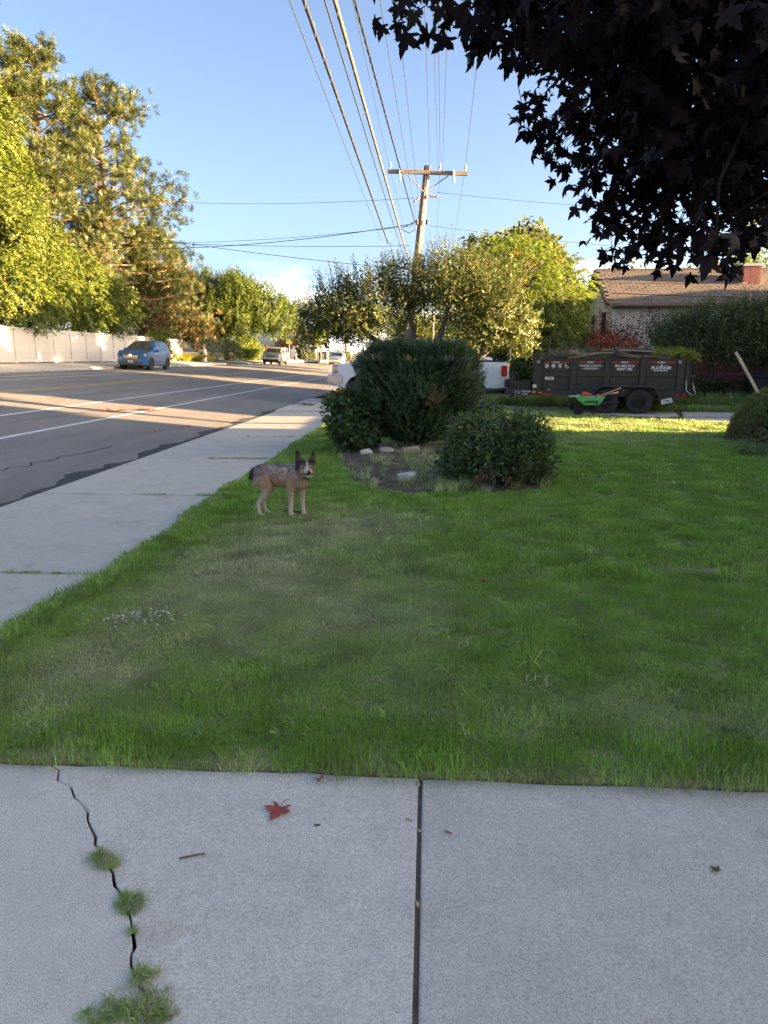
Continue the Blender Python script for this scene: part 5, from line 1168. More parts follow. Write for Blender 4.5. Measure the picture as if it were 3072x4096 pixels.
c.side('bed_seam', 'dark_plastic', [(.62, .6), (.65, .6), (.65, 1.75), (.62, 1.75)], .004)
c.box('bumper', 'chrome', (0, -2.72, .68), (1.86, .2, .2), bevel=.05); c.box('grille', 'dark_plastic', (0, -2.71, .94), (.95, .06, .2), bevel=.02); c.box('grille_bar', 'chrome', (0, -2.745, .94), (.9, .02, .04))
c.box('headlight', 'lamp_clear', (.72, -2.64, .95), (.38, .12, .2), (0, 0, R(-15)), bevel=.04); c.box('number_plate', 'plate', (0, -2.83, .66), (.32, .02, .16)); c.box('mirror', 'paint_silver', (1.06, -.95, 1.24), (.2, .1, .2), bevel=.03)
c.box('front_valance', 'dark_plastic', (0, -2.6, .52), (1.6, .2, .16))
# ---- oncoming white SUV
c = Car('oncoming_car', 'white SUV driving towards us along the far lane', (-12.7, 100, .66), 0, dict(
    prof=[(-2.4, .65), (-2.34, .95), (-2.1, 1.03), (-1.1, 1.12), (-1.0, 1.15), (-.2, 1.62), (.3, 1.69), (1.3, 1.68), (1.8, 1.6), (2.25, 1.2), (2.4, .7)],
    zl=.25, belt=1.05, zmax=1.69, hw=.94, len=4.8, arches=[(-1.4, .42), (1.4, .42)], wr=.36, paint='paint_pearl', tumble=.25, taper=.15), slope=R(3.4))
c.screen('windscreen', -.95, -.25); c.side('window', 'glass', [(-.7, 1.1), (.2, 1.11), (.2, 1.55), (-.1, 1.55)]); c.side('window', 'glass', [(.28, 1.11), (1.3, 1.13), (1.2, 1.54), (.28, 1.56)])
c.box('grille', 'dark_plastic', (0, -2.34, .66), (.9, .1, .42), bevel=.05); c.box('headlight', 'lamp_clear', (.66, -2.2, .84), (.46, .14, .15), (0, R(-10), R(-25)), bevel=.03)
c.box('lower_grille', 'dark_plastic', (0, -2.33, .36), (1.3, .1, .12), bevel=.02); c.box('mirror', 'paint_pearl', (1.04, -.68, 1.15), (.2, .12, .15), bevel=.04); c.box('number_plate', 'plate', (0, -2.41, .52), (.32, .02, .15))
# ---- white work pickup towing the trailer
c = Car('work_pickup', 'white crew-cab work pickup backed across the pavement, hitched to the black trailer', (-.27, 26.45, .06), R(-97), dict(
    prof=[(-3.12, .95), (-3.06, 1.28), (-2.9, 1.36), (-1.75, 1.46), (-1.6, 1.5), (-1.0, 1.96), (-.6, 2.02), (.75, 2.02), (1.05, 1.93), (1.13, 1.46), (1.2, 1.44), (3.05, 1.44), (3.12, 1.36), (3.14, .85)],
    zl=.55, belt=1.38, zmax=2.02, hw=1.0, len=6.26, arches=[(-2.1, .56), (1.85, .53)], wr=.42, paint='paint_white', tumble=.2, taper=.07, tl=.5, rake=.02, cat='pickup', spokes=6))
c.screen('windscreen', -1.55, -1.08); c.side('window', 'glass', [(-1.2, 1.5), (-.3, 1.5), (-.3, 1.9), (-.85, 1.9)]); c.side('window', 'glass', [(-.2, 1.5), (.7, 1.5), (.68, 1.9), (-.2, 1.9)])
c.side('bed_seam', 'dark_plastic', [(1.14, .62), (1.17, .62), (1.17, 1.42), (1.14, 1.42)], .004)
for y in (-.26, .78): c.side('door_seam', 'dark_plastic', [(y, .7), (y + .015, .7), (y + .015, 1.45), (y, 1.45)], .004)
c.box('bed_floor', 'dark_plastic', (0, 2.1, 1.475), (1.5, 1.7, .02), bevel=.004); c.box('bed_rail', 'dark_plastic', (.93, 2.1, 1.458), (.09, 1.85, .03))
c.box('tail_light', 'red_lamp', (.955, 3.0, 1.14), (.12, .20, .36), bevel=.025); c.box('rear_bumper', 'steel', (0, 3.22, .74), (1.96, .24, .22), bevel=.03); c.box('bumper_corner', 'dark_plastic', (.92, 3.18, .74), (.2, .32, .24), bevel=.03)
c.box('tailgate', 'paint_white', (0, 3.135, 1.13), (1.5, .05, .52), bevel=.01); c.box('tailgate_handle', 'dark_plastic', (0, 3.165, 1.22), (.3, .03, .1)); c.box('badge', 'dark_plastic', (1.0, 3.08, 1.2), (.02, .03, .1))
c.box('front_bumper', 'chrome', (0, -3.16, .82), (2.02, .28, .36), bevel=.06); c.box('bumper_end', 'chrome', (.97, -2.95, .82), (.1, .5, .34), bevel=.04)
h = c.box('headlight', 'lamp_clear', (.86, -3.0, 1.2), (.26, .2, .32), bevel=.03); c.box('turn_signal', 'amber', (.965, -2.96, 1.09), (.05, .16, .09), bevel=.01); c.box('side_marker', 'amber', (.965, -2.96, 1.31), (.05, .16, .07), bevel=.01)
c.box('grille', 'chrome', (0, -3.1, 1.18), (1.4, .1, .34), bevel=.02); c.box('mirror', 'dark_plastic', (1.14, -1.25, 1.6), (.2, .1, .3), bevel=.03)
for z in (1.08, 1.18, 1.28): c.box('grille_bar', 'dark_plastic', (0, -3.16, z), (1.3, .02, .04))
lo = MB().ell((0, 0, 0), (.45, .4, .12), 12, 6).ell((.5, .1, -.02), (.3, .3, .1), 10, 6).build('bag', 'trim_white', None, smooth=True); lo.location = (1.5, 26.2, 1.60); tag(lo, 'white sack lying in the pickup bed', 'sack')
# ---- silver SUV behind the ivy
c = Car('hidden_car', 'white estate car mostly hidden behind ivy and trailer', (6.4, 29.4, 0), R(90), dict(
    prof=[(-2.3, .65), (-2.2, .95), (-1.1, 1.05), (-.95, 1.1), (-.2, 1.5), (.3, 1.56), (1.5, 1.56), (1.85, 1.5), (2.25, 1.05), (2.35, .6)],
    zl=.25, belt=1.0, zmax=1.56, hw=.9, len=4.65, arches=[(-1.4, .4), (1.4, .4)], wr=.34, paint='paint_white', tumble=.25, taper=.14))
c.screen('rear_window', 1.88, 2.22); c.side('window', 'glass', [(-.6, 1.04), (.3, 1.05), (.3, 1.45), (0, 1.45)]); c.side('window', 'glass', [(.38, 1.05), (1.15, 1.05), (1.15, 1.46), (.38, 1.46)]); c.side('window', 'glass', [(1.25, 1.06), (1.95, 1.08), (1.7, 1.42), (1.25, 1.46)])

# ================================================================== DUMP TRAILER
M['tr_black'] = pm('dusty black trailer paint', (.022, .020, .018), (.042, .038, .033), 3, .5, stretch=(1, 1, 3), bump=.1)
M['tape_red'] = pm('red reflective tape', (.50, .045, .025), rough=.35); M['tape_white'] = pm('white reflective tape', (.6, .58, .55), rough=.35)
T = thing('dump_trailer', 'black tandem-axle dump trailer piled with cut brush, lettered for hire', 'trailer', (5.33, 21.95, 0), R(-8))
TL0, TL1, TW = -2.18, 2.28, 2.0          # front, rear, width; near side at y=0
def tb(name, c, d, mat='tr_black', rot=None, bevel=.006, parent=None): return MB().box(c, d, rot).build(name, mat, parent or T, bevel=bevel)
tb('floor', ((TL0 + TL1) / 2, TW / 2, .62), (TL1 - TL0 - .1, TW - .06, .1))
ns = tb('side_wall', ((TL0 + TL1) / 2, .05, 1.1), (TL1 - TL0 - .1, .03, .94)); fs_ = tb('side_wall', ((TL0 + TL1) / 2, TW - .05, 1.1), (TL1 - TL0 - .1, .03, .94))
tb('front_wall', (TL0 + .04, TW / 2, 1.1), (.05, TW - .1, .94))
for y in (0.02, TW - .02):
    tb('top_rail', ((TL0 + TL1) / 2, y, 1.575), (TL1 - TL0, .09, .055)); tb('bottom_rail', ((TL0 + TL1) / 2, y, .60), (TL1 - TL0, .08, .17)); tb('mid_rail', ((TL0 + TL1) / 2, y + (.005 if y < 1 else -.005), 1.15), (TL1 - TL0 - .2, .05, .10))
    for x0, x1 in ((0.02, .26), (1.10, 1.27), (2.08, 2.22), (3.09, 3.24), (4.13, 4.32), (4.37, 4.46)):
        tb('post', (TL0 + (x0 + x1) / 2, y - (.012 if y < 1 else -.012), 1.10), (x1 - x0, .075, .93))
panels = ((.28, 1.09), (1.28, 2.07), (2.23, 3.08), (3.25, 4.12))
for i, (a, b) in enumerate(panels):
    x0, x1 = TL0 + a + .02, TL0 + b - .03; L = x1 - x0
    z = 1.515
    for k, (t0, t1, m) in enumerate(((0, .36, 'tape_red'), (.36, .62, 'tape_white'), (.62, 1, 'tape_red'))):
        tb('reflector_tape', (x0 + L * (t0 + t1) / 2, .030, z), (L * (t1 - t0) - .004, .012, .055), m, bevel=0)
    tb('lower_panel', ((x0 + x1) / 2, .032, .89), (L + .03, .02, .36))
    tb('upper_panel', ((x0 + x1) / 2, .034, 1.345), (L + .03, .012, .27), bevel=.003)
Y = .022
px = lambda i: TL0 + (panels[i][0] + panels[i][1]) / 2
text('• POWER RAKING •', .082, 'white_paint', T, (px(1), Y, 1.405), sx=1.0, bold=.0022); text('• AERATING •', .082, 'white_paint', T, (px(1), Y, 1.325), bold=.0022)
text('801-462-6318', .098, 'white_paint', T, (px(2), Y, 1.405), sx=1.0, bold=.003); text('RENT ME', .105, 'white_paint', T, (px(2), Y, 1.31), sx=1.05, bold=.003)
text('PLATINUM', .125, 'white_paint', T, (px(3) - .02, Y, 1.345), shear=.3, sx=.92, bold=.004); text('LAWN SERVICE', .052, 'white_paint', T, (px(3) - .02, Y, 1.268), shear=.15, sx=1.1, bold=.002)
lf = MB(); lf.prism([(0, 0), (-.035, .025), (-.045, .075), (.0, .05), (.02, .02)], 0, .004, 'y'); o = lf.build('leaf_mark', 'white_paint', T); o.location = (px(3) + .02, Y - .003, 1.40)
dots = MB()
for k in (-.2, -.12, .1, .18): dots.cyl((px(3) + k, Y - .003, 1.415 - .2 * k * k), (px(3) + k, Y, 1.415 - .2 * k * k), .012, n=8)
dots.build('logo_dots', 'white_paint', T)
for k in range(4):                                   # four round service icons
    x = px(0) - .29 + k * .195; ic = MB()
    if k < 2:
        ic.lathe([(.062, 0), (.062, .004), (.05, .004), (.05, 0)], 'y', (x, Y - .003, 1.405), 20)
        ic.lathe([(.034, 0), (.034, .004), (.02, .004), (.02, 0)], 'y', (x, Y - .003, 1.405), 14) if k == 0 else ic.box((x, Y - .001, 1.405), (.085, .004, .014), (0, R(-40), 0)).box((x + .01, Y - .001, 1.405), (.03, .004, .05), (0, R(30), 0))
    elif k == 2:
        ic.lathe([(.03, 0), (.03, .004), (.001, .004)], 'y', (x, Y - .003, 1.435), 12).box((x, Y, 1.385), (.10, .004, .03)).box((x, Y, 1.365), (.07, .004, .02)).box((x - .05, Y, 1.45), (.016, .004, .05), (0, R(-25), 0)).box((x + .05, Y, 1.45), (.016, .004, .05), (0, R(25), 0))
    else:
        ic.lathe([(.017, 0), (.017, .004), (.001, .004)], 'y', (x - .03, Y - .003, 1.46), 10).box((x - .03, Y, 1.415), (.035, .004, .065), (0, R(12), 0)).box((x - .04, Y, 1.37), (.018, .004, .06), (0, R(10), 0)).box((x + .01, Y, 1.40), (.07, .004, .012), (0, R(40), 0)).box((x + .045, Y, 1.36), (.06, .004, .03))
    ic.build('icon', 'white_paint', T)
    text('······', .05, 'white_paint', T, (x, Y, 1.325), name='icon_caption', sx=.7, bold=.002)
tb('decal', (TL0 + .49, .018, 1.035), (.27, .004, .09), 'tape_white', bevel=0); text('789', .075, 'tape_red', T, (TL0 + .49, .014, 1.035))
tb('decal', (TL0 + .49, .018, .68), (.09, .004, .05), 'tape_white', bevel=0); tb('decal', (TL0 + .06, -.03, .80), (.11, .004, .1), 'tape_white', bevel=0); tb('marker_lamp', (TL0 + .05, -.035, .62), (.1, .03, .06), 'amber')
tb('marker_lamp', (TL0 + .22, -.035, .61), (.1, .03, .04), 'amber'); tb('marker_lamp', (4.16 + TL0, -.04, .55), (.12, .03, .08), 'red_lamp'); tb('marker_lamp', (4.36 + TL0, -.04, .56), (.08, .04, .1), 'red_lamp')
tb('reflector_tape', (TL0 + .42, -.03, .555), (.35, .01, .035), 'tape_red', bevel=0)
text('TX', .15, 'white_paint', T, (TL0 - .47, .285, .585), shear=.2); text('TRAILER', .085, 'white_paint', T, (TL0 - .19, .285, .625), sx=.95, bold=.002); text('SALES', .075, 'white_paint', T, (TL0 - .24, .285, .545), sx=.95, bold=.002)
for s in (1, -1):
    tb('tongue_rail', (TL0 - .36, TW / 2 + s * .68, .59), (.95, .07, .16), rot=(0, 0, R(s * 0)))
    MB().box((TL0 - 1.15, TW / 2 + s * .36, .59), (1.0, .08, .14), (0, 0, R(s * -42))).build('tongue_rail', 'tr_black', T)
tb('coupler', (TL0 - 1.62, TW / 2, .55), (.4, .16, .14)); tb('tongue_deck', (TL0 - .4, TW / 2, .66), (.8, 1.2, .04))
tb('pump_box', (TL0 - .3, .55, .80), (.46, .4, .30)); tb('jack', (TL0 - .62, .5, .90), (.16, .16, .42)); MB().cyl((TL0 - .62, .5, .45), (TL0 - .62, .5, 1.22), .06, n=12).build('jack_tube', 'tr_black', T)
MB().tube([(TL0 - .7, .5, 1.1), (TL0 - .62, .48, 1.24), (TL0 - .46, .5, 1.2), (TL0 - .42, .52, .9)], .035, 8).build('hydraulic_hose', 'rubber', T)
MB().tube([(TL0 - 1.0, .7, .55), (TL0 - 1.3, .75, .18), (TL0 - 1.5, .8, .12), (TL0 - 1.75, .95, .5)], .016, 6).build('safety_chain', 'steel', T)
# fender and wheels
fd = MB(); P_ = [(1.70, .52), (1.90, .80), (2.05, .845), (3.35, .845), (3.50, .80), (3.66, .52)]
for (a, b) in zip(P_[:-1], P_[1:]):
    xm, zm = (a[0] + b[0]) / 2, (a[1] + b[1]) / 2; fd.box((TL0 + xm, -.16, zm), (math.hypot(b[0] - a[0], b[1] - a[1]) + .01, .36, .012), (0, -math.atan2(b[1] - a[1], b[0] - a[0]), 0))
    fd.box((TL0 + xm, -.335, zm - .022), (math.hypot(b[0] - a[0], b[1] - a[1]) + .01, .012, .05), (0, -math.atan2(b[1] - a[1], b[0] - a[0]), 0))
fd.build('fender', 'tr_black', T); tb('fender_back', (TL0 + 2.68, .015, .66), (1.9, .03, .34))
tb('step', (TL0 + 3.9, -.12, .48), (.6, .3, .1)); pl_ = tb('number_plate', (TL0 + 3.86, -.30, .41), (.36, .012, .14), 'plate', rot=(0, R(-12), R(15))); text('· 1188 ·', .07, 'dark_plastic', T, (TL0 + 3.86, -.31, .41), (R(90), R(12), R(15)), sx=.9)
def twheel(x, y, s):
    r, w = .375, .24
    o = MB().lathe([(r * .55, -w / 2), (r * .9, -w / 2), (r * .985, -w * .36), (r, -w * .2), (r, w * .2), (r * .985, w * .36), (r * .9, w / 2), (r * .55, w / 2)], 'y', n=40).build('wheel', 'rubber', T, smooth=True); autosmooth(o, 45); o.location = (x, y, r)
    k = MB().lathe([(r * .56, s * w * .5), (r * .58, s * w * .52), (r * .52, s * w * .5), (r * .50, s * w * .18), (r * .2, s * w * .12), (r * .19, s * w * .34), (r * .05, s * w * .36)], 'y', n=30)
    k.build('rim', 'black', o, smooth=False)
    b = MB()
    for i in range(8): a = 2 * PI * i / 8; b.cyl((r * .33 * math.cos(a), s * w * .12, r * .33 * math.sin(a)), (r * .33 * math.cos(a), s * w * .27, r * .33 * math.sin(a)), .016, n=6)
    b.lathe([(r * .1, s * w * .30), (r * .085, s * w * .42), (.01, s * w * .43)], 'y', n=12)
    b.build('lug_nuts', 'steel', o)
for x in (2.13, 3.09):
    twheel(TL0 + x, -.17, -1); twheel(TL0 + x, TW + .17, 1)
    MB().cyl((TL0 + x, -.1, .375), (TL0 + x, TW + .1, .375), .05).build('axle', 'tr_black', T)
# tailgate doors hanging open at the rear, chain and hook
for y, a in ((.03, 62), (TW - .03, 86)):
    g = MB()
    for z in (.72, 1.12, 1.5): g.box((.25, 0, z), (.5, .05, .06))
    for x in (0, .17, .34, .5): g.box((x, 0, 1.1), (.035, .06, .86))
    g.box((.25, .02, 1.1), (.5, .012, .84)); o = g.build('tailgate', 'tr_black', T); o.location = (TL1 + .02, y, 0); o.rotation_euler = (0, 0, R(a))
MB().tube([(TL1 + .1, -.06, .95), (TL1 + .2, -.07, .62), (TL1 + .1, -.07, .58), (TL1 - .05, -.07, .7), (TL1 - .08, -.06, 1.0)], .012, 6).build('chain', 'steel', T)
MB().lathe([(.05, 0), (.05, .02), (.035, .02), (.035, 0)], 'y', (TL1 - .28, -.045, 1.52), 16).build('tie_ring', 'steel', T); MB().lathe([(.05, 0), (.05, .02), (.035, .02), (.035, 0)], 'y', (TL0 + .14, -.045, 1.52), 16).build('tie_ring', 'steel', T)
tr_ = MB().cyl((TL0 + .1, .2, 1.66), (TL0 + .1, TW - .2, 1.66), .06).build('tarp_roll', 'dark_plastic', T); MB().box((TL0 + .05, .1, 1.68), (.12, .06, .2)).build('tarp_arm', 'tr_black', T)
# load, each kind a thing of its own
Tm = Matrix.Translation(Vector((5.33, 21.95, 0))) @ Matrix.Rotation(R(-8), 4, 'Z')
def on(x, y, z): return Tm @ Vector((x, y, z))
M['brush_grey'] = leafm('dry juniper spray', (.075, .085, .06), (.17, .175, .13), .1)
M['lumber'] = pm('raw lumber', (.30, .20, .125), (.40, .28, .18), 4, .75, stretch=(1, 8, 8))
br = thing('brush_pile', 'grey-green heap of cut juniper brush filling the trailer', 'brush', on(0, 1, 1.3), R(-8)); br['kind'] = 'thing'
n = 620; P = np.stack([rng.uniform(-1.75, 1.35, n), rng.uniform(-.9, .9, n), .22 + .36 * rng.random(n)], 1); P[:, 2] -= .07 * (P[:, 0] / 1.8) ** 2
A = np.stack([rng.normal(0, 1.2, n), rng.normal(0, .5, n), rng.normal(.05, .22, n)], 1)
leaves('sprays', [clump_shoot(P, A, 22, .38, .07, .016, .5, 1.0, .3)], 'brush_grey', br, fold=.02)
mb = MB()
for i in range(90):
    x, y, z = rng.uniform(-1.7, 1.3), rng.uniform(-.95, .9), rng.uniform(.2, .5); a = rng.normal(0, .35); L = rng.uniform(.4, 1.2)
    limb(mb, (x - L / 2, y - L * a / 2, z + rng.normal(0, .06)), (x + L / 2, y + L * a / 2, z + rng.normal(0, .08)), .014, .005, .06, 4, 5)
mb.build('branches', 'twig', br)
MB().box((-.1, 0, .1), (3.9, 1.8, .3)).build('packed_debris', 'inner', br)
def plank(label, x, y, z, L, ry, rz, w=.09, mat='lumber'):
    o = MB().box((0, 0, 0), (L, w, .035)).build('plank', mat, None, bevel=.003); o.matrix_world = Tm @ Matrix.Translation((x, y, z)) @ Euler((0, ry, rz)).to_matrix().to_4x4(); tag(o, label, 'plank', 'planks thrown on the brush')
plank('long pale plank lying uppermost on the brush', .55, .15, 1.86, 1.5, R(3), R(4)); plank('weathered board sticking from the front of the brush', -.55, .12, 1.77, 1.35, R(-2), R(-3)); plank('thin slanting stick of lumber in the brush', -.75, .06, 1.70, .9, R(-9), 0, .05); plank('dark board half buried at the rear of the brush', 1.15, .12, 1.68, 1.2, R(4), R(5), .09, 'wood'); plank('short reddish board near the middle of the brush', .6, .05, 1.69, .6, R(6), R(2), .06, 'wood')
lg = MB(); limb(lg, (.0, 0, .22), (.9, .05, -.12), .06, .035, .08, 6, 9); o = lg.build('branch', 'bark', None, smooth=True); o.matrix_world = Tm @ Matrix.Translation((.15, .08, 1.72)); tag(o, 'thick grey branch slanting across the brush heap', 'branch')
bm_ = MB(); secs = []
for i in range(9):
    t = i / 8; secs.append([(t * .75 - .37, math.cos(a) * .22, max(0, math.sin(a)) * (.16 + .05 * math.sin(t * 9) + .03 * math.sin(a * 5 + t * 7)) * math.sin(PI * (.08 + .84 * t))) for a in np.linspace(0, PI, 10)])
bm_.loft(secs, caps=False); o = bm_.build('tarp', 'dark_plastic', None, smooth=True); o.matrix_world = Tm @ Matrix.Translation((1.0, .5, 1.79)); tag(o, 'crumpled black tarp on top of the brush', 'tarp')
rt = MB().ell((0, 0, 0), (.24, .16, .12), 14, 8).ell((.15, .05, .04), (.16, .12, .10), 12, 7)
for i in range(16): a = rng.normal(size=3); limb(rt, (0, 0, 0), Vector(a / np.linalg.norm(a)) * .36, .03, .008, .15, 4, 5)
o = rt.build('root_ball', 'twig', None); o.matrix_world = Tm @ Matrix.Translation((-1.15, .2, 1.76)); tag(o, 'dug-out root ball near the trailer front', 'root')
gb = thing('leafy_branches', 'fresh green leafy branches hanging over the rear of the trailer', 'branches', on(1.55, .3, 1.62), R(-8))
n = 150; P = np.stack([rng.uniform(-.35, .35, n), rng.normal(0, .3, n), .08 + .16 * rng.random(n)], 1); A = np.stack([rng.uniform(-.3, .8, n), rng.normal(0, .3, n), rng.uniform(-.2, .6, n)], 1)
M['lf_sun_load'] = leafm('cut leaf with sun yellow', (.10, .145, .03), (.25, .28, .06), .4)  # leaf colour yellowed to look sunlit where no sun reaches
n2 = 130; P2 = np.stack([rng.uniform(.35, .95, n2), rng.normal(-.05, .25, n2), np.zeros(n2)], 1); P2[:, 2] = .22 - .42 * (P2[:, 0] - .35) ** 1.6 + rng.normal(0, .07, n2); A2 = np.stack([np.full(n2, .6), rng.normal(0, .35, n2), rng.uniform(-.8, .1, n2)], 1)
leaves('leaves', [clump_shoot(P, A, 18, .26, .06, .014, 1, .8), clump_shoot(P2, A2, 16, .24, .07, .018, 1, .8)], 'lf_sun_load', gb)
mb = MB()
for i in range(0, n2, 5): mb.tube([P2[i], P2[i] + unit(A2[i]) * .22], [.006, .003], 4, caps=False)
mb.build('stems', 'twig', gb)

# ================================================================== WHEELBARROW
M['barrow_green'] = pm('mint green poly tray', (.13, .52, .22), (.17, .58, .26), 3, .45); M['tool_wood'] = pm('ash handle', (.48, .33, .17), (.58, .42, .24), 5, .6, stretch=(1, 1, .2)); M['tool_yellow'] = pm('yellow fibreglass handle', (.55, .33, .03), rough=.45); M['saw_orange'] = pm('orange saw housing', (.50, .09, .02), (.4, .07, .02), 8, .5); M['tool_red'] = pm('red tool head', (.42, .03, .04), rough=.45)
B = thing('wheelbarrow', 'mint green wheelbarrow loaded with tools beside the trailer wheels', 'wheelbarrow', (4.60, 20.95, .02), R(-4)); B.scale = (.76, .76, .76)
def ring_(x0, x1, y, z): return [(x0, -y, z), (x1, -y * .92, z), (x1, y * .92, z), (x0, y, z)]
tr = MB(); tr.loft([ring_(-.20, .36, .24, .40), ring_(-.36, .47, .31, .55), ring_(-.53, .53, .36, .70)], closed=True, caps=False); tr.add(ring_(-.20, .36, .24, .40), [(0, 1, 2, 3)])
tr.loft([ring_(-.18, .34, .225, .415), ring_(-.51, .51, .345, .705)], closed=True, caps=False)
tray = tr.build('tray', 'barrow_green', B, bevel=.012)
rim_ = [Vector(p) for p in ring_(-.545, .545, .37, .705)]; MB().tube(rim_ + [rim_[0]], .018, 8).build('rim', 'barrow_green', B)
text('ewing', .2, 'black', B, (.05, -.312, .545), (R(67), 0, 0), bold=.006, sx=1.05)
w_ = MB().lathe([(.10, -.045), (.17, -.05), (.20, -.03), (.205, 0), (.20, .03), (.17, .05), (.10, .045)], 'y', n=28).build('wheel', 'rubber', B, smooth=True); w_.location = (-.36, 0, .205)
MB().lathe([(.10, -.03), (.09, -.04), (.03, -.045), (.03, .045), (.09, .04), (.10, .03)], 'y', n=20).build('hub', 'dark_plastic', w_)
for s in (1, -1):
    MB().tube([(-.36, s * .09, .205), (-.05, s * .16, .30), (.45, s * .24, .43), (1.06, s * .29, .53)], .018, 8).build('handle', 'black', B, smooth=True)
    MB().cyl((.88, s * .277, .503), (1.08, s * .292, .535), .023, n=10).build('grip', 'dark_plastic', B)
    MB().tube([(.30, s * .21, .40), (.34, s * .22, .02), (.29, s * .22, .0), (.12, s * .2, .12), (.02, s * .18, .34)], .016, 8).build('leg', 'black', B)
    MB().tube([(-.36, s * .09, .205), (-.64, s * .10, .20), (-.70, s * .10, .28), (-.68, s * .14, .52), (-.50, s * .2, .66)], .016, 8).build('front_stay', 'black', B, smooth=True)
MB().cyl((-.7, -.1, .3), (-.7, .1, .3), .016, n=8).build('nose_bar', 'black', B); MB().box((.2, 0, .09), (.03, .42, .02)).build('leg_brace', 'black', B)
Bm = Matrix.Translation((4.60, 20.95, .02)) @ Matrix.Rotation(R(-4), 4, 'Z') @ Matrix.Scale(.76, 4)
def tool(name, label, a, b, mat, r=.016, grip=True, head=None):
    t = thing(name, label, 'tool', Bm @ Vector(a)); a, b = Vector(a), Vector(b); d = b - a; t.rotation_euler = (0, 0, R(-4)); t.scale = (.8, .8, .8)
    MB().tube([(0, 0, 0), d * .82 if grip else d], r, 8).build('shaft', mat, t, smooth=True)
    if grip: MB().tube([d * .8, d], r * 1.25, 8).build('grip', 'dark_plastic', t, smooth=True)
    if head: head(t)
tool('shovel', 'long wooden-handled shovel lying in the wheelbarrow, reaching highest', (.25, -.12, .70), (1.30, -.1, 1.10), 'tool_wood', .017, head=lambda t: MB().prism([(-.28, -.1), (-.05, -.11), (.02, -.02), (.02, .02), (-.05, .11), (-.28, .1), (-.34, 0)], -.02, -.01, 'z').build('blade', 'steel', t))
tool('rake', 'yellow-handled rake lying in the wheelbarrow', (.3, -.05, .70), (1.22, -.02, .93), 'tool_yellow', .016, head=lambda t: MB().box((-.05, 0, 0), (.05, .36, .03)).build('head', 'tool_red', t))
tool('digging_fork', 'blue-shafted fork lying lowest in the wheelbarrow', (.3, .06, .70), (1.25, .1, .86), 'paint_blue', .015, head=lambda t: [MB().box((-.15, y, 0), (.28, .012, .01)).build('tine', 'steel', t) for y in (-.07, 0, .07)])
ch = thing('chainsaw', 'orange chainsaw lying in the green wheelbarrow', 'chainsaw', Bm @ Vector((-.12, -.1, .72))); MB().box((0, 0, .03), (.26, .16, .13)).ell((-.06, 0, .06), (.1, .085, .07), 10, 6).build('housing', 'saw_orange', ch, bevel=.03); MB().tube([(.10, 0, .02), (.17, 0, .10), (.12, 0, .17), (.02, 0, .12)], .015, 8).build('handle', 'dark_plastic', ch); MB().box((-.3, 0, .0), (.38, .012, .06)).build('guide_bar', 'steel', ch, bevel=.004)
gl = MB().ell((0, 0, .02), (.09, .07, .045), 12, 7).ell((.06, .02, .02), (.06, .05, .03), 10, 6).build('gloves', 'tool_red', None, smooth=True); gl.location = Bm @ Vector((.28, -.2, .72)); tag(gl, 'red work gloves lying in the wheelbarrow', 'gloves')
jg = MB().lathe([(.05, 0), (.05, .06), (.03, .08), (.02, .1)], n=14).build('water_bottle', 'barrow_green', None, smooth=True); jg.location = Bm @ Vector((-.42, -.15, .66)); tag(jg, 'pale green bottle standing in the front of the wheelbarrow', 'bottle')
# ================================================================== THE DOG
def remeshed(mb, voxel, smooth_it=6):
    me = mb.mesh('tmp', recalc=False); o = bpy.data.objects.new('tmp', me); COL.objects.link(o)
    m = o.modifiers.new('r', 'REMESH'); m.mode = 'VOXEL'; m.voxel_size = voxel
    s = o.modifiers.new('s', 'SMOOTH'); s.iterations = smooth_it; s.factor = .5
    dg = bpy.context.evaluated_depsgraph_get(); dg.update()
    r = bpy.data.meshes.new_from_object(o.evaluated_get(dg)); bpy.data.objects.remove(o); return r
dog = thing('dog', 'speckled grey and tan cattle dog standing on the lawn edge, head turned towards us', 'dog', (-1.585, 7.25, .03), R(12.5))
d = MB()
d.ell((.19, -.02, .385), (.125, .105, .145), 18, 12).ell((.27, -.05, .36), (.075, .085, .10), 14, 10).ell((.08, .0, .41), (.16, .10, .125), 18, 12).ell((-.04, .0, .435), (.16, .088, .103), 18, 12).ell((-.14, 0, .43), (.105, .095, .10), 16, 10).ell((.15, 0, .46), (.13, .075, .06), 14, 8)
def leg(pts, rad): d.tube(pts, rad, 12)
leg([(-.15, -.055, .43), (-.14, -.07, .37), (-.085, -.08, .285), (-.125, -.08, .215), (-.185, -.078, .145), (-.180, -.078, .085), (-.176, -.08, .03)], [.085, .088, .060, .037, .022, .019, .022])
d.ell((-.155, -.08, .016), (.034, .022, .016), 10, 6)
leg([(-.15, .05, .43), (-.125, .07, .37), (-.05, .08, .285), (-.085, .08, .215), (-.135, .08, .145), (-.125, .08, .085), (-.115, .085, .03)], [.085, .085, .058, .035, .021, .018, .021])
d.ell((-.095, .085, .016), (.034, .022, .016), 10, 6)
leg([(.175, -.075, .40), (.16, -.085, .32), (.148, -.085, .235), (.150, -.085, .13), (.146, -.085, .085), (.143, -.087, .03)], [.068, .05, .035, .024, .022, .024])
d.ell((.155, -.095, .016), (.032, .03, .017), 10, 6)
leg([(.275, -.03, .38), (.275, -.04, .30), (.265, -.045, .225), (.270, -.04, .13), (.275, -.042, .085), (.279, -.045, .03)], [.06, .048, .034, .024, .022, .024])
d.ell((.286, -.058, .016), (.032, .03, .017), 10, 6)
d.tube([(.19, -.01, .45), (.25, -.03, .475), (.305, -.06, .49)], [.10, .088, .075], 16)
d.tube([(.25, -.04, .40), (.31, -.07, .45)], [.09, .075], 14)
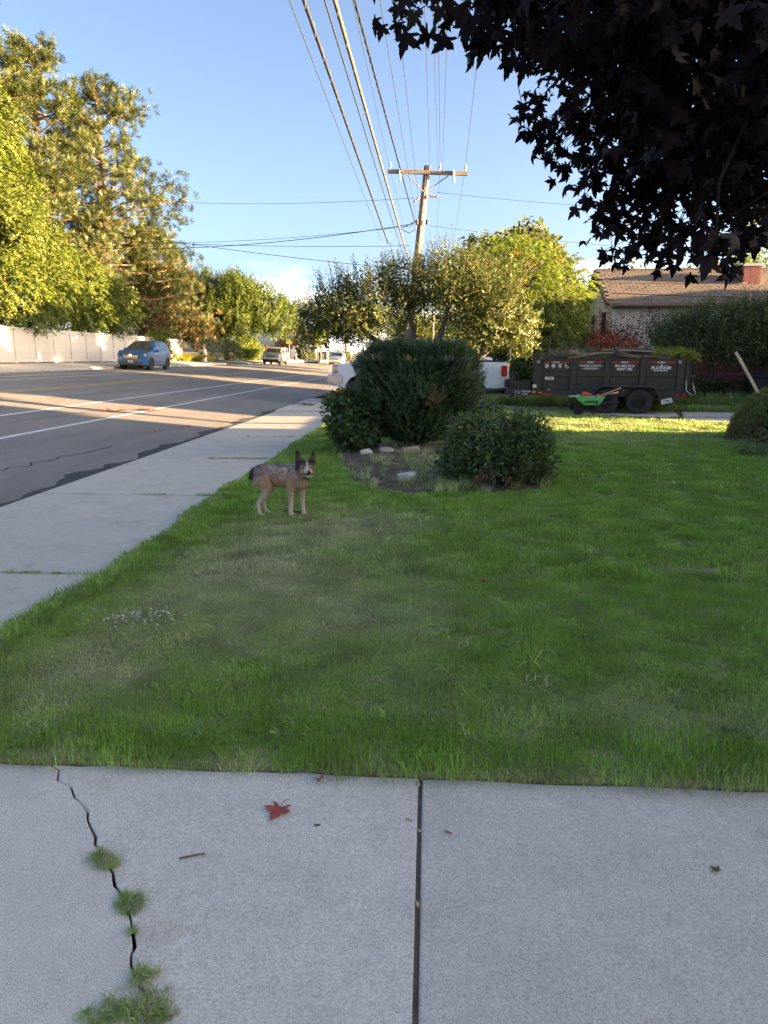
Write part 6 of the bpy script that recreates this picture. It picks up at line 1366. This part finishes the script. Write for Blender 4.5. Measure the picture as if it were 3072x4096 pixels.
HC = Vector((.318, -.085, .503))
d.ell(HC, (.080, .078, .070), 18, 12).ell(HC + Vector((-.045, -.02, -.035)), (.045, .05, .045), 12, 8).ell(HC + Vector((.045, -.02, -.035)), (.045, .05, .045), 12, 8)
d.tube([HC + Vector((.004, -.045, -.012)), HC + Vector((.012, -.095, -.028)), HC + Vector((.018, -.128, -.038))], [.050, .038, .028], 14)
d.tube([HC + Vector((.004, -.03, -.055)), HC + Vector((.014, -.085, -.072)), HC + Vector((.018, -.108, -.078))], [.04, .026, .018], 12)
for bx, tx in ((-.055, -.085), (.058, .078)):          # upright ears
    b = HC + Vector((bx, .01, .045)); tp = HC + Vector((tx, -.002, .168))
    for k in range(6):
        t = k / 5; p = b.lerp(tp, t); r = .042 * (1 - t) ** .8 + .007
        d.ell(p, (r, .014 * (1 - .4 * t), .022), 10, 6)
d.tube([(-.20, .0, .475), (-.232, 0, .45), (-.242, .0, .41), (-.23, 0, .375)], [.04, .03, .024, .012], 10)
me = remeshed(d, .0065, 5)
nv = len(me.vertices); co = np.empty(nv * 3, np.float32); me.vertices.foreach_get('co', co); co = co.reshape(-1, 3).astype(float)
no = np.empty(nv * 3, np.float32); me.vertices.foreach_get('normal', no); no = no.reshape(-1, 3).astype(float)
def dog_col(p, nn, rs):
    x, y, z = p[:, 0], p[:, 1], p[:, 2]; n = len(p)
    sm = lambda a, b, v: np.clip((v - a) / (b - a), 0, 1)
    fn = np.sin(x * 61 + np.sin(z * 47) * 2) * np.sin(z * 73 + x * 31) + .9 * np.sin(x * 105 + y * 90 + 2 * np.sin(z * 60)) * np.sin(z * 115 + 3 * np.sin(x * 40))
    spk = rs.normal(size=n) * .5 + fn * .55
    mixc = lambda a, b, t: a + (b - a) * t[:, None]
    tan = np.array([.56, .39, .27]); lt = np.array([.62, .50, .385]); grey = np.array([.44, .415, .41]); dark = np.array([.075, .062, .058]); white = np.array([.62, .60, .57])
    c = np.tile(tan, (n, 1))
    c = mixc(c, grey, sm(.40, .50, z) * .85); c = mixc(c, dark, np.clip(sm(.33, .47, z) * sm(-.1, .6, spk) * .72, 0, 1)); c = mixc(c, np.array([.60, .57, .55]), np.clip(sm(.43, .52, z) * sm(.0, -.6, spk) * .5, 0, 1)); c = mixc(c, tan * .62, np.clip(sm(.45, .30, z) * sm(.1, .7, spk) * .7, 0, 1))
    c = mixc(c, np.array([.24, .16, .12]), sm(.36, .46, z) * sm(-.02, -.12, x) * .55)
    c = mixc(c, lt, sm(.24, .14, z)); c = mixc(c, lt, sm(.345, .30, z) * sm(.12, .02, x) * .6)
    c = mixc(c, dark, sm(-.205, -.225, x) * sm(.36, .40, z)); c = mixc(c, lt * 1.1, sm(-.19, -.225, x) * sm(.37, .33, z))
    h = (np.linalg.norm((p - np.array(HC)) / np.array([.105, .15, .16]), axis=1) < 1) & (y < .0) & (z > .41) | ((z > .565) & (x > .2)); hx, hy, hz = x - HC.x, y - HC.y, z - HC.z
    nk = sm(.11, .16, x - .1 * (y < -.02)) * sm(.34, .40, z) * (x > .24) * (z < .47); c = mixc(c, np.array([.12, .085, .075]), np.clip(nk, 0, 1) * .6)
    f = np.tile(np.array([.34, .21, .12]), (n, 1))
    f = mixc(f, dark * .8, np.clip(sm(.012, .032, hz) + sm(.055, .075, np.abs(hx)) * sm(-.05, -.0, hz) + sm(-.03, .0, hy), 0, 1))
    f = mixc(f, np.array([.40, .26, .15]), np.exp(-((np.abs(hx - .004) - .036) / .02) ** 2 - ((hz - .022) / .012) ** 2) * .9)
    f = mixc(f, white, np.exp(-((hx - .006) / .009) ** 2) * sm(-.02, .0, hz)); f = mixc(f, white, sm(-.075, -.10, hy) * sm(.018, .03, np.abs(hx - .016)) * .8); f = mixc(f, white * .9, sm(-.02, -.045, hz) * sm(-.05, -.09, hy) * .7)
    f = mixc(f, dark * .6, sm(.055, .07, hz)); inner = sm(.0, -.4, nn[:, 1]) * sm(.07, .085, hz) * sm(.142, .12, hz); f = mixc(f, np.array([.17, .10, .085]), inner * .8)
    c[h] = f[h]
    mouth = h & (np.abs(hz + .052 + .25 * (np.abs(hx - .012)) * -1) < .006) & (hy < -.07) & (np.abs(hx - .012) < .036); c[mouth] = np.array([.015, .01, .01])
    return np.clip(c, .004, .8)
rs = np.random.default_rng(4); colr = dog_col(co, no, rs)
at = me.attributes.new('Col', 'FLOAT_COLOR', 'POINT'); at.data.foreach_set('color', np.c_[colr, np.ones(nv)].astype(np.float32).reshape(-1))
me.polygons.foreach_set('use_smooth', [True] * len(me.polygons))
m, t_, b_ = _nodes('dog coat'); a_ = t_.nodes.new('ShaderNodeAttribute'); a_.attribute_name = 'Col'; t_.links.new(a_.outputs['Color'], b_.inputs['Base Color']); b_.inputs['Roughness'].default_value = .85; b_.inputs['Specular IOR Level'].default_value = .2; M['dog_coat'] = m
link('body', me, dog, 'dog_coat')
k = rng.integers(0, nv, 26000); k = k[~((co[k, 1] < HC.y - .06) & (co[k, 2] > .40))]; p = co[k]; nn = no[k]
back = np.tile(np.array([-1.0, 0, -.55]), (len(k), 1)); back[p[:, 2] < .25] = np.array([-.1, 0, -1.0]); hd = (p[:, 0] > .24) & (p[:, 2] > .42); back[hd] = np.array([-.2, .6, -.6])
dd = unit(back - nn * (back * nn).sum(1, keepdims=True) + nn * .38 + rvec(len(k)) * .18); ln = .013 + .012 * (p[:, 2] > .3) * (~hd); ln[(p[:, 0] < -.17) & (p[:, 2] < .42) & (p[:, 2] > .22)] = .034; ln[hd] = .009; ln[p[:, 2] < .15] = .007
fm = leaf_mesh('fur', p, dd, nn + rvec(len(k)) * .2, ln, .0032, rng.random(len(k)), fold=.05)
cc = dog_col(p, nn, rs) * rng.uniform(.6, 1.4, (len(k), 1)); at = fm.attributes.new('Col', 'FLOAT_COLOR', 'POINT'); at.data.foreach_set('color', np.repeat(np.c_[np.clip(cc, 0, 1), np.ones(len(k))], 4, axis=0).astype(np.float32).reshape(-1))
link('fur', fm, dog, 'dog_coat')
M['dog_nose'] = pm('wet black nose', (.008, .007, .007), rough=.25, coat=.4); M['dog_eye'] = pm('brown eye', (.05, .022, .01), rough=.06, coat=.8); M['dog_tongue'] = pm('pink tongue', (.42, .16, .15), rough=.4); M['dog_teeth'] = pm('teeth', (.6, .56, .48), rough=.35)
MB().ell(HC + Vector((.0195, -.150, -.030)), (.021, .014, .016), 14, 9).build('nose', 'dog_nose', dog, smooth=True)
for ex in (-.032, .040): 
    e = MB().ell(HC + Vector((ex, -.0725, .010)), (.0125, .0105, .011), 12, 8).build('eye', 'dog_eye', dog, smooth=True)
    MB().ell(HC + Vector((ex, -.082, .010)), (.0062, .0025, .0052), 8, 6).build('pupil', 'dog_nose', e, smooth=True)
MB().ell(HC + Vector((.018, -.110, -.064)), (.018, .018, .007), 12, 6).build('tongue', 'dog_tongue', dog, smooth=True)
MB().tube([HC + Vector((-.012, -.105, -.068)), HC + Vector((.005, -.124, -.074)), HC + Vector((.018, -.128, -.076)), HC + Vector((.032, -.122, -.073)), HC + Vector((.044, -.102, -.066))], .0035, 6).build('lower_teeth', 'dog_teeth', dog)
MB().tube([HC + Vector((-.026, -.085, -.050)), HC + Vector((-.006, -.13, -.064)), HC + Vector((.018, -.146, -.060)), HC + Vector((.040, -.127, -.062)), HC + Vector((.054, -.092, -.051))], .0026, 6).build('lip', 'dog_nose', dog)
cd = MB().tube([(-1.52, 7.36, .05), (-1.45, 7.30, .055), (-1.38, 7.27, .06), (-1.30, 7.26, .05)], .007, 6).build('cord', 'dark_plastic', None, smooth=True); tag(cd, 'short dark cord lying in the grass between the dog legs', 'cord')

# ================================================================== PURPLE MAPLE OVERHEAD
M['lf_maple'] = leafm('purple maple leaf', (.005, .003, .004), (.017, .009, .010), .06, rough=.6, spec=.12, tcol=(1.3, .7, .6)); M['lf_maple_pale'] = leafm('greyed maple leaf underside', (.02, .016, .018), (.05, .04, .043), .1, rough=.7, spec=.15)
LP = [(0, 0), (.12, -.04), (.28, -.14), (.46, -.12), (.36, -.02), (.24, .08), (.42, .12), (.52, .22), (.68, .38), (.50, .38), (.42, .46), (.21, .40), (.25, .58), (.16, .62), (.12, .78), (0, 1.0)]
LP = LP + [(-x, y) for x, y in reversed(LP[1:-1])]
def maple_arrays(N, base, dr, nr, size, curl):
    lp = np.array(LP); K = len(lp); dr = unit(dr); sd_ = unit(np.cross(dr, nr)); up = np.cross(sd_, dr)
    X, Y = lp[:, 0][None, :], lp[:, 1][None, :]; cz = -curl[:, None] * (X ** 2 * 1.3 + (Y - .4) ** 2 * .8) + .10 * np.abs(X)
    V = base[:, None, :] + size[:, None, None] * (sd_[:, None, :] * X[..., None] + dr[:, None, :] * Y[..., None] + up[:, None, :] * cz[..., None])
    return V, K
mp_ = thing('maple_tree', 'purple-leaved maple overhanging the lawn, almost black against the sky', 'tree', (4.7, 5.4, 0))
O = np.array([4.7, 5.4, 0])
bl = [((1.25, 4.3, 3.75), (1.15, 1.0, .55), 2300), ((1.72, 4.9, 3.32), (1.2, 1.4, .78), 3600), ((1.6, 4.8, 2.60), (.70, 1.0, .45), 560), ((2.75, 5.3, 3.2), (.85, 1.3, .65), 1700), ((.68, 3.4, 3.12), (1.0, .55, .19), 340), ((1.2, 5.2, 4.4), (1.5, 1.2, .6), 700), ((1.25, 3.7, 3.0), (.65, .6, .5), 480), ((1.7, 3.9, 2.68), (.6, .6, .38), 280), ((1.22, 3.3, 2.12), (.16, .2, .14), 12), ((1.52, 3.4, 2.22), (.14, .2, .14), 12), ((2.3, 4.4, 2.4), (.5, .7, .22), 60), ((3.2, 4.6, 4.2), (1.3, 1.6, 1.0), 700)]
Ps, Ds = [], []
for c_, r_, n in bl:
    p, dd = ellip_pts(n, c_, r_, .25); Ps.append(p); Ds.append(dd)
P = np.vstack(Ps); Dv = np.vstack(Ds); keep = (P[:, 1] > 2.7); P, Dv = P[keep], Dv[keep]; N = len(P)
dr = unit(Dv * .5 + rvec(N) * .55 + np.array([-.15, -.1, -.85])); nr = unit(rvec(N) * 1.3 + np.array([-.2, -.7, .5])); sz = rng.uniform(.05, .098, N) * np.where(P[:, 1] < 3.8, 1.2, 1.0); cu = rng.uniform(.1, 1.1, N); va = np.clip(rng.normal(.4, .25, N), 0, 1)
V, K = maple_arrays(N, P, dr, nr, sz, cu)
# the ones that show largest are leaves of their own, the rest one mass
dist = np.linalg.norm(P - np.array([0, 0, 1.65]), axis=1); inview = (P[:, 0] < .47 * P[:, 1]) & (P[:, 2] < 1.65 + .44 * P[:, 1]); order = np.argsort(np.where(inview, dist / sz, 1e9))[:295]; big = np.zeros(N, bool); big[order] = True
def poly_mesh(name, V, var):
    n, K = V.shape[:2]; me = bpy.data.meshes.new(name); me.vertices.add(n * K); me.vertices.foreach_set('co', V.reshape(-1).astype(np.float32)); me.loops.add(n * K); me.loops.foreach_set('vertex_index', np.arange(n * K, dtype=np.int32)); me.polygons.add(n)
    me.polygons.foreach_set('loop_start', np.arange(0, n * K, K, dtype=np.int32)); me.polygons.foreach_set('loop_total', np.full(n, K, dtype=np.int32)); a = me.attributes.new('var', 'FLOAT', 'POINT'); a.data.foreach_set('value', np.repeat(var, K).astype(np.float32)); me.update(calc_edges=True); return me
mcr_ = link('crown', poly_mesh('crown', V[~big] - O, va[~big]), mp_, 'lf_maple'); mcr_['kind'] = 'stuff'
for i in np.where(big)[0]:
    o = link('leaf', poly_mesh('leaf', (V[i:i + 1] - P[i]), va[i:i + 1]), mp_, 'lf_maple_pale' if rng.random() < .07 else 'lf_maple'); o.location = P[i] - O
sk = skeleton([([(0, 0, -.2), (-.1, 0, 1.4), (-.5, 0, 2.6), (-1.0, -.2, 3.6), (-1.6, -.4, 4.4)], .2, .02), ([(-.1, 0, 1.8), (-1.2, -.3, 2.9), (-2.2, -.7, 3.5), (-3.2, -1.4, 3.7)], .06, .008)], [np.array(b[0]) - O for b in bl], .022, .005, sub=0)
for i in range(0, N, 9): q = Vector(P[i] - O); sk.tube([q, q + Vector((rng.normal(.12, .1), rng.normal(.05, .1), .16))], [.0016, .003], 4, caps=False)
M['bark_dark'] = pm('dark maple bark', (.008, .007, .007), (.02, .017, .016), 9, .95, spec=.1, bump=.6, bscale=16)
sk.build('trunk', 'bark_dark', mp_, smooth=True)

# ================================================================== LITTER AND SMALL PLANTS
M['lf_fallen_red'] = pm('fallen red leaf', (.24, .035, .02), (.34, .07, .035), 30, .6); M['lf_fallen_brown'] = pm('fallen brown leaf', (.17, .09, .055), (.27, .16, .10), 30, .7); M['lf_fallen_tan'] = pm('fallen tan leaf', (.36, .26, .16), (.45, .34, .22), 30, .7); M['bright_red'] = pm('bright red leaf', (.45, .03, .02), (.5, .06, .03), 30, .55)
def fallen(label, loc, size, mat, rz, tilt=(0, 0), curl=.3, xs=1.0, stem=True):
    V, K = maple_arrays(1, np.zeros((1, 3)), np.array([[0, 1., 0]]), np.array([[0, 0, 1.]]), np.array([size]), np.array([-curl])); v = V[0] * np.array([xs, 1, 1])
    mb = MB(); n = len(v); mb.add(list(v) + list(v - np.array([0, 0, .0012])), [tuple(range(n)), tuple(reversed(range(n, 2 * n)))] + [(i, (i + 1) % n, (i + 1) % n + n, i + n) for i in range(n)])
    o = mb.build('fallen_leaf', mat); o.location = loc; o.rotation_euler = (tilt[0], tilt[1], rz); tag(o, label, 'leaf')
    if stem: MB().tube([(0, 0, .0), (.004, -size * .3, .008), (-.006, -size * .6, .004)], .0012, 5).build('stalk', mat, o)
    return o
fallen('dark red maple leaf lying alone on the driveway', (-.53, 2.33, .006), .085, 'lf_fallen_red', R(165), curl=.25)
fallen('bright red leaf caught upright in the grass edge', (.03, 2.60, .02), .055, 'bright_red', R(150), (R(55), R(20)), xs=.7)
fallen('curled brown leaf hanging from the grass edge', (-.40, 2.52, .012), .05, 'lf_fallen_brown', R(170), (R(10), R(50)), .6, .5)
for i, (x, y, rz, m, lb) in enumerate(((.10, 2.57, 20, 'lf_fallen_tan', 'narrow tan leaf at the grass edge beside the bright red leaf'), (.155, 2.575, 100, 'lf_fallen_brown', 'brown curled leaf at the grass edge past the tan leaf'), (-.40, 2.585, 80, 'lf_fallen_brown', 'flat brown leaf at the grass edge'), (-.55, 2.59, 60, 'lf_fallen_red', 'reddish leaf scrap in the grass edge'), (.50, 2.6, 30, 'lf_fallen_brown', 'dark brown leaf in the grass edge beyond the joint'), (.78, 2.58, 70, 'lf_fallen_brown', 'curled brown leaf far along the grass edge'))):
    fallen(lb, (x, y, .012), .04, m, R(rz), (R(18), R(15)), .5, .55, False)
def twig(label, a, b, r=.003, mat='twig'):
    mb = MB(); limb(mb, a, b, r, r * .7, .03, 4, 6); o = mb.build('fallen_twig', mat); tag(o, label, 'twig')
twig('straight dark twig lying alone on the driveway', (-.815, 2.037, .006), (-.735, 2.063, .007), .0035)
twig('forked pale twig at the grass edge', (1.02, 2.53, .006), (1.13, 2.58, .02), .003, 'lf_fallen_tan'); twig('short twig at the grass edge by the forked one', (1.03, 2.56, .006), (1.03, 2.50, .006), .003, 'lf_fallen_tan')
def bit(label, x, y, d, mat, rz=0, nm='seed_husk'):
    o = MB().ell((0, 0, d[2] * .5), (d[0] / 2, d[1] / 2, d[2] / 2), 10, 6).build(nm, mat, None, smooth=True); o.location = (x, y, .001); o.rotation_euler = (0, 0, rz); tag(o, label, 'debris', 'small debris on the driveway'); return o
bit('pale pebble beside the dark red leaf', -.47, 2.35, (.016, .013, .01), 'trim_white', nm='pebble'); bit('dark curled husk below the dark red leaf', -.38, 2.24, (.028, .008, .008), 'twig', .2); bit('reddish husk right of the joint', .09, 2.23, (.034, .009, .008), 'lf_fallen_brown', -.4); bit('tan bark scrap left of the joint', -.05, 2.29, (.032, .010, .008), 'lf_fallen_tan', -.5, 'bark_scrap'); bit('white pebble near the grass edge right of the joint', .26, 2.40, (.022, .012, .01), 'trim_white', 0, 'pebble'); bit('tan crumb lodged in the joint', -.012, 2.23, (.012, .012, .01), 'lf_fallen_tan', 0, 'pebble')
bit('pinkish leaf scrap standing in the joint', -.013, 1.88, (.010, .022, .014), 'lf_fallen_tan', .2, 'leaf_scrap'); bit('brown husk in the joint mouth', -.02, 2.515, (.012, .04, .01), 'lf_fallen_tan', .1)
gy = fallen('tiny yellow-green leaf on the driveway, far right of the joint', (.97, 2.09, .004), .03, 'lf_lily', R(40), (0, 0), .2, 1, False)
# white sealant in the upper crack, dirt in the joint
MB().tube([(x + .004, y, -.007) for x, y in CR[1:4]], .0035, 6).tube([(x + .003, y, -.007) for x, y in CR[4:7]], .0035, 6).build('sealant', 'trim_white', dw_)
M['dirt'] = pm('joint dirt', (.10, .085, .07), (.19, .165, .14), 40, .95, world=True)
MB().box((-.013, .0, -.05), (.022, 5.1, .07)).build('joint_filler', 'dirt', dw_)
# broad-leaved weeds in the lawn
def weed(label, x, y, n, ln, mat='lf_plume', h=.05):
    t = thing('broadleaf_weed', label, 'weed', (x, y, .035)); a = np.linspace(0, 6.28, n, endpoint=False) + rng.normal(0, .3, n); dd = np.stack([np.cos(a), np.sin(a), rng.uniform(.5, 1.6, n)], 1); ln = ln * .7
    leaves('leaves', [(np.stack([np.cos(a) * .01, np.sin(a) * .01, np.full(n, h * .4)], 1), dd, np.tile(np.array([0, 0, 1.]), (n, 1)), ln * rng.uniform(.7, 1.2, n), np.full(n, ln * .36), np.clip(rng.normal(.65, .2, n), 0, 1))], 'lf_weed', t, fold=.25)
    return t
M['lf_weed'] = leafm('weed leaf', (.08, .16, .03), (.20, .30, .07), .3)
for lb, x, y, n, l in (('dandelion rosette near the driveway edge', -1.0, 2.75, 9, .10), ('yellowish broadleaf weed near the driveway edge', -.17, 2.92, 8, .09), ('flat clover patch beneath the maple', .45, 3.78, 16, .06), ('second clover patch beneath the maple', .72, 3.68, 14, .06), ('lone broad weed on the lush lawn', 1.9, 4.1, 8, .06), ('dandelion rosette by the dark grass', -.62, 2.74, 9, .09), ('small broadleaf weed in the dry grass', .15, 3.85, 8, .05), ('broadleaf weed before the joint', .32, 3.25, 9, .07), ('pale weed sprouting from the shrub bed', -.86, 10.0, 7, .12)):
    weed(lb, x, y, n, l)
cv = MB().cyl((0, 0, 0), (0, 0, .012), .07, n=24).build('valve_cover', 'cladding', None); cv.location = (-.57, 6.77, .032); tag(cv, 'round grey valve cover sunk in the lawn', 'cover')
bp_ = MB()
for i in range(70): bp_.box((-1.85 + rng.normal(0, .13), 4.2 + rng.normal(0, .08), .036), (rng.uniform(.008, .022), rng.uniform(.006, .016), .008), (rng.normal(0, .3), rng.normal(0, .3), rng.random() * 3))
o = bp_.build('stone_chips', 'stone', None); tag(o, 'pale stone chips on a bare lawn patch', kind='stuff')
for lb, x, y in (('whitish dead leaf behind the dog', -1.0, 7.35), ('brown dead leaf before the shrub bed', -.48, 7.5), ('red leaf scrap on the lush lawn', .42, 4.9), ('grey dead leaf under the clover', .12, 3.98)):
    fallen(lb, (x, y, .075), .06, 'lf_fallen_tan' if 'red' not in lb else 'lf_fallen_red', R(rng.uniform(0, 360)), (.3, .2), .4, .8, False)
for lb, x, y, L in (('dry grass wisp lying on the street beside the bike lane', -8.3, 18.1, .35), ('dark leafy twig lying on the street beside the lane line', -7.75, 19.1, .3)):
    t = thing('street_debris', lb, 'debris', (x, y, zroad(x) + .01)); n = 26; p = np.stack([rng.uniform(-L, L, n), rng.normal(0, .05, n), rng.uniform(0, .03, n)], 1); leaves('stalks', [clump_shoot(p, np.stack([np.ones(n), rng.normal(0, .3, n), rng.normal(0, .1, n)], 1), 6, .2, .1, .02, .5, 1)], 'lf_dead', t)
t = thing('street_debris', 'dark leafy cutting lying at the gutter near the pickup', 'debris', (-4.35, 24.3, .06)); n = 40; p = np.stack([rng.uniform(-.4, .4, n), rng.normal(0, .15, n), rng.uniform(0, .06, n)], 1); leaves('stalks', [clump_shoot(p, np.stack([np.ones(n), rng.normal(0, .4, n), rng.normal(0, .2, n)], 1), 8, .2, .07, .02, .7, 1)], 'lf_yew', t)
